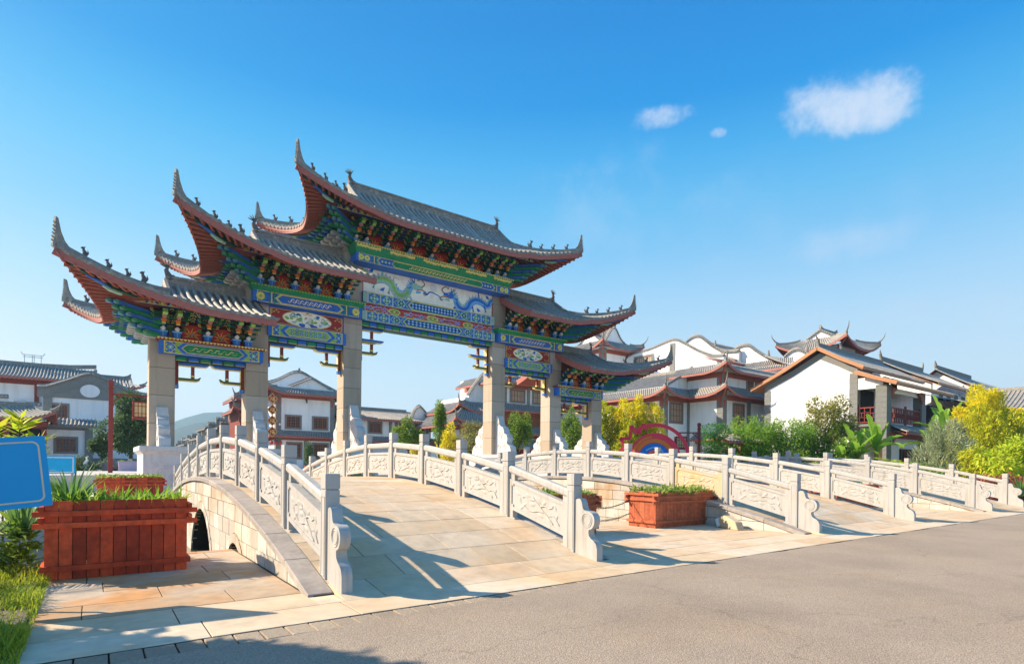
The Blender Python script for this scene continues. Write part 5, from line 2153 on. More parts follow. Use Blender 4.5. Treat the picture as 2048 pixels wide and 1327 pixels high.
def window(t, face, pos, u0, u1, z0, z1, frame='greybrick', pane='curtain', wood='woodbrown', nx=3, nz=4, fw=.16):
    """framed lattice window; face '-y' (u along x, pos = y of the wall) or '-x' (u along y, pos = x of the wall)"""
    def B(b, a0, a1, d0, d1, c0, c1):
        if face == '-y':
            b.box(a0, a1, pos - d1, pos - d0, c0, c1)
        else:
            b.box(pos - d1, pos - d0, a0, a1, c0, c1)
    b = MB()
    B(b, u0 - fw, u1 + fw, -.02, .06, z1, z1 + fw)
    B(b, u0 - fw, u1 + fw, -.02, .06, z0 - fw, z0)
    B(b, u0 - fw, u0, -.02, .06, z0, z1)
    B(b, u1, u1 + fw, -.02, .06, z0, z1)
    w = b.build('window', MT[frame], t)
    p = MB()
    B(p, u0, u1, -.02, .008, z0, z1)
    p.build('pane', MT[pane], w)
    m = MB()
    k = .045
    B(m, u0, u1, .012, .04, z0, z0 + .08)
    B(m, u0, u1, .012, .04, z1 - .08, z1)
    for i in range(nx + 1):
        a = u0 + (u1 - u0) * i / nx
        a = min(max(a - k, u0), u1 - 2 * k)
        B(m, a, a + 2 * k, .010, .042, z0 + .08, z1 - .08)
        if i < nx:
            c = u0 + (u1 - u0) * (i + .5) / nx
            B(m, c - .018, c + .018, .012, .03, z0 + .08, z1 - .08)
    for j in range(1, nz):
        c = z0 + (z1 - z0) * j / nz
        B(m, u0 + .05, u1 - .05, .009, .035, c - .022, c + .022)
    m.build('lattice', MT[wood], w)
    return w


def ring_rows(b, P, ax, r=.075, cap=True):
    """one barrel row appended to builder b (material 1), points eave first"""
    n = len(P)
    ring = [(-1, -.2), (-.6, .75), (0, 1.0), (.6, .75), (1, -.2)]
    base = len(b.v)
    ax = Vector(ax)
    for i, p in enumerate(P):
        d = (P[min(i + 1, n - 1)] - P[max(i - 1, 0)])
        d.normalize()
        up = ax.cross(d)
        if up.z < 0:
            up = -up
        for a, h in ring:
            b.v.append(tuple(p + ax * a * r + up * h * r))
    for i in range(n - 1):
        for j in range(4):
            b.f.append((base + i * 5 + j, base + i * 5 + j + 1, base + (i + 1) * 5 + j + 1, base + (i + 1) * 5 + j))
            b.mi.append(1)
    if cap:
        b.f.append(tuple(base + j for j in range(5)))
        b.mi.append(1)


def slope(t, A, B, C, D, sag=.1, pitch=.27, name='tiles', lift=(0, 0), fascia='fascia', thick=.16, clipA=0, clipB=0, n=5, r=.075, fh=.2, rows=True, soffit='soffit'):
    """tiled slope: eave A->B, top C->D (C above A). lift raises the eave's ends; clipA/B shorten rows towards a hip"""
    A, B, C, D = map(Vector, (A, B, C, D))
    L = (B - A).length
    ax = (B - A).normalized()
    k = max(2, round(L / pitch))
    def rise(u):
        z = 0
        if lift[0]:
            z += lift[0] * max(0, 1 - u * L / (lift[0] * 3.2)) ** 2
        if lift[1]:
            z += lift[1] * max(0, 1 - (1 - u) * L / (lift[1] * 3.2)) ** 2
        return z
    def P(u, q):
        a, c = A.lerp(B, u), C.lerp(D, u)
        p = a.lerp(c, q)
        p.z -= sag * 4 * q * (1 - q) * .5
        p.z += rise(u) * (1 - q) ** 1.2
        return p
    b = MB()
    b.c = 0
    m = 2 * k
    for i in range(m):
        u0, u1 = i / m, (i + 1) / m
        b.strip([P(u0, q / n) for q in range(n + 1)], [P(u1, q / n) for q in range(n + 1)])
    if rows:
        for i in range(k):
            u = (i + .5) / k
            ring_rows(b, [P(u, q / n) + Vector((0, 0, .02)) for q in range(n + 1)], ax, r)
    o = b.build(name, [MT['tile2'], MT['tile2b']], t, recalc=False)
    stuff(o)
    s = MB()
    for i in range(m):
        u0, u1 = i / m, (i + 1) / m
        s.strip([P(u0, q / n) - Vector((0, 0, thick)) for q in range(n + 1)], [P(u1, q / n) - Vector((0, 0, thick)) for q in range(n + 1)])
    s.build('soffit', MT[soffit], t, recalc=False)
    if fascia:
        f = MB()
        nrm = ax.cross(Vector((0, 0, 1)))
        f.sweep([P(i / m, 0) for i in range(m + 1)], [(-.02, -fh), (.03, -fh), (.03, -.02), (-.02, -.02)], side=nrm)
        f.build('fascia', MT[fascia], t)
        e = MB()                                            # rafter ends under the eave
        kk = max(2, round(L / .32))
        for i in range(kk):
            u = (i + .5) / kk
            e.bar(P(u, .02) - Vector((0, 0, fh + .03)), P(u, .45) - Vector((0, 0, fh + .0)), .09, .09)
        stuff(e.build('rafters', MT['rafter' if fascia == 'fascia' else fascia], t))
    return P


def ridge(t, pts, w=.11, h=.22, mat='ridge', name='ridge'):
    b = MB()
    b.sweep([Vector(p) for p in pts], [(-w, -.1), (w, -.1), (w, h * .45), (w * .6, h), (-w * .6, h), (-w, h * .45)])
    return b.build(name, MT[mat], t)


def spire(t, p, d, h=.8, mat='ridge', w=.07):
    """curled-up corner tip standing on p, leaning outwards along d"""
    p, d = Vector(p), Vector((d[0], d[1], 0)).normalized()
    b = MB()
    pts = [p - d * h * .9 - Vector((0, 0, h * .12)), p - d * h * .35 + Vector((0, 0, h * .04)), p + d * h * .05 + Vector((0, 0, h * .28)), p + d * h * .32 + Vector((0, 0, h * .62)), p + d * h * .42 + Vector((0, 0, h))]
    b.tube(pts, [w * 1.3, w * 1.4, w * 1.2, w * .8, w * .25], 6)
    return b.build('roof_spire', MT[mat], t, smooth=50)


def queti(t, p, face, s=1, h=.75, w=.45):
    """red bracket hanging below an eave corner"""
    x, y, z = p
    pr = [(0, 0), (w, 0), (w * .9, -h * .2), (w * .45, -h * .35), (w * .3, -h * .6), (.1, -h * .75), (.05, -h), (0, -h)]
    b = MB()
    if face == '-y':
        b.prism([(x + s * a, z + c) for a, c in pr], 'y', y - .12, y)
    else:
        b.prism([(y + s * a, z + c) for a, c in pr], 'x', x - .12, x)
    return b.build('corner_bracket', MT['rafter'], t)


def skirt(t, pts, closed, off, ze, zt, lift=.7, pitch=.27, fascia='fascia', sp=.75, ends=(0, 0), qu=True):
    """lean-to eave round the outside of a wall line; pts run so that the outside is on the right-hand side.
    convex corners get an upswept hip; concave corners a valley"""
    n = len(pts)
    V = [Vector((p[0], p[1], 0)) for p in pts]
    def nrm(i):
        d = (V[i + 1] - V[i]).normalized()
        return Vector((d.y, -d.x, 0))
    eave = []
    conv = []
    for i in range(n):
        if i == 0:
            eave.append(V[0] + nrm(0) * off)
            conv.append(0)
        elif i == n - 1:
            eave.append(V[-1] + nrm(n - 2) * off)
            conv.append(0)
        else:
            a, c = nrm(i - 1), nrm(i)
            eave.append(V[i] + (a + c) * off)
            d0, d1 = V[i] - V[i - 1], V[i + 1] - V[i]
            conv.append(1 if d0.x * d1.y - d0.y * d1.x > 0 else -1)
    for i in range(n - 1):
        A, B = eave[i] + Vector((0, 0, ze)), eave[i + 1] + Vector((0, 0, ze))
        C, D = V[i] + Vector((0, 0, zt)), V[i + 1] + Vector((0, 0, zt))
        slope(t, A, B, C, D, .12, pitch, lift=(lift if conv[i] == 1 else 0, lift if conv[i + 1] == 1 else 0), fascia=fascia)
        if fascia == 'fascia':                                   # red band under the eave on the wall
            nn = nrm(i)
            b = MB()
            P0, P1 = V[i] + nn * .03, V[i + 1] + nn * .03
            b.bar(P0 + Vector((0, 0, ze - .18)), P1 + Vector((0, 0, ze - .18)), .08, .5)
            b.build('eave_band', MT['rafter'], t)
    for i in range(n):
        if conv[i] == 1:
            e = eave[i] + Vector((0, 0, ze + lift))
            d = (eave[i] - V[i])
            top = V[i] + Vector((0, 0, zt))
            path = []
            for k in range(7):
                q = k / 6
                p = top.lerp(eave[i] + Vector((0, 0, ze)), q)
                p.z += lift * q ** 1.2 * 1.0 - .06 * 4 * q * (1 - q) + .06
                path.append(p)
            ridge(t, path, .09, .2)
            spire(t, path[-1], d, sp)
            if fascia == 'fascia':
                b = MB()
                b.bar(V[i] + Vector((0, 0, ze - .1)), e - Vector((0, 0, .25)), .16, .22, w2=.12, h2=.14)
                b.build('corner_beam', MT['rafter'], t)
                if qu:
                    a, c = nrm(i - 1), nrm(i)
                    for vec, ff in ((a, 0), (c, 1)):
                        dr = (V[i - 1] - V[i]) if ff == 0 else (V[i + 1] - V[i])
                        dr.normalize()
                        q = V[i] + vec * .06 + dr * .2 + Vector((0, 0, ze - .42))
                        bb = MB()
                        bb.bar(q, q - Vector((0, 0, .7)), .16, .34, up=dr, w2=.1, h2=.08)
                        bb.build('corner_bracket', MT['rafter'], t)
    return eave


def gable_roof(t, x0, x1, y0, y1, ze, zr, over=.6, gover=.45, sag=.25, fascia='fascia', axis='x', ridge_h=.35, pitch=.27, tips=True, barge='greybrick'):
    """simple two-slope roof with concave slopes, ridge along axis"""
    if axis == 'x':
        c = (y0 + y1) / 2
        e = [(x0 - gover, y0 - over, ze), (x1 + gover, y0 - over, ze), (x0 - gover, c, zr), (x1 + gover, c, zr)]
        g = [(x1 + gover, y1 + over, ze), (x0 - gover, y1 + over, ze), (x1 + gover, c, zr), (x0 - gover, c, zr)]
        rp = [(x0 - gover - .05, c, zr), (x1 + gover + .05, c, zr)]
    else:
        c = (x0 + x1) / 2
        e = [(x0 - over, y1 + gover, ze), (x0 - over, y0 - gover, ze), (c, y1 + gover, zr), (c, y0 - gover, zr)]
        g = [(x1 + over, y0 - gover, ze), (x1 + over, y1 + gover, ze), (c, y0 - gover, zr), (c, y1 + gover, zr)]
        rp = [(c, y1 + gover + .05, zr), (c, y0 - gover - .05, zr)]
    Pa = slope(t, *e, sag=sag, fascia=fascia, pitch=pitch)
    Pb = slope(t, *g, sag=sag, fascia=fascia, pitch=pitch)
    a, d = Vector(rp[0]), Vector(rp[1])
    mid = [a.lerp(d, k / 10) for k in range(11)]
    if tips:
        for k, dz in ((0, .35), (1, .1), (9, .1), (10, .35)):
            mid[k].z += dz
    ridge(t, mid, .12, ridge_h)
    for P, u in ((Pa, 0), (Pa, 1), (Pb, 0), (Pb, 1)):          # verge courses with barge boards
        path = [P(u, q / 6) + Vector((0, 0, .05)) for q in range(7)]
        ridge(t, path, .12, .14, name='verge')
        b = MB()
        side = (1, 0, 0) if axis == 'x' else (0, 1, 0)
        b.sweep([p - Vector((0, 0, .06)) for p in path], [(-.03, -.34), (.03, -.34), (.03, 0), (-.03, 0)], side=side)
        b.build('barge_board', MT[barge], t)
    return Pa, Pb


def gable_wall(t, axis, pos, prof, zb, th=.35, mat='plaster', coping=True, name='gable_wall', cw=.34, ch=.22):
    """wall whose top follows prof [(u, z)...] with a tiled coping; axis 'x': plane x=pos, u=y; 'y': plane y=pos, u=x"""
    b = MB()
    pts = list(prof) + [(prof[-1][0], zb), (prof[0][0], zb)]
    b.prism(pts, axis, pos, pos + th)
    w = b.build(name, MT[mat], t)
    if coping:
        mk = (lambda u, z: Vector((pos + th / 2, u, z))) if axis == 'x' else (lambda u, z: Vector((u, pos + th / 2, z)))
        sd = (1, 0, 0) if axis == 'x' else (0, 1, 0)
        path = [mk(u, z) for u, z in prof]
        c = MB()
        c.sweep(path, [(-cw, .0), (cw, .0), (cw * .9, .1), (.1, ch), (-.1, ch), (-cw * .9, .1)], side=sd)
        co = c.build('coping', MT['tile2'], t)
        r = MB()
        L = 0
        for i in range(len(path) - 1):                       # short barrel tiles across the coping
            seg = path[i + 1] - path[i]
            m = max(1, int(seg.length / .26))
            for k in range(m):
                p = path[i] + seg * (k + .5) / m
                for s in (-1, 1):
                    q = Vector(sd) * s
                    r.bar(p + q * .06 + Vector((0, 0, ch - .01)), p + q * (cw + .03) + Vector((0, 0, .08)), .12, .07)
        stuff(r.build('coping_tiles', MT['tile2b'], t))
        ridge(t, [p + Vector((0, 0, ch - .02)) for p in path], .08, .13)
    return w


def curve_prof(pts, k=5):
    return smooth_path(pts, k)


# ------------------------------------------------------------ A: two-storey hall behind the lamp, far left
t = thing('village_hall', 'long two-storey white hall with ribbed grey tile roof, farthest back at left edge', 'building', (0, 72, 0))
t.location = (0, 0, 0)
wallbox(t, -22, 3.2, 72, 80, GZ, 9.3)
gable_roof(t, -22, .0, 71.9, 80, 9.35, 11.1, .9, .2, .5, barge='greybrick', ridge_h=.32)
gable_roof(t, .2, 3.1, 71.9, 80, 9.1, 10.5, .8, .2, .4, ridge_h=.3)
b = MB()
b.box(-22, 3.2, 71.86, 71.99, 8.75, 9.25)
b.build('eave_beam', MT['redwood'], t)
for x in (-9.5, -4.6):
    wallbox(t, x, x + .35, 71.75, 71.985, 5, 8.75, 'redwood', 'post')
b = MB()
slope(t, (2.6, 71.2, 9.0), (4.4, 71.2, 9.05), (2.6, 73, 9.7), (4.0, 73, 9.6), lift=(0, .5))
spire(t, (4.4, 71.2, 9.5), (1, -.2), .6)
wallbox(t, -6.05, -5.2, 71.2, 71.7, 6.3, 7.1, 'steel', 'air_conditioner')

t = thing('gabled_house', 'grey brick gabled house with a round white medallion, left of the gate', 'building', (0, 64, 0))
t.location = (0, 0, 0)
wallbox(t, -3.46, 3.74, 64, 70, GZ, 7.0)
gp = curve_prof([(-3.9, 7.75), (-3.2, 7.85), (-1.8, 8.5), (-.2, 9.2), (1.5, 8.5), (2.9, 7.8), (3.9, 7.6)], 5)
gable_wall(t, 'y', 63.9, gp, 6.98, .3, 'greybrick', True, 'gable_wall')
b = MB()
pr = [(-3.0, 7.25), (-.2, 8.55), (2.7, 7.2)]
for p, q in zip(pr[:-1], pr[1:]):
    b.bar((p[0], 63.86, p[1]), (q[0], 63.86, q[1]), .08, .12)
b.build('gable_moulding', MT['greybrick'], t)
b = MB()
b.prism([(-.24 + .72 * math.cos(2 * PI * k / 24), 7.73 + .58 * math.sin(2 * PI * k / 24)) for k in range(24)], 'y', 63.84, 63.9)
b.build('medallion', MT['plaster'], t)
gable_roof(t, -3.9, 4.1, 64.3, 70, 7.7, 9.1, .0, .0, .2, fascia=None, axis='y', ridge_h=.3)
pier(t, -3.5, -2.9, 63.85, 63.99, GZ, 6.98)
window(t, '-y', 63.99, -3.0, -1.85, 4.95, 6.35, pane='glass', nx=3)
wallbox(t, -3.46, 3.74, 63.88, 63.99, GZ, 1.7, 'greybrick', 'plinth')

t = thing('side_house', 'low white annexe with dark framed window and short tiled eave, left of lantern post', 'building', (0, 60, 0))
t.location = (0, 0, 0)
wallbox(t, -3.05, -.05, 60, 63.8, GZ, 4.3)
slope(t, (-3.5, 59.4, 4.4), (.3, 59.4, 4.4), (-3.5, 61.5, 5.0), (.3, 61.5, 5.0), fascia='greybrick')
pier(t, -.55, .0, 59.85, 59.99, GZ, 4.3)
b = MB()
b.box(-3.05, -.55, 59.88, 59.99, 4.0, 4.3)
b.build('cornice', MT['greybrick'], t)
b = MB()
b.box(-3.05, -.55, 59.88, 59.99, GZ, 1.7)
b.build('plinth', MT['greybrick'], t)
window(t, '-y', 59.99, -2.45, -1.15, 2.2, 3.3, pane='glass', nx=3)
b = MB()
b.lathe([(.02, 3.35), (.14, 3.42), (.18, 3.6), (.14, 3.78), (.02, 3.85)], -3.15, 59.3, 10)
b.build('red_lantern', MT['crimson'], t, smooth=60)

t = thing('pavilion', 'open red pavilion under a low upturned tile roof at the far left edge', 'building', (-6, 57, 0))
t.location = (0, 0, 0)
slope(t, (-12, 56.4, 4.65), (-2.3, 56.4, 4.65), (-12, 59, 5.7), (-3.9, 59, 5.7), lift=(0, .65), sag=.3)
slope(t, (-2.3, 56.4, 4.65), (-2.3, 61, 4.65), (-3.9, 59, 5.7), (-3.9, 60, 5.7), lift=(.65, 0), sag=.3)
ridge(t, [(-12, 59, 5.7), (-3.9, 59, 5.7)], .12, .3)
ridge(t, [(-3.9, 59, 5.75), (-3.1, 57.7, 5.0), (-2.5, 56.7, 5.1), (-2.2, 56.3, 5.45)], .1, .2)
spire(t, (-2.2, 56.3, 5.4), (1, -.6), .6)
b = MB()
b.box(-12, -2.9, 56.9, 57.2, 3.9, 4.5)
b.build('beam', MT['redwood'], t)
for x in (-10.2, -7.8, -5.4, -3.2):
    wallbox(t, x, x + .3, 56.9, 57.2, GZ, 4.0, 'redwood', 'post')
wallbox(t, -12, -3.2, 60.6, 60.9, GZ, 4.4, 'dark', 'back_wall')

t = thing('parapet_wall', 'white stepped parapet walls with tiled tops behind the pavilion, far left', 'wall', (0, 62, 0))
t.location = (0, 0, 0)
for (a, c, z0, z1) in ((-9, -5.6, 5.0, 6.5), (-4.5, -3.5, 5.2, 6.0)):
    gable_wall(t, 'y', 62, [(a, z1), (c, z1)], GZ, .3)
pier(t, -5.58, -4.9, 61.9, 62.3, GZ, 6.2)

b = MB()
for x in (-5.65, -5.05, -4.9, -4.35):
    b.bar((x, 76, 10.6), (x, 76, 12.2), .05, .05)
for z in (12.0, 12.2):
    b.bar((-5.8, 76, z), (-4.2, 76, z), .06, .05)
b.bar((-5.8, 76, 12.2), (-5.95, 76, 12.45), .05, .05)
b.bar((-4.2, 76, 12.2), (-4.05, 76, 12.45), .05, .05)
tag(b.build('roof_frame', MT['steel']), 'thin steel lattice frame standing on the far left hall roof', 'frame')

# ------------------------------------------------------------ B: white gabled shop house in the middle
t = thing('shop_house', 'white two-storey shop house with double gable and four red lattice windows, between the left columns', 'building', (17.7, 60, 0))
t.location = (0, 0, 0)
X0, X1, YB = 14.78, 20.6, 60
wallbox(t, X0, X1, YB, 70, GZ, 9.2)
pier(t, X0 - .06, X0 + .45, YB - .08, YB + .5, GZ, 8.3)
pier(t, X1 - .4, X1 + .06, YB - .08, YB + .4, GZ, 8.5)
skirt(t, [(X0, 68), (X0, YB), (X1, YB), (X1, 68)], False, 1.0, 8.45, 9.05, .55)
skirt(t, [(X0, 66), (X0, YB), (X1 + .3, YB)], False, .8, 4.2, 4.75, .0, sp=.01, qu=False)
gable_wall(t, 'y', YB + .25, [(X0 + 1.2, 9.05), (18.3, 10.2), (X1 - .1, 9.1)], 8.9, .25)
gable_wall(t, 'y', YB + 2.2, curve_prof([(13.6, 9.3), (15.3, 9.9), (17.5, 11.0), (19.6, 10.1), (22.2, 9.0)]), 8.8, .3)
gable_roof(t, 14.6, 20.8, YB + 2.6, 70, 9.3, 10.9, .6, 0, .25, axis='y', fascia=None)
for (a, c, z0, z1) in ((15.75, 17.1, 5.05, 6.2), (18.45, 19.85, 5.05, 6.2), (18.5, 19.9, 2.0, 3.45), (15.9, 17.2, 2.0, 3.45)):
    window(t, '-y', YB - .01, a, c, z0, z1, pane='glass', wood='crimson' if False else 'woodbrown')
pier(t, 17.5, 17.9, YB - .05, YB + .1, GZ, 4.2)
b = MB()
for k in range(6):
    b.bar((17.55 + k * .02, YB - .25, 8.0 - .07 * k), (17.75 + k * .0, YB - .25, 8.0 - .07 * k), .16 - .02 * k, .06)
b.build('eave_ornament', MT['ink'], t)
b = MB()
b.bar((15.05, YB - .08, 5.35), (15.05, YB - .3, 5.35), .05, .05)
b.lathe([(.02, 5.2), (.1, 5.25), (.1, 5.36), (.05, 5.42)], 15.05, YB - .3, 8)
b.build('security_camera', MT['white'], t)
for k in range(3):
    b = MB()
    b.lathe([(.02, 3.25), (.13, 3.32), (.17, 3.46), (.13, 3.6), (.02, 3.66)], X0 - .55 + k * .42, YB - .5, 8)
    o = b.build('red_lantern', MT['crimson'], smooth=60)
    tag(o, ('left', 'middle', 'right')[k] + ' one of three small red lanterns under the shop house corner eave', 'lantern', 'red lanterns at the shop house corner')
# red diamond signs with the character for good fortune, hung one above the other
zc = 7.75
for k in range(4):
    t2 = thing('diamond_sign', ('topmost', 'second from top', 'third from top', 'lowest')[k] + ' red diamond paper sign with gold character, beside the shop house corner', 'sign',
               (X0 - .62, YB - 1.0, zc - k * 1.08), 0, 'red diamond signs in a hanging column')
    b = MB()
    b.prism([(0, -.56), (.52, 0), (0, .56), (-.52, 0)], 'y', -.03, .03)
    b.build('board', MT['maroon'], t2)
    f = Flat(-.03, BM)
    f.stroke([(0, -.5), (.46, 0), (0, .5), (-.46, 0), (0, -.5)], .05, 'gold', 0)
    q = .9
    for (a, c) in (((-.2, .16), (-.1, .16)), ((-.24, .08), (-.08, .08)), ((-.1, .08), (-.22, -.08)), ((-.16, .02), (-.16, -.2)), ((-.12, -.02), (-.06, -.06)), ((.0, .17), (.22, .17)),
                   ((.02, .1), (.2, .1)), ((.02, .02), (.2, .02)), ((.02, .1), (.02, .02)), ((.2, .1), (.2, .02)), ((.0, -.04), (.23, -.04)), ((.0, -.2), (.23, -.2)), ((.0, -.04), (.0, -.2)), ((.23, -.04), (.23, -.2)), ((.115, -.04), (.115, -.2)), ((.0, -.12), (.23, -.12))):
        f.stroke([(a[0] * q, a[1] * q), (c[0] * q, c[1] * q)], .035, 'gold', 1)
    f.build('character', t2)

t = thing('red_shop_front', 'narrow red timber shop front with upturned eaves, left of the white shop house', 'building', (12, 64, 0))
t.location = (0, 0, 0)
wallbox(t, 12.6, 14.5, 66, 72, GZ, 8.2, 'redwood')
skirt(t, [(12.6, 72), (12.6, 66), (14.6, 66)], False, .8, 6.9, 7.5, .6)
skirt(t, [(12.6, 72), (12.6, 66), (14.6, 66)], False, .7, 8.2, 8.9, .3)

# ------------------------------------------------------------ C: long low wing with a curved gable
t = thing('low_wing', 'long low white wing with grey roof and curved gable, right of shop house', 'building', (27, 60, 0))
t.location = (0, 0, 0)
wallbox(t, 20.9, 32.2, 60, 66, GZ, 6.3)
slope(t, (20.7, 59.2, 6.4), (32.6, 59.2, 6.4), (20.7, 63, 7.75), (31.0, 63, 7.75), sag=.3)
slope(t, (32.6, 66.8, 6.4), (20.7, 66.8, 6.4), (31.0, 63, 7.75), (20.7, 63, 7.75), sag=.3)
ridge(t, [(20.7, 63, 7.75), (30.4, 63, 7.75)], .12, .25)
gable_wall(t, 'y', 60.4, curve_prof([(30.0, 6.9), (30.3, 7.7), (30.9, 8.15), (31.6, 7.6), (32.3, 6.8), (33.0, 6.5)]), 6.3, .3)
skirt(t, [(22.6, 60), (33, 60)], False, .7, 4.0, 4.5, 0, qu=False)
for (a, c) in ((24.5, 25.9), (28.2, 29.3), (30.0, 31.2)):
    window(t, '-y', 59.99, a, c, 4.95, 6.0, pane='glass')
for x in (23.4, 26.9, 27.6, 31.5):
    pier(t, x, x + .3, 59.92, 60.05, GZ, 6.2)

# ------------------------------------------------------------ far street of grey row houses on the left of the gate opening
rr = random.Random(8)
for k in range(8):
    y = 74 + k * 13
    x = 12.4 + k * .62
    zt = 7.2 - .12 * k + rr.uniform(-.5, .5)
    t = thing('row_house', ('nearest', 'second', 'third', 'fourth', 'fifth', 'sixth', 'seventh', 'farthest')[k] + ' grey brick row house with stepped gable along the far street', 'house', (x, y, 0), 0, 'row houses along the far street')
    t.location = (0, 0, 0)
    wallbox(t, x, x + 9, y, y + 9, GZ, zt - 1.2, 'greybrick')
    gable_wall(t, 'y', y, [(x - .4, zt - .9), (x + .6, zt - .9), (x + .6, zt - .2), (x + 1.6, zt - .2), (x + 1.6, zt + .5), (x + 3.4, zt + .5), (x + 3.4, zt - .2), (x + 5, zt - .2), (x + 5, zt - .9), (x + 9, zt - .9)], GZ, .3, 'greybrick')
    slope(t, (x - .7, y + 9, zt - 1.4), (x - .7, y, zt - 1.4), (x + 4, y + 9, zt - .1), (x + 4, y, zt - .1), fascia='greybrick', pitch=.5)
    skirt(t, [(x, y + 9), (x, y), (x + 3, y)], False, .8, 3.6, 4.1, .4, qu=False)
    b = MB()
    b.box(x - .35, x + .1, y - .12, y, 1.2, zt - 1.0)
    b.build('brick_pier', MT['greybrick'], t)

t = thing('tiered_tower', 'tall tower with four stacked upturned eaves behind the leftmost gate column', 'tower', (7, 88, 0))
t.location = (0, 0, 0)
for k, z in enumerate((2.9, 5.2, 7.5, 9.8)):
    wallbox(t, 3.2, 7.3, 88, 92, z - 2.1 if k else GZ, z + .2, 'greybrick')
    skirt(t, [(3.2, 92), (3.2, 88), (7.3, 88), (7.3, 92)], False, .9, z, z + .6, .8, sp=.9, qu=False)

# ------------------------------------------------------------ D: large stepped white complex on the right
XD, XK = 44.8, 48.48
t = thing('white_mansion', 'large stepped white mansion with red upturned eaves and big gable, right of the gate', 'building', (48, 36, 0))
t.location = (0, 0, 0)
wallbox(t, XD, 62, 36, 52, GZ, 9.3)
wallbox(t, XK, 64, 32, 35.99, GZ, 11.2)
wallbox(t, 50, 64, 36, 40, 9.3, 11.6)
skirt(t, [(XD, 51), (XD, 36), (XK, 36), (XK, 32), (62, 32)], False, 1.15, 8.35, 9.25, .85, sp=1.0)
skirt(t, [(XK, 37.4), (XK, 32), (62, 32)], False, 1.15, 10.55, 11.4, .85, sp=1.0)
slope(t, (XD + .2, 51, 9.2), (XD + .2, 36, 9.2), (49.2, 51, 11.25), (49.2, 36.6, 11.25), sag=.2, fascia=None)
ridge(t, [(49.2, 51, 11.25), (49.2, 36.5, 11.25), (49.2, 36.0, 11.5)], .12, .3)
gable_wall(t, 'y', 36.05, [(XD + .5, 9.3), (49.2, 11.2), (50.2, 10.8)], 8.8, .3, coping=False)
ridge(t, [(49.3, 36.1, 11.3), (47.0, 36.1, 10.3), (45.3, 36.1, 9.5)], .14, .16, name='verge')
window(t, '-y', 35.99, 45.75, 47.6, 5.9, 7.75, nx=4, nz=3)
window(t, '-x', XD - .0, 37.6, 39.2, 5.9, 7.7, nx=3, nz=3)
window(t, '-y', 31.99, 50.3, 52.0, 5.4, 7.6, nx=4, nz=3)
window(t, '-y', 31.99, 54.2, 56.4, 9.3, 10.3, nx=4, nz=2)
window(t, '-y', 31.99, 52.6, 53.6, 9.0, 10.3, nx=2, nz=2, pane='glass')
pier(t, XD - .06, XD + .55, 35.92, 36.5, GZ, 8.6)
pier(t, XK - .06, XK + .6, 31.92, 32.6, GZ, 10.6)
pier(t, 52.6, 53.2, 31.92, 32.05, GZ, 8.2)
pier(t, XK - .05, XK - .0 + .1, 35.7, 35.99, GZ, 8.2)
skirt(t, [(XK, 35), (XK, 32), (62, 32)], False, 1.0, 4.2, 4.8, .5)

t = thing('gable_hall', 'tall white hall with a sweeping tiled gable and brown window above the mansion roofs', 'building', (56, 44, 0))
t.location = (0, 0, 0)
gp = curve_prof([(51.2, 15.5), (49.8, 15.85), (47, 16.1), (43.8, 16.6), (42.2, 15.9), (40.2, 14.7), (38.4, 13.9), (36.9, 13.7)], 5)
gable_wall(t, 'x', 56, gp, 8.5, .4)
wallbox(t, 56.4, 66, 37.2, 50, 8, 13.3)
slope(t, (55.6, 36.5, 13.2), (66, 36.5, 13.2), (56.4, 43.8, 16.4), (66, 43.8, 16.4), sag=.8)
pier(t, 55.94, 56.05, 43.4, 44.2, 9, 16.3)
pier(t, 55.95, 56.3, 37.1, 37.7, 9, 13.3)
window(t, '-x', 55.99, 46.9, 49.6, 14.3 - .6, 15.3, nx=4, nz=2, fw=.22)
wallbox(t, 56.0, 56.3, 36.3, 37.1, 11.5, 13.4, 'greybrick', 'brick_end')

t = thing('corner_tower', 'square white corner tower with crossed gables and upswept eaves, just right of the gate roof', 'tower', (54, 52, 0))
t.location = (0, 0, 0)
wallbox(t, 51.6, 56.6, 51.1, 57, 9, 16.6)
pier(t, 51.5, 52.2, 51.0, 51.7, 9, 16.4)
skirt(t, [(51.6, 57), (51.6, 51.1), (56.6, 51.1), (56.6, 57)], False, 1.3, 16.2, 17.3, 1.0, sp=1.2)
gable_wall(t, 'y', 51.6, curve_prof([(51.8, 17.2), (52.8, 17.8), (54.1, 19.3), (55.4, 17.9), (56.9, 17.1)]), 16.8, .3)
gable_wall(t, 'x', 52.2, curve_prof([(51.2, 17.2), (52.6, 17.8), (54.1, 19.2), (55.6, 17.8), (57, 17.1)]), 16.8, .3)
slope(t, (51.6, 56.5, 17.2), (51.6, 51.6, 17.2), (54.1, 56.5, 19.2), (54.1, 51.6, 19.2), sag=.4, fascia=None)
slope(t, (56.6, 51.6, 17.2), (56.6, 56.5, 17.2), (54.1, 51.6, 19.2), (54.1, 56.5, 19.2), sag=.4, fascia=None)
slope(t, (52.4, 51.4, 17.2), (56, 51.4, 17.2), (52.4, 54.1, 19.1), (56, 54.1, 19.1), sag=.4, fascia=None)
ridge(t, [(54.1, 51.4, 19.3), (54.1, 57, 19.2)], .12, .35)
b = MB()
b.tube([(51.7, 51.2, 17.6), (51.6, 51.1, 18.4), (51.6, 51.1, 19.3)], [.14, .1, .04], 6)
b.tube([(54.1, 51.5, 19.5), (54.1, 51.4, 20.2)], [.2, .06], 6)
b.build('roof_finial', MT['ridge'], t)
window(t, '-y', 51.08, 53.0, 54.6, 15.0, 16.0, nx=3, nz=2) if False else None

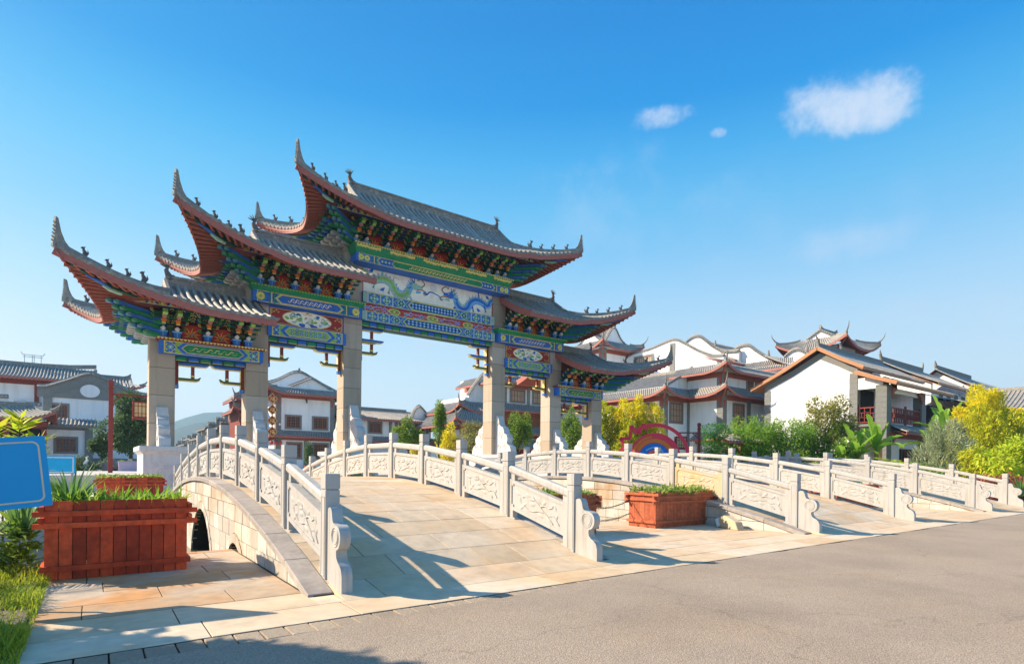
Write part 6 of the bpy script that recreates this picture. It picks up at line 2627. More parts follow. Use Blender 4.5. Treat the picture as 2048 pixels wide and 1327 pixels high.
# wavy fire-gable walls
for i, (x, pts, zb, lab) in enumerate(((60, [(46.2, 14.8), (45.6, 16.0), (44.6, 17.2), (43.2, 17.5), (42.0, 16.7), (40.8, 15.7), (39.4, 15.0), (37.6, 14.8)], 11, 'first wavy white fire gable with thick tile coping, above the mansion eaves'),
                                       (60.6, [(39.6, 13.9), (39.0, 14.5), (38.2, 15.3), (36.9, 15.4), (35.7, 14.5), (34.4, 13.6), (33.0, 13.2)], 10, 'second wavy white fire gable, lower and nearer to the square roof tower'),
                                       (61.5, [(33.4, 13.0), (32.6, 13.9), (31.6, 14.2), (30.6, 13.6), (29.6, 13.0)], 10, 'smallest wavy white fire gable, directly left of the square roof tower'))):
    t = thing('fire_gable', lab, 'wall', (x, pts[0][0], 0), 0, 'wavy fire gables of the mansion')
    t.location = (0, 0, 0)
    gable_wall(t, 'x', x, curve_prof(pts), zb, .4, cw=.4, ch=.3)
    y0, y1 = pts[-1][0], pts[0][0]
    wallbox(t, x + .41, x + 9, y0, y1, zb, pts[-1][1] - .9)
    slope(t, (x - .5, y0 + .2, pts[-1][1] - .9), (x + 9, y0 + .2, pts[-1][1] - .9), (x + .4, (y0 + y1) / 2 + .5, pts[3][1] - .6), (x + 9, (y0 + y1) / 2 + .5, pts[3][1] - .6), sag=.5)
    b = MB()
    b.tube([(x + .2, pts[5][0] if i < 2 else pts[3][0], pts[5][1] + .2 if i < 2 else pts[3][1] + .2), (x + .2, pts[5][0] if i < 2 else pts[3][0], (pts[5][1] if i < 2 else pts[3][1]) + 1.0)], [.2, .07], 6)
    b.build('roof_finial', MT['ridge'], t)

t = thing('roof_tower', 'square tower with a small hipped roof and long upswept corners, behind the white gabled house', 'tower', (68, 31, 0))
t.location = (0, 0, 0)
wallbox(t, 66, 70.6, 29.5, 33.5, 9, 15.1)
pier(t, 65.94, 66.4, 29.4, 29.9, 11, 14.8)
pier(t, 65.94, 66.4, 33.0, 33.55, 11, 14.8)
skirt(t, [(66, 33.5), (66, 29.5), (70.6, 29.5), (70.6, 33.5), (66, 33.5)], False, 1.9, 14.6, 16.1, 1.15, sp=1.2)
skirt(t, [(70.6, 33.5), (66, 33.5), (66, 32.5)], False, 1.9, 14.6, 16.1, 1.15, sp=1.2)
gable_wall(t, 'x', 66.3, [(33.2, 16.0), (31.5, 17.0), (29.8, 16.0)], 15.7, .3)
gable_roof(t, 66.6, 70.3, 29.8, 33.2, 16.0, 17.1, .1, .1, .2, fascia=None)

t = thing('mansion_back_wing', 'tiled roof wing between the wavy gables and the roof tower', 'building', (62, 33, 0))
t.location = (0, 0, 0)
wallbox(t, 58.5, 72, 30.5, 38, 8, 12.4)
slope(t, (57.8, 29.8, 11.9), (72, 29.8, 11.9), (58.5, 33.6, 13.6), (72, 33.6, 13.6), sag=.3)
slope(t, (57.6, 38.5, 11.9), (57.6, 29.8, 11.9), (59.6, 38, 13.2), (59.6, 31, 13.2), sag=.3)
window(t, '-y', 30.49, 60.2, 62.4, 10.0, 11.4, nx=4, nz=2)

# L: part of the mansion seen between the gate columns
t = thing('eaved_house', 'white house with three tiers of red upturned eaves, seen between the right gate columns', 'building', (40, 52, 0))
t.location = (0, 0, 0)
wallbox(t, 36.2, 50, 52, 60, GZ, 11.6)
skirt(t, [(36.2, 59), (36.2, 52), (50, 52)], False, 1.3, 10.6, 11.6, .9, sp=1.0)
gable_wall(t, 'y', 53.9, curve_prof([(33.6, 9.2), (34.0, 9.8), (35.2, 11.3), (36.4, 12.2)]), 7, .3)

wallbox(t, 33.2, 36.2, 54, 60, GZ, 9)
skirt(t, [(33.2, 60), (33.2, 54), (36.1, 54)], False, 1.9, 7.3, 8.5, .8, sp=.9)
skirt(t, [(32.0, 60), (32.0, 52.6), (36.1, 52.6)], False, 1.9, 5.7, 7.6, .8, sp=.9)
wallbox(t, 32.0, 36.1, 52.6, 53.98, GZ, 6.0)
skirt(t, [(36.2, 55), (36.2, 51.9), (50, 51.9)], False, 1.0, 7.6, 8.4, 0, qu=False)
skirt(t, [(36.4, 51.8), (47, 51.8)], False, 1.5, 5.0, 5.9, 0, qu=False)
skirt(t, [(37.4, 51.0), (41.5, 51.0)], False, 1.1, 3.4, 4.3, 0, qu=False)
wallbox(t, 36.5, 47, 51.82, 51.99, 5.0, 7.2, 'woodbrown', 'timber_screen')
window(t, '-y', 51.99, 38.0, 39.9, 8.7, 10.0, nx=4, nz=2)
window(t, '-y', 51.99, 41.2, 43.0, 8.7, 10.0, nx=3, nz=2, pane='curtain')
window(t, '-y', 51.99, 45.4, 47.2, 8.7, 10.0, nx=3, nz=2)
for x in (37.0, 40.3, 43.6, 47.6):
    pier(t, x, x + .4, 51.9, 52.1, 8.4, 10.4)
d = MB()
d.box(38.4, 40.3, 50.8, 50.95, GZ, 3.2)
dd = d.build('door', MT['crimson'], t)
d = MB()
for x in (38.55, 39.4, 39.55, 40.1):
    d.box(x, x + .07, 50.75, 50.8, GZ + .2, 3.1)
for z in (1.5, 2.2, 3.0):
    d.box(38.45, 40.25, 50.74, 50.8, z, z + .07)
d.build('lattice', MT['redwood'], dd)
for x in (37.4, 38.15, 40.4, 41.4):
    wallbox(t, x, x + .18, 50.6, 50.8, GZ, 3.4, 'redwood', 'post')

# ------------------------------------------------------------ E: white gabled villa with balcony
t = thing('gabled_villa', 'bright white gabled villa with orange barge boards and a lattice balcony, above the banana plants', 'building', (50, 24, 0))
t.location = (0, 0, 0)
XE = 50.0
Z0 = 0.0
gp = [(28.6, 9.0), (26.0, 10.1), (23.69, 11.3), (22.2, 10.5), (20.7, 9.6)]
gable_wall(t, 'x', XE, gp, Z0, .4, coping=False)
wallbox(t, XE + .4, 62, 20.72, 28.6, Z0, 8.6)
# grey band under the verge and corner quoins
for (a, c) in zip(gp[:-1], gp[1:]):
    b = MB()
    b.prism([(a[0], a[1] + .0), (c[0], c[1] + .0), (c[0], c[1] - .55), (a[0], a[1] - .55)], 'x', XE - .025, XE)
    b.build('gable_band', MT['greybrick'], t)
pier(t, XE - .03, XE + .2, 28.05, 28.62, Z0, 8.5)
pier(t, XE - .03, XE + .5, 20.68, 21.3, Z0, 9.25)
slope(t, (62.6, 20.1, 9.62), (XE - .5, 20.1, 9.62), (62.6, 23.69, 11.75), (XE - .5, 23.69, 11.75), sag=.12, fascia='amber')
slope(t, (XE - .5, 29.7, 8.72), (62.6, 29.7, 8.72), (XE - .5, 23.69, 11.75), (62.6, 23.69, 11.75), sag=.12, fascia='amber')
for pts in ([(29.75, 8.66), (26.5, 10.1), (23.69, 11.62)], [(23.69, 11.62), (21.8, 10.45), (20.05, 9.55)]):
    b = MB()
    b.sweep([Vector((XE - .5, y, z)) for y, z in pts], [(-.04, -.12), (.06, -.12), (.06, .14), (-.04, .14)], side=(1, 0, 0))
    b.build('barge_board', MT['amber'], t)
b = MB()
b.box(XE - .4, 62.6, 23.58, 23.80, 11.7, 12.1)
b.build('ridge', MT['greybrick'], t)
for x in (XE - .3, 54, 62.5):
    b = MB()
    b.tube([(x, 23.69, 12.0), (x - .15, 23.69, 12.4), (x - .4, 23.69, 12.7)], [.16, .12, .04], 6)
    b.build('roof_finial', MT['ridge'], t)
# clerestory windows under the eave
for k in range(4):
    x = 51.4 + k * 1.75
    window(t, '-y', 20.70, x, x + 1.1, 8.6, 9.35, frame='plaster', pane='glass', wood='greybrick', nx=2, nz=2, fw=.1)
# balcony: upper wall band, piers, floor, lean-to roofs
YF = 18.6
wallbox(t, XE, XE + .3, YF + .25, 20.66, 7.85, 8.75, 'plaster', 'balcony_wall')
pier(t, XE - .02, XE + .9, YF - .05, YF + .75, Z0, 8.1)
pier(t, 57.2, 58.0, YF - .05, YF + .6, Z0, 8.0)
wallbox(t, XE + .05, 58.6, YF, 20.7, 4.85, 5.05, 'greybrick', 'balcony_floor')
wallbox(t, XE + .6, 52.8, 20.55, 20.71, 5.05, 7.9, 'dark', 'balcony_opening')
slope(t, (62.2, 17.7, 8.15), (XE - .6, 17.7, 8.15), (62.2, 20.6, 9.3), (XE - .6, 20.6, 9.3), sag=.1, fascia='amber')
b = MB()
b.sweep([Vector((XE - .6, y, z)) for y, z in ((20.7, 9.22), (19.2, 8.62), (17.65, 8.05))], [(-.04, -.14), (.05, -.14), (.05, .14), (-.04, .14)], side=(1, 0, 0))
b.build('barge_board', MT['amber'], t)
b = MB()
b.box(XE + .9, 58.5, YF + .1, YF + .4, 7.55, 7.95)
b.build('balcony_beam', MT['cream'], t)
for x, s in ((XE + .9, 1), (57.2, -1)):
    queti(t, (x, YF, 7.9), '-y', s, .9, .9)


def fret(t, face, pos, u0, u1, z0, z1):
    """Chinese fretwork railing"""
    b = MB()
    def B(a0, a1, c0, c1):
        if face == '-y':
            b.box(a0, a1, pos - .04, pos + .04, c0, c1)
        else:
            b.box(pos - .04, pos + .04, a0, a1, c0, c1)
    B(u0, u1, z1 - .09, z1)
    B(u0, u1, z0, z0 + .08)
    n = max(1, round((u1 - u0) / 1.15))
    for k in range(n):
        a, c = u0 + (u1 - u0) * k / n, u0 + (u1 - u0) * (k + 1) / n
        w, h = c - a, z1 - z0 - .17
        zz = z0 + .08
        for f in (0, .33, .67):
            B(a + w * f - .022, a + w * f + .022, zz, zz + h)
        for f, g, q in ((0, .67, .3), (.33, 1, .68), (0, .33, .62), (.67, 1, .32), (.33, .67, .5)):
            B(a + w * f, a + w * g, zz + h * q - .022, zz + h * q + .022)
        for f in (.16, .5, .84):
            B(a + w * f - .02, a + w * f + .02, zz + h * .3, zz + h * .68)
    for u in (u0, u1):
        B(u - .06, u + .06, z0 - .1, z1 + .22)
    return b.build('balcony_railing', MT['redwood'], t)


fret(t, '-y', YF + .1, XE + .95, 54.0, 5.15, 6.4)
fret(t, '-y', YF + .1, 54.2, 57.15, 5.15, 6.4)
fret(t, '-x', XE + .12, YF + .75, 20.6, 5.15, 6.4)
skirt(t, [(XE + .6, 18.55), (60, 18.55)], False, 1.15, 4.35, 4.95, 0, qu=False)
queti(t, (XE + .95, 18.5, 4.3), '-y', 1, .9, 1.0)
wallbox(t, XE + .9, 57.2, YF + .2, YF + .5, Z0, 4.3)
d = MB()
d.box(53.2, 57.1, YF + .1, YF + .19, Z0, 3.1)
dd = d.build('door', MT['dark'], t)
d = MB()
for k in range(7):
    x = 53.25 + k * .62
    d.box(x, x + .09, YF + .04, YF + .1, Z0, 3.05)
for z in (1.2, 2.0, 2.95):
    d.box(53.2, 57.1, YF + .045, YF + .1, z, z + .07)
d.build('lattice', MT['redwood'], dd)

# more roofs running off to the right
t = thing('second_villa', 'second white villa with a grey ridge, directly right of the gabled villa', 'building', (66, 24, 0))
t.location = (0, 0, 0)
gable_wall(t, 'x', 66.2, [(28.6, 9.6), (25, 12.3), (20.7, 10.0)], 0, .4, coping=False)
wallbox(t, 66.6, 78, 20.7, 28.6, 0, 9.2)
slope(t, (79, 19.9, 9.85), (65.6, 19.9, 9.85), (79, 25, 12.6), (65.6, 25, 12.6), sag=.2, fascia='amber')
slope(t, (65.6, 29.6, 9.6), (79, 29.6, 9.6), (65.6, 25, 12.6), (79, 25, 12.6), sag=.2, fascia='amber')
b = MB()
b.box(65.8, 77, 24.85, 25.15, 12.5, 13.1)
b.build('ridge', MT['greybrick'], t)
for x, s in ((65.8, -1), (77, 1)):
    b = MB()
    b.tube([(x, 25, 13.0), (x + s * .2, 25, 13.4), (x + s * .3, 25, 13.8)], [.18, .13, .04], 6)
    b.build('roof_finial', MT['ridge'], t)
for k in range(4):
    x = 68.0 + k * 2.2
    window(t, '-y', 20.69, x, x + 1.3, 8.4, 9.3, frame='plaster', pane='glass', wood='greybrick', nx=2, nz=2, fw=.1)
slope(t, (79, 17.6, 7.7), (64, 17.6, 7.7), (79, 20.6, 8.6), (64, 20.6, 8.6), sag=.1, fascia='amber')
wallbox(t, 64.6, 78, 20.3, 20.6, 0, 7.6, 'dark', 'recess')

t = thing('third_villa', 'third white villa with orange verge, behind the yellow trees at right', 'building', (82, 24, 0))
t.location = (0, 0, 0)
gable_wall(t, 'x', 80.2, [(28.5, 10), (24.5, 13.0), (20, 10.2)], 0, .4, coping=False)
wallbox(t, 80.6, 108, 20, 28.5, 0, 9.6)
slope(t, (108, 19.2, 10.0), (79.6, 19.2, 10.0), (108, 24.5, 13.2), (79.6, 24.5, 13.2), sag=.2, fascia='amber', pitch=.34)
slope(t, (79.6, 29.4, 9.8), (108, 29.4, 9.8), (79.6, 24.5, 13.2), (108, 24.5, 13.2), sag=.2, fascia='amber', pitch=.34)
b = MB()
b.box(79.8, 92, 24.35, 24.65, 13.1, 13.7)
b.build('ridge', MT['greybrick'], t)
b = MB()
b.tube([(79.8, 24.5, 13.6), (79.5, 24.5, 14.2)], [.2, .05], 6)
b.build('roof_finial', MT['ridge'], t)
t = thing('tiled_shed', 'steep ribbed tile roof at the far right edge behind the yellow trees', 'building', (66, 12, 0))
t.location = (0, 0, 0)
wallbox(t, 71, 84, 13, 17, 0, 6.6, 'dark')
slope(t, (70, 17.6, 7.1), (70, 10, 7.1), (75.5, 17.6, 9.6), (75.5, 10, 9.6), sag=.3, fascia='greybrick', pitch=.36)
ridge(t, [(75.5, 17.6, 9.6), (75.5, 10, 9.6)], .15, .3)
# ================================================================== plants
def leaf_arrays(rng, pts, out, L, W, droop=.3, spread=.8, lv=.35):
    """rhombic leaves at pts; out = outward direction at each point"""
    n = len(pts)
    d = out + rng.normal(0, spread, (n, 3))
    d[:, 2] -= droop
    d /= np.linalg.norm(d, axis=1)[:, None] + 1e-9
    nn = rng.normal(0, .6, (n, 3)) + np.array([0, 0, 1.0]) + out * .5
    s = np.cross(d, nn)
    s /= np.linalg.norm(s, axis=1)[:, None] + 1e-9
    l = L * rng.uniform(1 - lv, 1 + lv, n)[:, None]
    w = W * rng.uniform(1 - lv, 1 + lv, n)[:, None]
    nr = np.cross(s, d)
    a = pts
    b = pts + d * l * .45 + s * w / 2 + nr * w * .12
    c = pts + d * l - nr * w * .1
    e = pts + d * l * .45 - s * w / 2 + nr * w * .12
    return np.stack([a, b, c, e], 1)


def quads_mesh(name, q, mat):
    """mesh of loose quads from an (n,4,3) array"""
    n = len(q)
    me = bpy.data.meshes.new(name)
    me.vertices.add(n * 4)
    me.vertices.foreach_set('co', q.reshape(-1).astype(np.float32))
    me.loops.add(n * 4)
    me.loops.foreach_set('vertex_index', np.arange(n * 4, dtype=np.int32))
    me.polygons.add(n)
    me.polygons.foreach_set('loop_start', np.arange(0, n * 4, 4, dtype=np.int32))
    me.materials.append(mat)
    me.update(calc_edges=True)
    return me


def blob_points(rng, blobs, n, shell=.6):
    """points in ellipsoids (x,y,z,rx,ry,rz), crowded towards the surface, clumped"""
    B = np.array(blobs, float)
    vol = (B[:, 3] * B[:, 4] * B[:, 5]) ** .8
    k = rng.choice(len(B), n, p=vol / vol.sum())
    u = rng.normal(0, 1, (n, 3))
    u /= np.linalg.norm(u, axis=1)[:, None]
    r = shell + (1 - shell) * rng.uniform(0, 1, n)
    r = np.where(rng.uniform(0, 1, n) < .22, rng.uniform(0, 1, n) ** .5, r)
    # lumpy surface: radius varies with direction
    lump = 1 + .16 * np.sin(u[:, 0] * 5.3 + k * 1.7) * np.cos(u[:, 1] * 4.7 + k) + .12 * np.sin(u[:, 2] * 8.1 + u[:, 0] * 6 + k * 2.2)
    p = B[k, :3] + u * B[k, 3:6] * (r * lump)[:, None]
    return p, u


def sub_blobs(rng, c, r, n, f=.42):
    """break a crown into n clumps round its surface"""
    out = []
    for i in range(n):
        u = rng.normal(0, 1, 3)
        u /= np.linalg.norm(u)
        q = f * rng.uniform(.7, 1.25)
        out.append((c[0] + u[0] * r[0] * .68, c[1] + u[1] * r[1] * .68, c[2] + u[2] * r[2] * .72, r[0] * q, r[1] * q, r[2] * q * .85))
    out.append((*c, r[0] * .55, r[1] * .55, r[2] * .6))
    return out


def tree(name, label, cat, loc, h, crown, mat, n, L=.2, W=.09, trunk=.12, seed=1, nb=9, group=None, lean=(0, 0), white=False, droop=.3, forks=5, f=.42, shell=.6):
    """crown = (cx, cy, cz, rx, ry, rz) relative to loc"""
    rng = np.random.default_rng(seed)
    t = thing(name, label, cat, loc, 0, group)
    c, r = np.array(crown[:3]), np.array(crown[3:])
    bl = sub_blobs(rng, c, r, nb, f)
    p, u = blob_points(rng, bl, n, shell)
    q = leaf_arrays(rng, p, u, L, W, droop)
    stuff(put('crown', quads_mesh('crown', q, LF[mat]), t))
    b = MB()
    zt = c[2] - r[2] * .25
    pts = [(0, 0, -.1), (lean[0] * .3 + .03, lean[1] * .3, zt * .35), (lean[0] * .7 - .02, lean[1] * .7 + .03, zt * .7), (c[0] * .8, c[1] * .8, zt)]
    b.tube(pts, [trunk * 1.25, trunk, trunk * .8, trunk * .5], 8)
    for k in range(forks):
        a = bl[k % len(bl)]
        s = Vector(pts[2]).lerp(Vector(pts[3]), rng.uniform(-.3, .8))
        e = Vector(a[:3])
        m = s.lerp(e, .5) + Vector((0, 0, -.12))
        b.tube([s, m, e, e + (e - m) * .6], [trunk * .5, trunk * .34, trunk * .2, trunk * .06], 5)
    b.build('trunk', MT['bark'], t, smooth=60)
    if white:
        b = MB()
        b.lathe([(trunk * 1.35, 0), (trunk * 1.2, .9)], 0, 0, 8)
        b.build('painted_base', MT['white'], t)
    return t


def plume(name, label, loc, h, r, mat, n, seed, group=None, L=.2, W=.08, cat='tree'):
    """several upright flame-shaped spires of foliage on one stem"""
    rng = np.random.default_rng(seed)
    t = thing(name, label, cat, loc, 0, group)
    Q = []
    b = MB()
    for k in range(7):
        a = 2 * PI * k / 7 + rng.uniform(-.4, .4)
        rr_ = r * (.15 if k == 0 else rng.uniform(.35, .75))
        hh = h * (1 if k == 0 else rng.uniform(.6, .95))
        m = n // 7
        s = rng.uniform(.12, 1, m) ** .8
        wid = r * .42 * (np.sin(np.pi * np.clip(s * .93 + .02, 0, 1)) ** .8 + .1)
        th = rng.uniform(0, 2 * np.pi, m)
        rad = wid * (.55 + .45 * rng.uniform(0, 1, m)) * (1 + .25 * np.sin(s * 17 + th * 2 + k))
        ox, oy = rr_ * math.cos(a), rr_ * math.sin(a)
        p = np.stack([ox * (.5 + .5 * s) + rad * np.cos(th), oy * (.5 + .5 * s) + rad * np.sin(th), s * hh], 1)
        out = np.stack([np.cos(th) * .6, np.sin(th) * .6, np.full(m, 1.0)], 1)
        Q.append(leaf_arrays(rng, p, out, L, W, 0, .55))
        b.tube([(0, 0, -.1), (ox * .5, oy * .5, hh * .4), (ox, oy, hh * .92)], [.08, .05, .012], 5)
    stuff(put('crown', quads_mesh('crown', np.concatenate(Q), LF[mat]), t))
    b.build('trunk', MT['bark'], t)
    return t


def bamboo(label, loc, h, r, n, seed, mat='bamboo', group='bamboo clumps by the villa'):
    rng = np.random.default_rng(seed)
    t = thing('bamboo_clump', label, 'bamboo', loc, 0, group)
    b = MB()
    P, O = [], []
    k = 26
    for i in range(k):
        a = rng.uniform(0, 2 * PI)
        q = r * .35 * rng.uniform(0, 1) ** .5
        bx, by = q * math.cos(a), q * math.sin(a)
        lean = r * rng.uniform(.2, .9)
        hh = h * rng.uniform(.7, 1.0)
        pts = []
        for j in range(7):
            s = j / 6
            pts.append((bx + lean * s ** 2.2 * math.cos(a), by + lean * s ** 2.2 * math.sin(a), hh * (s - .13 * s ** 4)))
        b.tube(pts, [.035, .033, .03, .026, .02, .013, .005], 5, False)
        m = n // k
        s = rng.uniform(.15, 1, m)
        x = np.interp(s, np.linspace(0, 1, 7), [p[0] for p in pts])
        y = np.interp(s, np.linspace(0, 1, 7), [p[1] for p in pts])
        z = np.interp(s, np.linspace(0, 1, 7), [p[2] for p in pts])
        sp = .16 + .28 * np.sin(np.pi * s)
        P.append(np.stack([x, y, z], 1) + rng.normal(0, 1, (m, 3)) * sp[:, None])
        th = rng.uniform(0, 2 * np.pi, m)
        O.append(np.stack([np.cos(th), np.sin(th), np.full(m, -.15)], 1))
    q = leaf_arrays(rng, np.concatenate(P), np.concatenate(O), .30, .055, .55, .4)
    stuff(put('foliage', quads_mesh('foliage', q, LF[mat]), t))
    b.build('culms', M('bamboo culm', (0.13, 0.19, 0.05), 0.5, 0.2, 9) if 'bamboo culm' not in bpy.data.materials else bpy.data.materials['bamboo culm'], t)
    return t


def blade_mesh(L, W, arch, mat, seed, tear=True, name='leaf'):
    """banana leaf: arching blade with folded halves and torn edge, base at the origin, growing along +x and up"""
    rng = random.Random(seed)
    b = MB()
    n = 14
    mid, le, ri = [], [], []
    for i in range(n + 1):
        s = i / n
        ang = 1.32 - arch * s - (.25 if arch > .4 else 0)
        if i == 0:
            p = Vector((0, 0, 0))
        else:
            p = mid[-1] + Vector((math.cos(ang), 0, math.sin(ang))) * L / n
        mid.append(p)
        w = W * max(0.02, math.sin(PI * min(1, s * .9 + .06)) ** .6) * (1 if s > .12 else s / .12 * .7)
        if tear and i % 3 == 2:
            w *= rng.uniform(.6, .95)
        up = Vector((-math.sin(ang), 0, math.cos(ang)))
        le.append(p + Vector((0, w / 2, 0)) + up * w * .22)
        ri.append(p + Vector((0, -w / 2, 0)) + up * w * .22)
    b.strip(le, mid)
    b.strip(mid, ri)
    b.tube([p - Vector((0, 0, .01)) for p in mid], [.03 - .022 * i / n for i in range(n + 1)], 4, False)
    return b.mesh(name, mat, smooth=50, recalc=False)


_ban = [blade_mesh(2.3, .72, a, LF['banana'], 10 + k) for k, a in enumerate((.15, .45, .9, 1.7))]
_bandry = blade_mesh(1.9, .4, 2.9, LF['dry'], 5)


def banana(label, loc, h, nl, seed, sc=1.0, dry=False, bias=None):
    rng = random.Random(seed)
    t = thing('banana_plant', label, 'banana plant', loc, 0, 'banana plants by the villa')
    b = MB()
    b.tube([(0, 0, -.1), (.03, 0, h * .4), (0, .04, h * .8), (0, 0, h)], [.17 * sc, .14 * sc, .11 * sc, .07 * sc], 8)
    b.build('stem', MT['bananastem'], t, smooth=60)
    for k in range(nl):
        a = 2.4 * k + rng.uniform(-.3, .3)
        me = _ban[min(3, int(4 * k / nl))] if not (dry and k == nl - 1) else _bandry
        s = sc * rng.uniform(.75, 1.1)
        put('leaf', me, t, (0, 0, h * rng.uniform(.8, 1.0) - .1), (rng.uniform(-.25, .25), 0, a), (s, s, s))
    return t


MT['bananastem'] = M('banana stem', (0.16, 0.2, 0.06), 0.6, 0.25, 8)


def frond_mesh(L, n, ll, lw, arch, mat, seed, up=1.0):
    """feather frond: arching rib with paired leaflets"""
    rng = np.random.default_rng(seed)
    q = []
    p = Vector((0, 0, 0))
    rib = [p.copy()]
    for i in range(n):
        s = i / n
        ang = up - arch * s
        p = p + Vector((math.cos(ang), 0, math.sin(ang))) * L / n
        rib.append(p.copy())
        if s < .12:
            continue
        l = ll * math.sin(PI * min(1, .15 + s * .85)) ** .7
        for sd in (-1, 1):
            d = Vector((math.cos(ang) * .55, sd * .8, math.sin(ang) * .55 - .25 + rng.uniform(-.1, .1))).normalized()
            w = Vector((math.cos(ang), 0, math.sin(ang))) * lw
            q.append([p - w * .4, p + d * l * .5 - w * .5, p + d * l, p + d * l * .5 + w * .5])
    for a, c in zip(rib[:-1], rib[1:]):
        q.append([a + Vector((0, .012, 0)), a - Vector((0, .012, 0)), c - Vector((0, .010, 0)), c + Vector((0, .010, 0))])
    return quads_mesh('frond', np.array([[tuple(v) for v in f] for f in q]), mat)


_fr_lime = frond_mesh(1.5, 22, .42, .07, 1.6, LF['lime'], 1, 1.1)
_fr_green = frond_mesh(1.6, 24, .4, .06, 1.5, LF['bamboo'], 2, 1.0)
_fr_palm = frond_mesh(1.25, 24, .5, .035, 1.3, LF['yucca'], 3, .75)


def fronds(name, label, cat, loc, me, n, sc, seed, group=None, z=.2, stem=True):
    rng = random.Random(seed)
    t = thing(name, label, cat, loc, 0, group)
    for k in range(n):
        s = sc * rng.uniform(.7, 1.1)
        put('frond', me, t, (0, 0, z), (rng.uniform(-.2, .2), rng.uniform(-.35, .35), 2.4 * k + rng.uniform(-.3, .3)), (s, s, s))
    if stem:
        b = MB()
        b.tube([(0, 0, -.2), (0, 0, z + .05)], [.09 * sc, .06 * sc], 6)
        b.build('stem', MT['bark'], t)
    return t


def spiky(name, label, cat, loc, n, L, W, mat, seed, zmin=.1, group=None):
    """rosette of sword leaves"""
    rng = np.random.default_rng(seed)
    q = []
    for k in range(n):
        a = rng.uniform(0, 2 * np.pi)
        el = rng.uniform(zmin, 1.45)
        l = L * rng.uniform(.7, 1.1)
        d = np.array([math.cos(a), math.sin(a), 0])
        s = np.array([-math.sin(a), math.cos(a), 0])
        p = np.array([0, 0, .05]) + d * .04
        prev = None
        for j in range(6):
            f = j / 5
            e2 = el - f * f * .9 * (1 - el / 2)
            w = W * (1 - f ** 1.5) * .5 + .0015
            cur = (p - s * w, p + s * w)
            if prev is not None:
                q.append([prev[0], prev[1], cur[1], cur[0]])
            prev = cur
            p = p + (d * math.cos(e2) + np.array([0, 0, 1]) * math.sin(e2)) * l / 5
    t = thing(name, label, cat, loc, 0, group)
    stuff(put('leaves', quads_mesh('leaves', np.array(q), LF[mat]), t))
    return t


def shrub(name, label, loc, r, mat, n, seed, L=.14, W=.06, nb=6, cat='shrub', group=None, droop=.1, f=.5):
    rng = np.random.default_rng(seed)
    t = thing(name, label, cat, loc, 0, group)
    bl = sub_blobs(rng, (0, 0, r[2] * .9), r, nb, f)
    p, u = blob_points(rng, bl, n, .5)
    p[:, 2] = np.maximum(p[:, 2], .02)
    stuff(put('foliage', quads_mesh('foliage', leaf_arrays(rng, p, u, L, W, droop), LF[mat]), t))
    b = MB()
    for k in range(5):
        a = bl[k % len(bl)]
        b.tube([(0, 0, -.1), (a[0] * .5, a[1] * .5, a[2] * .5), a[:3]], [.03, .02, .01], 4)
    b.build('stems', MT['bark'], t)
    return t


# ---- left side
tree('round_tree', 'dense dark round tree with whitewashed trunk base, behind the left lamp post', 'tree', (2.3, 52, GZ), 6, (0, 0, 3.5, 2.05, 1.9, 2.2), 'dark', 11000, .22, .11, .13, 3, 14, white=True)
tree('small_tree', 'smaller dark tree at the left foot of the round tree', 'tree', (.55, 53, GZ), 3, (0, 0, 1.9, .8, .8, 1.0), 'dark', 2600, .18, .09, .07, 4, 8)
for k, (x, y, r, m) in enumerate(((-.6, 50, .95, 'dark'), (1.2, 50.4, .7, 'dark'), (-2.2, 50.5, .8, 'mid'), (3.6, 50.5, .7, 'dark'))):
    shrub('clipped_shrub', ('rounded dark clipped shrub left of the lamp post', 'low dark shrub under the round tree', 'mid green low shrub near the far left planter', 'dark low shrub right of the round tree')[k], (x, y, GZ), (r * 1.3, r, r * .62), m, 2200, 20 + k, .12, .06, 7, group='clipped shrubs by the left houses')
# leafy shoots above the sign
rng = np.random.default_rng(5)
t = thing('leafy_shrub', 'yellow green leafy shoots rising behind the big blue sign', 'shrub', (-1.05, 11.3, -.7))
Q = []
b = MB()
for (x, y, h) in ((-.12, 0, 2.55), (.15, .1, 2.75), (.36, 0, 2.4), (-.4, .1, 2.35), (.0, -.2, 2.3)):
    b.tube([(x * .4, y, 0), (x, y, h)], [.02, .008], 5)
    m = 46
    z = h - rng.uniform(0, .75, m) ** 1.5
    a = rng.uniform(0, 2 * np.pi, m)
    p = np.stack([np.full(m, x), np.full(m, y), z], 1)
    o = np.stack([np.cos(a), np.sin(a), .45 + (z - h + .4)], 1)
    Q.append(leaf_arrays(rng, p, o, .26, .06, .1, .15))
stuff(put('foliage', quads_mesh('foliage', np.concatenate(Q), LF['lime']), t))
b.build('stems', MT['bark'], t)
fronds('palm_shrub', 'palm fronds reaching in at the left edge below the sign', 'palm', (-1.62, 8.75, -.0), _fr_palm, 11, .85, 7, z=.5)
shrub('bank_shrub', 'dark green shrub on the canal bank under the blue sign', (-1.3, 9.9, -.35), (.8, .5, .5), 'mid', 1500, 31, .16, .05, 6)
spiky('yucca', 'spiky green sword leaved plant in the near planter', 'yucca', (-.22, 9.1, .78), 90, .58, .05, 'yucca', 3)
spiky('yucca', 'second spiky plant behind the near planter, closer to the sign', 'yucca', (-.75, 9.9, .35), 70, .8, .05, 'yucca', 4)

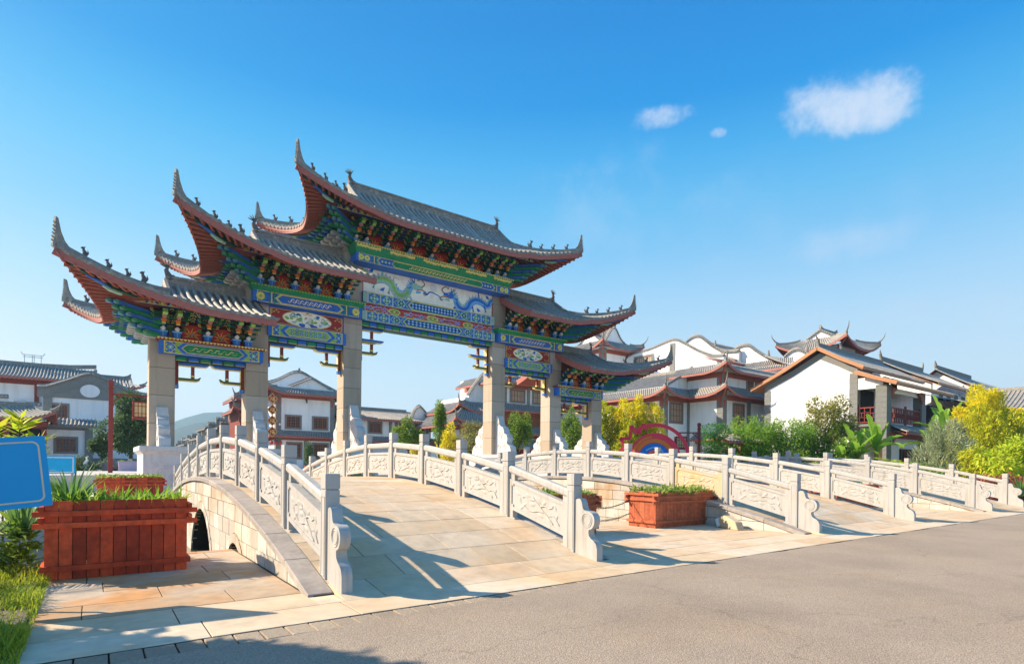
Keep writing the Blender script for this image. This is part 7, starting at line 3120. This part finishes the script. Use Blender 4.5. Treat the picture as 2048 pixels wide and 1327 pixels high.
# grass on the bank, left corner
rng = np.random.default_rng(12)
n = 19000
x = -.40 - np.abs(rng.normal(0, .75, n))
y = rng.uniform(4.86, 9.2, n)
cl = np.sin(x * 6 + y * 3.1) + np.sin(y * 5.3 - x * 4)
keep = rng.uniform(-2.2, 2, n) < cl + .9
x, y = x[keep], y[keep]
n = len(x)
hgt = (.05 + .13 * rng.uniform(0, 1, n) ** 2) * (.75 + .35 * np.sin(x * 5 + y * 4))
p = np.stack([x, y, np.full(n, -.01)], 1)
a = rng.uniform(0, 2 * np.pi, n)
lean = np.stack([np.cos(a), np.sin(a), np.zeros(n)], 1) * (hgt * rng.uniform(.2, 1.0, n))[:, None]
side = np.stack([-np.sin(a), np.cos(a), np.zeros(n)], 1) * .005
up = np.array([0, 0, 1.0])
mid = p + lean * .35 + up * hgt[:, None] * .65
tip = p + lean + up * hgt[:, None]
q1 = np.stack([p - side, p + side, mid + side * .8, mid - side * .8], 1)
q2 = np.stack([mid - side * .8, mid + side * .8, tip + side * .1, tip - side * .1], 1)
o = put('grass', quads_mesh('grass', np.concatenate([q1, q2]), LF['grass']))
stuff(tag(o, 'rough green and straw coloured grass in the bottom left corner', 'grass'))

# tall tree outside the frame on the left whose shade falls across the road corner
tree('bank_tree', 'tree standing beside the road left of the view, shading the road corner', 'tree', (-3.6, 8.3, 0), 5, (.2, -.2, 3.5, 1.3, 1.1, 1.2), 'mid', 5200, .26, .11, .1, 77, 9)

# ---- plants between and behind the gate columns
tree('young_tree', 'rounded bright green young tree in front of the low wing', 'tree', (22, 45, GZ), 5, (0, 0, 3.3, 1.3, 1.3, 1.5), 'mid', 5200, .2, .1, .1, 41, 10)
tree('slim_tree', 'tall slim tree with a bare upper stem, beside the curved gable', 'tree', (24.4, 44, GZ), 6, (0, 0, 3.7, .65, .65, 2.3), 'mid', 3400, .18, .09, .08, 42, 9, f=.5)
plume('yellow_bush', 'bright yellow flowering bush left of the olive tree', (26.6, 46, GZ), 4.6, 1.3, 'yellow', 4200, 43, 'yellow bushes behind the gate', cat='bush')
plume('yellow_bush', 'smaller yellow bush in front of the young green tree', (23.3, 46, GZ), 3.5, .8, 'yellow', 2200, 44, 'yellow bushes behind the gate', cat='bush')
tree('olive_tree', 'loose olive brown tree left of the right centre column', 'tree', (27.9, 44, GZ), 5, (0, 0, 2.7, 1.5, 1.5, 1.9), 'olive', 4200, .2, .09, .09, 45, 10)
tree('column_tree', 'mid green tree between the two right gate columns, in front of the eaved house', 'tree', (31.6, 42, GZ), 6, (0, 0, 3.9, 1.35, 1.3, 2.5), 'mid', 5200, .2, .1, .1, 46, 12, f=.38)
tree('column_tree', 'narrow green tree right of the second column from right', 'tree', (34.7, 38, GZ), 6, (0, 0, 3.8, 1.05, 1.05, 2.5), 'mid', 4400, .2, .1, .1, 47, 11, f=.38)
tree('column_tree', 'olive toned tree hugging the right side of the right centre column', 'tree', (30.0, 43.4, GZ), 6, (0, 0, 4.3, .8, .8, 1.9), 'olive', 2800, .2, .09, .08, 48, 9)
t = tree('potted_conifer', 'small dark conifer in a pot before the shop house', 'tree', (14.9, 50, GZ), 3, (0, 0, 1.7, .5, .5, 1.0), 'dark', 1800, .14, .06, .05, 49, 8)
b = MB()
b.lathe([(.2, 0), (.28, .35), (.3, .5)], 0, 0, 10)
b.build('pot', MT['planter2'], t)
for k, (px, py, h, r) in enumerate(((35.9, 35.6, 6.8, 1.3), (37.3, 34.6, 7.0, 1.35), (38.9, 34.2, 7.5, 1.35), (39.8, 33.2, 6.7, 1.2), (36.6, 33.6, 5.2, 1.2))):
    plume('yellow_tree', ('leftmost tall yellow tree, next to the last gate column', 'second tall yellow tree, behind the round sculpture', 'tallest yellow tree plume, behind the round sculpture', 'rightmost yellow tree against the mansion wall', 'lower yellow green tree in front of the tall yellow ones')[k],
          (px, py, 0.3), h, r, 'yellow' if k in (1, 2, 3) else 'yellowgreen', 8200, 60 + k, 'yellow trees by the gate', .22, .09)

# ---- garden on the right
t = thing('pruned_pine', 'dark cloud pruned tree with layered round pads, right of the lamp', 'tree', (37.5, 25.3, 0))
rng = np.random.default_rng(71)
pads = [(0, 0, 4.1, 1.05, 1.0, .62), (-.7, .1, 2.9, .95, .9, .55), (.9, -.1, 2.7, 1.05, 1.0, .6), (.1, -.3, 1.9, 1.2, 1.1, .6), (-.9, .2, 1.5, .9, .9, .5), (1.3, .1, 1.6, .8, .8, .5), (-.3, .1, 3.5, .7, .7, .4)]
p, u = blob_points(rng, pads, 7000, .75)
stuff(put('crown', quads_mesh('crown', leaf_arrays(rng, p, u, .14, .07, 0), LF['pine']), t))
b = MB()
b.tube([(0, 0, -.1), (.15, 0, 1.2), (-.1, .05, 2.6), (0, 0, 4.0)], [.14, .11, .08, .04], 7)
for q in pads[1:6]:
    b.tube([(0, 0, q[2] - .5), (q[0] * .6, q[1] * .6, q[2] - .3), q[:3]], [.07, .05, .02], 5)
b.build('trunk', MT['bark'], t)
bamboo('feathery light green bamboo clump, leftmost of the garden', (40.5, 24.0, 0), 6.1, 2.0, 9000, 81, 'bamboo')
bamboo('dense dark bamboo clump in the middle of the garden', (41.5, 21.9, 0), 6.0, 1.7, 9000, 82, 'bamboo')
bamboo('bright bamboo clump behind the pruned tree', (43.5, 26.5, 0), 5.6, 1.6, 7000, 83, 'bamboo')
bamboo('tall bamboo clump touching the white villa wall', (43.6, 20.9, 0), 5.8, 1.6, 7000, 84, 'mid')
tree('loose_tree', 'open crowned olive tree against the white villa wall', 'tree', (44.6, 20.4, 0), 7, (0, 0, 5.0, 2.0, 1.9, 2.3), 'olive', 5600, .22, .09, .1, 85, 13, f=.34)
shrub('garden_shrub', 'yellow green bushy shrub in front of the dark bamboo', (42.0, 19.6, 0), (1.6, 1.2, 1.3), 'yellowgreen', 5000, 86, .18, .08, 8)
shrub('garden_shrub', 'green shrub below the olive tree', (41.5, 20.9, 0), (1.5, 1.2, 1.5), 'mid', 4200, 87, .18, .08, 8)
shrub('garden_shrub', 'bright shrub hiding the foot of the villa wall', (43.2, 19.0, 0), (1.7, 1.2, 1.9), 'mid', 5200, 89, .2, .08, 9)
shrub('garden_shrub', 'low dark shrub left of the banana plants', (40.6, 18.3, 0), (1.2, 1.0, 1.1), 'bamboo', 3600, 88, .2, .07, 7)
banana('banana plant with tall upright bright leaves and one dry brown leaf, before the balcony', (44.2, 17.0, 0), 3.0, 9, 91, 1.1, True)
banana('banana plant leaning left of the balcony pier', (43.8, 18.1, 0), 2.6, 8, 92, 1.0)
banana('lower banana plant at the foot of the villa wall', (43.0, 18.6, 0), 2.0, 7, 93, 1.0)
banana('dark tall banana plant in the gap right of the balcony', (50.6, 14.9, 0), 4.6, 9, 94, 1.25)
banana('second dark banana plant, lower, in the gap right of the balcony', (50.0, 15.5, 0), 3.4, 8, 95, 1.1)
for k, (x, y, me, s, lab) in enumerate(((41.5, 15.9, _fr_lime, 1.25, 'lime green feathery palm below the banana leaves'), (42.5, 15.2, _fr_lime, 1.2, 'lime green palm before the lattice door'), (40.5, 16.9, _fr_green, 1.3, 'green fern like palm left of the lime palms'),
                                        (43.3, 13.9, _fr_green, 1.1, 'green palm right of the lattice door'), (42.0, 14.4, _fr_green, .95, 'small palm in front of the grey doors'))):
    fronds('garden_palm', lab, 'palm', (x, y, 0), me, 15, s, 100 + k, 'low palms in the garden', .9 + .3 * (k % 2))
rng = np.random.default_rng(110)
t = thing('feathery_shrub', 'tall grey green feathery shrub with whitish tips, before the yellow trees', 'shrub', (40.0, 11.7, 0))
m = 6500
s = rng.uniform(.05, 1, m) ** .7
a = rng.uniform(0, 2 * np.pi, m)
rad = (1.35 * np.sin(np.pi * np.clip(s * .85 + .08, 0, 1)) ** .7) * rng.uniform(.3, 1, m) ** .5
rad = rad * (1 + .35 * np.sin(a * 5 + s * 9))
p = np.stack([rad * np.cos(a), rad * np.sin(a), s * (3.7 + .5 * np.sin(a * 3 + 1)) + .12 * rng.normal(0, 1, m)], 1)
o = np.stack([np.cos(a) * .7, np.sin(a) * .7, np.full(m, .9)], 1)
stuff(put('foliage', quads_mesh('foliage', leaf_arrays(rng, p, o, .34, .04, 0, .6), LF['grey']), t))
b = MB()
for k in range(12):
    a = 2 * PI * k / 12
    b.tube([(0, 0, -.1), (.4 * math.cos(a), .4 * math.sin(a), 1.6), (.9 * math.cos(a), .9 * math.sin(a), 3.2)], [.03, .02, .008], 4)
b.build('stems', MT['bark'], t)
for k, (x, y, h, r, m, lab) in enumerate(((46.2, 12.0, 6.9, 1.7, 'yellow', 'big yellow tree at right, tallest of its row'), (49.0, 12.0, 6.7, 2.0, 'yellow', 'yellow tree right of the tallest one, near the right edge'),
                                          (44.5, 11.4, 5.4, 2.0, 'yellowgreen', 'yellow green tree in front of the tallest yellow tree'), (46.5, 10.7, 5.2, 2.2, 'yellowgreen', 'yellow green bushy tree near the right edge'),
                                          (52.5, 13.2, 6.2, 1.9, 'mid', 'mid green tree behind the yellow ones, beside the dark banana plants'), (50.0, 10.2, 5.2, 2.2, 'mid', 'green tree at the right edge of the view'))):
    plume('yellow_tree', lab, (x, y, 0), h, r, m, 9000, 120 + k, 'yellow trees of the right garden', .24, .1)
tree('lime_shrub', 'lime green shrub with drooping leaves at the right edge', 'shrub', (36.6, 8.2, 0), 3, (0, 0, 1.9, 1.35, 1.2, 1.3), 'lime', 3600, .3, .075, .05, 130, 11, droop=.8)
tree('lime_shrub', 'lower lime shrub right of the grey green shrub', 'shrub', (37.8, 9.6, 0), 3, (0, 0, 1.5, 1.3, 1.2, 1.1), 'yellowgreen', 3200, .28, .075, .05, 131, 10, droop=.6)
shrub('red_shrub', 'dusty red leaved shrub behind the last bridge post', (33.6, 7.9, 0), (1.1, .8, .75), 'redflower', 2600, 132, .14, .06, 7)
shrub('red_shrub', 'smaller red leaved shrub beyond the road end of the far bridge', (35.4, 7.4, 0), (.8, .8, .6), 'redflower', 1800, 133, .14, .06, 6)
spiky('agave', 'dark green spiky agave at the right edge by the far bridge', 'agave', (33.0, 6.9, .2), 60, 1.1, .09, 'yucca', 134)
for k, (x, y, rx) in enumerate(((32.5, 11.5, 1.6), (34.5, 13.5, 1.8), (36.0, 16.0, 1.9), (37.0, 18.8, 1.8), (36.5, 21.6, 1.7), (38.5, 12.3, 1.6))):
    shrub('hedge_shrub', ('low green shrub beside the far bridge, nearest the road', 'second low shrub behind the far balustrade', 'third low shrub behind the far balustrade, below the palms', 'fourth low shrub behind the far balustrade', 'low shrub at the canal end of the garden', 'low shrub below the feathery shrub')[k],
          (x, y, 0), (rx, rx, .85), ('mid', 'bamboo', 'yellowgreen', 'bamboo', 'mid', 'mid')[k], 4200, 140 + k, .17, .07, 8, group='low shrubs behind the far balustrade')
# ================================================================== planters, lamps, signs, small things
def planter(label, loc, w, d, h, npl, mat, rz=0.0, mside=5, rails=True):
    t = thing('wooden_planter', label, 'planter', loc, rz, 'red timber planters')
    pw_ = w / npl
    m = MT[mat]
    for k in range(npl):
        for s in (-1, 1):
            put('plank', unit_box(m, (.04, .1, .01)), t, (-w / 2 + pw_ * (k + .5), s * (d / 2 - .015), h / 2), None, (pw_ - .007, .03, h))
    pd = (d - .066) / mside
    for k in range(mside):
        for s in (-1, 1):
            put('plank', unit_box(m, (.1, .04, .01)), t, (s * (w / 2 - .015), -d / 2 + .033 + pd * (k + .5), h / 2 - .002), None, (.03, pd - .007, h))
    for z, ov in ((.135, .035), (h * .69, .11), (h * .84, .11)):
        for s in (-1, 1):
            put('rail', unit_box(m, (.01, .05, .05)), t, (0, s * (d / 2 + .021), z), None, (w + 2 * ov, .04, .062))
            put('rail', unit_box(m, (.05, .01, .05)), t, (s * (w / 2 + .021), 0, z + (.064 if ov > .1 else .0)), None, (.04, d + (2 * ov if ov > .1 else -.002), .058))
    b = MB()
    b.box(-w / 2 + .031, w / 2 - .031, -d / 2 + .031, d / 2 - .031, h * .3, h - .09)
    b.build('soil', MT['soil'], t)
    return t


def planter_plants(name, label, loc, w, d, z, n, mat, seed, L, W, hmax, rz=0, cat='plants'):
    rng = np.random.default_rng(seed)
    x = rng.uniform(-w / 2, w / 2, n)
    y = rng.uniform(-d / 2, d / 2, n)
    hh = hmax * (.35 + .65 * rng.uniform(0, 1, n)) * (.6 + .4 * np.sin(x * 7 + y * 5))
    p = np.stack([x, y, hh * rng.uniform(0, 1, n)], 1)
    a = rng.uniform(0, 2 * np.pi, n)
    o = np.stack([np.cos(a) * .7, np.sin(a) * .7, np.full(n, .8)], 1)
    t = put(name, quads_mesh(name, leaf_arrays(rng, p, o, L, W, .1, .35), LF[mat]), None, (loc[0], loc[1], z), (0, 0, rz))
    return stuff(tag(t, label, cat))


planter('big dark red timber planter in the left foreground', (.28, 8.97, 0), 1.46, .8, .93, 11, 'planter')
planter_plants('planter_lilies', 'light green strap leaves filling the near left planter', (.28, 8.97), 1.38, .72, .84, 300, 'bamboo', 1, .24, .028, .05)
planter('dark red timber planter across the canal by the left pedestal', (1.1, 24.6, 0), 1.95, .9, .86, 12, 'planter')
planter_plants('planter_sedum', 'yellow green ground cover in the planter across the canal', (1.1, 24.6), 1.95, .95, .80, 1700, 'sedum', 2, .10, .05, .16)
planter('sun bleached orange red planter with iron chain at its side, between first and second bridge', (11.5, 8.95, 0), 2.25, .8, .84, 17, 'planter2')
planter_plants('planter_greens', 'small leaved greens overflowing the sunlit orange red planter', (11.5, 8.95), 2.3, .86, .76, 1300, 'sedum', 3, .13, .045, .18)
planter('dark red planter half hidden behind the near right balustrade', (7.5, 8.95, 0), 2.0, .8, .84, 15, 'planter2')
planter_plants('planter_greens', 'greens in the planter behind the near right balustrade', (7.5, 8.95), 2.0, .8, .76, 1000, 'sedum', 4, .14, .045, .18)
planter('red planter seen through the gap beyond the middle bridge', (20.4, 8.95, 0), 2.3, .8, .84, 16, 'planter2')
planter_plants('planter_greens', 'sparse greens in the planter beyond the middle bridge', (20.4, 8.95), 2.2, .8, .76, 260, 'sedum', 5, .2, .04, .2)
planter('small red planter beside the far bridge abutment', (23.4, 9.6, 0), 1.1, .8, .84, 8, 'planter2')
planter('red planter across the canal behind the near bridge', (8.6, 23.6, 0), 2.2, .9, .86, 15, 'planter')
planter_plants('planter_sedum', 'ground cover in the planter across the canal behind the near bridge', (8.6, 23.6), 2.3, 1.0, .80, 1500, 'sedum', 6, .12, .05, .2)

# plain boxes by the far houses
for (x, y, w, m, lab) in ((-1.7, 52.4, 2.0, 'planter', 'plain red planting box before the annexe'), (2.35, 49.3, 1.75, 'lavender', 'plain lavender planting box beside the left pedestal')):
    t = thing('planting_box', lab, 'planter', (x, y, GZ))
    b = MB()
    b.box(-w / 2, w / 2, -.4, .4, 0, .62)
    b.box(-w / 2 - .04, w / 2 + .04, -.44, .44, .62, .68)
    b.build('box', MT[m], t, bevel=.02)
    planter_plants('box_plants', 'low plants in the ' + lab.replace('plain ', ''), (x, y), w - .1, .7, GZ + .6, 500, 'sedum' if m == 'planter' else 'mid', 9, .12, .06, .14)
rng = np.random.default_rng(3)


def rock(label, loc, r, seed):
    rr = random.Random(seed)
    bm = bmesh.new()
    bmesh.ops.create_icosphere(bm, subdivisions=3, radius=1)
    for v in bm.verts:
        f = 1 + .18 * math.sin(v.co.x * 3 + seed) * math.cos(v.co.y * 4) + .12 * math.sin(v.co.z * 7 + v.co.x * 5 + seed) + rr.uniform(-.04, .04)
        v.co = Vector((v.co.x * r[0] * f, v.co.y * r[1] * f, v.co.z * r[2] * f))
    me = bpy.data.meshes.new('rock')
    bm.to_mesh(me)
    bm.free()
    me.materials.append(MT['rock'])
    return tag(put('rock', me, None, loc), label, 'rock', 'bank rocks')


rock('pale rounded boulder beside the lavender box', (1.1, 50.2, GZ + .3), (.75, .5, .5), 1)
rock('grey boulder at the water edge behind the near planter', (-.95, 10.6, -.45), (.7, .45, .45), 2)
rock('flat grey boulder on the bank under the blue sign', (-2.0, 10.2, -.35), (.8, .5, .35), 3)
rock('small boulder by the canal wall', (-.2, 10.45, -.6), (.4, .3, .35), 4)
# white bird figure
b = MB()
b.tube([(0, 0, 0), (.02, 0, .35), (-.05, 0, .55), (.05, 0, .75), (.0, 0, .95), (.12, 0, 1.02)], [.12, .16, .13, .07, .05, .02], 8)
b.tube([(-.1, 0, .3), (-.35, 0, .15)], [.12, .03], 6)
tag(put('bird_figure', b.mesh('bird_figure', MT['white'], smooth=60), None, (-.35, 49.6, GZ)), 'white garden bird figure left of the lamp post', 'figure')


def lamp(label, loc, H, arm_dir, sc=1.0, rz=0.0):
    t = thing('lantern_post', label, 'lamp post', loc, rz, 'red lantern posts')
    s = arm_dir
    b = MB()
    b.box(-.1 * sc, .1 * sc, -.1 * sc, .1 * sc, 0, H * .9)
    b.box(-.13 * sc, .13 * sc, -.13 * sc, .13 * sc, H * .9, H * .915)
    b.taper(0, 0, H * .915, H * .935, .07 * sc, .07 * sc, .09 * sc, .09 * sc)
    b.taper(0, 0, H * .935, H * .985, .11 * sc, .11 * sc, .12 * sc, .12 * sc)
    b.taper(0, 0, H * .985, H, .12 * sc, .12 * sc, .03 * sc, .03 * sc)
    b.build('post', MT['lamppost'], t)
    b = MB()
    za = H * .835
    L = 1.65 * sc
    b.box(0.1 * sc * s, s * L, -.05 * sc, .05 * sc, za, za + .09 * sc)
    b.bar((s * .1 * sc, 0, za - .35 * sc), (s * .45 * sc, 0, za), .07 * sc, .07 * sc)
    cx = s * L * .8
    b.box(cx - .02, cx + .02, -.02, .02, za - .28 * sc, za)
    b.build('arm', MT['lamppost'], t)
    la = node('lantern', t)
    la.location = (cx, 0, za - .28 * sc)
    w, h = .36 * sc, .85 * sc
    b = MB()
    b.taper(0, 0, -h + .06, -.06, w * .92, w * .92, w * .92, w * .92)
    b.build('paper', MT['lantern'], la)
    b = MB()
    for z0, z1, k in ((-h, -h + .07, 1.08), (-.07, 0, 1.08), (0, .05, .6), (-h - .06, -h, .7)):
        b.taper(0, 0, z0, z1, w * k, w * k, w * k, w * k)
    for a in (-1, 1):
        for c in (-1, 1):
            b.box(a * w - .035 * sc, a * w + .035 * sc, c * w - .035 * sc, c * w + .035 * sc, -h - .1 * sc, .06)
    for f in (-.45, .0, .45):
        for c in (-1, 1):
            b.box(f * w - .014 * sc, f * w + .014 * sc, c * w * .955 - .012, c * w * .955 + .012, -h, 0)
            b.box(c * w * .955 - .012, c * w * .955 + .012, f * w - .014 * sc, f * w + .014 * sc, -h, 0)
    for q in (.28, .72):
        b.box(-w * .96, w * .96, -w * .97, w * .97, -h * q - .014 * sc, -h * q + .014 * sc)
    b.build('frame', MT['lamppost'], la)
    return t


MT['lamppost'] = M('red lamp post paint', (0.27, 0.04, 0.03), 0.5, 0.1, 9)
lamp('tall dark red lantern post with square paper lantern, left of the gate', (.84, 41.2, GZ), 5.5, 1, 1.15)
lamp('dark red lantern post with amber lantern hanging to the left, beside the pruned tree', (34.2, 24.4, 0), 4.55, -1, .95, -.75)
lamp('thin small lantern post behind the round sculpture', (33.2, 25.6, 0), 3.3, -1, .6, -.75)

# big blue sign on a leaning post, left edge
t = thing('road_sign', 'large blank blue sign with rounded beige line, tilted at the left edge', 'sign', (-.36, 7.465, 1.305))
ux = Vector((.995, .02, .10)).normalized()
uz = Vector((-.10, .0, .71)).normalized()
uz = (uz - ux * uz.dot(ux)).normalized()
un = ux.cross(uz)
W_, H_ = 1.05, .71


def SP(u, w, d=0.0):
    return tuple(ux * u + uz * w + un * d)


def rounded(u0, u1, w0, w1, r, n=5):
    pts = []
    for cx, cz, a in ((u1 - r, w0 + r, -PI / 2), (u1 - r, w1 - r, 0), (u0 + r, w1 - r, PI / 2), (u0 + r, w0 + r, PI)):
        for k in range(n + 1):
            q = a + PI / 2 * k / n
            pts.append((cx + r * math.cos(q), cz + r * math.sin(q)))
    return pts


def plate(b, pts, d0, d1):
    n, k = len(b.v), len(pts)
    b.v += [SP(u, w, d0) for u, w in pts] + [SP(u, w, d1) for u, w in pts]
    b.f += [tuple(range(n + k - 1, n - 1, -1)), tuple(range(n + k, n + 2 * k))]
    b.mi += [b.c, b.c]
    for i in range(k):
        b.f.append((n + i, n + (i + 1) % k, n + k + (i + 1) % k, n + k + i))
        b.mi.append(b.c)


b = MB()
plate(b, rounded(-W_, 0, -H_ / 2, H_ / 2, .012), -.03, 0)
b.build('board', MT['signblue'], t)
b = MB()
o_, i_ = rounded(-W_ + .05, -.05, -H_ / 2 + .05, H_ / 2 - .05, .06), rounded(-W_ + .066, -.066, -H_ / 2 + .066, H_ / 2 - .066, .046)
n = len(o_)
for k in range(n):
    j = (k + 1) % n
    b.hexa([SP(*o_[k], 0), SP(*o_[j], 0), SP(*i_[j], 0), SP(*i_[k], 0), SP(*o_[k], .004), SP(*o_[j], .004), SP(*i_[j], .004), SP(*i_[k], .004)])
b.build('border_line', MT['signline'], t)
b = MB()
b.tube([SP(-.62, .2, -.055), SP(-.56, -.4, -.055), (-.34, -.41, -1.33)], .022, 10)
b.build('post', MT['steel'], t, smooth=50)
t = thing('info_sign', 'smaller pale blue sign behind the spiky plants, left', 'sign', (-.72, 20.3, 0))
b = MB()
b.box(-.36, .33, -.02, .02, 1.05, 1.55)
b.build('board', MT['signblue2'], t)
b = MB()
for (a, c, e, g) in ((-.32, .29, 1.49, 1.52), (-.32, .29, 1.08, 1.11), (-.32, -.29, 1.11, 1.49), (.26, .29, 1.11, 1.49)):
    b.box(a, c, -.026, -.02, e, g)
b.build('border_line', MT['white'], t)
b = MB()
for x in (-.3, .26):
    b.box(x - .03, x + .03, .021, .08, -.1, 1.5)
b.build('post', MT['steel'], t)

# round festival sculpture
t = thing('arch_sculpture', 'round red, orange and blue swirl sculpture with star cut ring, behind the middle bridge', 'sculpture', (30.2, 25.0, .45), -1.0)
mats = [MT['scarlet'], MT['sculptblue'], MT['orange'], MT['maroon'], MT['gold']] if 'scarlet' in MT else None
MT['scarlet'] = M('sculpture red', (0.80, 0.045, 0.085), 0.5, 0.08, 3)
MT['sculptblue'] = M('sculpture blue', (0.01, 0.17, 0.6), 0.45, 0.06, 3)


def arc(b, r0, r1, a0, a1, cx, cz, y0, y1, n=28, taper=None):
    for k in range(n):
        p, q = a0 + (a1 - a0) * k / n, a0 + (a1 - a0) * (k + 1) / n
        f = lambda a: r1 if taper is None else r0 + (r1 - r0) * math.sin(PI * (a - a0) / (a1 - a0)) ** taper
        P = [(cx + r * math.cos(a), cz + r * math.sin(a)) for r, a in ((r0, p), (r0, q), (f(q), q), (f(p), p))]
        b.hexa([(P[0][0], y0, P[0][1]), (P[1][0], y0, P[1][1]), (P[2][0], y0, P[2][1]), (P[3][0], y0, P[3][1]),
                (P[0][0], y1, P[0][1]), (P[1][0], y1, P[1][1]), (P[2][0], y1, P[2][1]), (P[3][0], y1, P[3][1])])


b = MB()
arc(b, 2.05, 2.28, .05, PI * .72, .0, 1.6, -.12, .12)
b.build('ring', MT['scarlet'], t)
b = MB()
zig = [(-2.25, 1.2), (-1.95, 1.75), (-2.35, 2.0), (-1.95, 2.35), (-2.3, 2.9), (-1.65, 2.85), (-1.55, 3.75), (-1.05, 3.2), (-.75, 3.85), (-.5, 3.45)]
for p, q in zip(zig[:-1], zig[1:]):
    b.bar((p[0], 0, p[1]), (q[0], 0, q[1]), .2, .2, up=(0, 1, 0))
b.build('star_outline', MT['scarlet'], t)
for r0, r1, m, d, a0, a1 in ((0.02, 1.68, 'scarlet', 0, 0, PI), (1.05, 1.3, 'orange', .03, .5, 2.7), (.0, 1.0, 'sculptblue', .05, .1, PI - .1), (0, .55, 'scarlet', .08, 0, PI), (1.35, 1.5, 'orange', .035, 1.7, 2.9), (.66, .76, 'lblue', .07, .6, 2.4)):
    b = MB()
    arc(b, r0, r1, a0, a1, .0, 1.55, -.15 - d, .15, 26)
    b.build('swirl_disc' if r0 < .1 else 'swirl_band', MT[m], t)
b = MB()
for k in range(9):
    a = .8 + k * .2
    b.bar((.38 * math.cos(a), -.245, 1.6 + .38 * math.sin(a)), (.46 * math.cos(a), -.245, 1.6 + .46 * math.sin(a)), .03, .03)
b.build('gold_strokes', MT['gold'], t)
b = MB()
b.box(-2.2, 2.2, -.35, .35, -.5, 1.5)
b.build('base', MT['whitestone'], t, bevel=.03)

# red timber frame near the pruned tree
t = thing('timber_frame', 'faded red timber frame with cross bars between pruned tree and bamboo', 'frame', (39.6, 25.0, 0), -.3)
b = MB()
for x in (-.9, .5, 1.4):
    b.box(x - .12, x + .12, -.12, .12, 0, 3.3 if x > 0 else 2.4)
for z in (1.4, 2.1, 2.6):
    b.box(-.9, 1.4, -.08, .08, z, z + .18)
b.build('frame', MT['fascia'], t)
slope(t, (-1.4, -1.0, 3.4), (2.0, -1.0, 3.4), (-1.4, .4, 4.0), (2.0, .4, 4.0))


# sagging chains between the two middle planters
def chain(label, p, q, sag):
    b = MB()
    p, q = Vector(p), Vector(q)
    n = int((q - p).length / .055)
    pts = []
    for k in range(n + 1):
        s = k / n
        v = p.lerp(q, s)
        v.z -= sag * 4 * s * (1 - s)
        pts.append(v)
    for k in range(n):
        a, c = pts[k], pts[k + 1]
        d = (c - a).normalized()
        sd = d.cross(Vector((0, 0, 1))).normalized() if k % 2 else Vector((0, 0, 1))
        m = (a + c) / 2
        h = (c - a).length * .68
        ring = []
        for j in range(8):
            t_ = 2 * PI * j / 8
            ring.append(m + d * h * math.cos(t_) + sd * .018 * math.sin(t_))
        b.tube(ring + [ring[0]], .006, 4, False)
    return tag(b.build('chain', MT['iron']), label, 'chain', 'chains along the canal edge')


chain('upper rusty chain hanging between two planters at the canal edge', (8.52, 9.3, .62), (10.36, 9.3, .62), .17)
chain('lower rusty chain hanging between two planters at the canal edge', (8.52, 9.3, .30), (10.36, 9.3, .30), .14)

# broken slab leaning by the second bridge
b = MB()
b.prism([(0, 0), (.62, .05), (.6, .22), (.05, .2)], 'y', -.04, .04)
tag(put('broken_slab', b.mesh('broken_slab', MT['whitestone'], bevel=.01), None, (12.75 - .9, 7.9, .02), (-.35, 0, .25)), 'broken white stone slab lying at the foot of the second bridge', 'slab')
b = MB()
b.prism([(0, 0), (.7, 0), (.75, .2), (.5, .3), (.1, .18)], 'y', -.1, .1)
tag(put('broken_slab', b.mesh('broken_slab', MT['granite_warm'], bevel=.015), None, (11.75, 7.25, .0), (0, 0, 1.2)), 'yellowish broken kerb stone beside the second bridge ramp', 'slab')


# ------------------------------------------------------------------ far hills
def hills(seed, dist, h, a0, a1, base=-5):
    rng = random.Random(seed)
    b = MB()
    n = 90
    top, bot, back = [], [], []
    for i in range(n + 1):
        a = R(a0 + (a1 - a0) * i / n)
        z = h * (.55 + .25 * math.sin(i * .17 + seed) + .14 * math.sin(i * .43 + seed * 2) + .07 * math.sin(i * 1.1 + seed)) + rng.uniform(-1, 1) * h * .012
        x, y = math.sin(a), math.cos(a)
        top.append((x * dist, y * dist, z))
        bot.append((x * dist * .72, y * dist * .72, base))
        back.append((x * dist * 1.3, y * dist * 1.3, base))
    b.strip(bot, top)
    b.strip(top, back)
    o = b.build('hills', MT['mountain'], smooth=60)
    return structure(o)


hills(6, 1200, 78, -50, 60)
hills(6, 1700, 138, -60, 70)

# ------------------------------------------------------------------ air between the camera and the far hills
b = MB()
b.box(-3600, 3600, -3600, 3600, -8, 146)
hz = b.build('haze', bpy.data.materials.new('haze'))
_hm = hz.data.materials[0]
_hm.use_nodes = True
_hm.node_tree.nodes.clear()
_o = _hm.node_tree.nodes.new('ShaderNodeOutputMaterial')
_v = _hm.node_tree.nodes.new('ShaderNodeVolumePrincipled')
_v.inputs['Color'].default_value = (0.46, 0.76, 1.0, 1)
_v.inputs['Density'].default_value = 0.0004
_v.inputs['Anisotropy'].default_value = 0.2
_hm.node_tree.links.new(_v.outputs[0], _o.inputs['Volume'])
hz['kind'] = 'stuff'
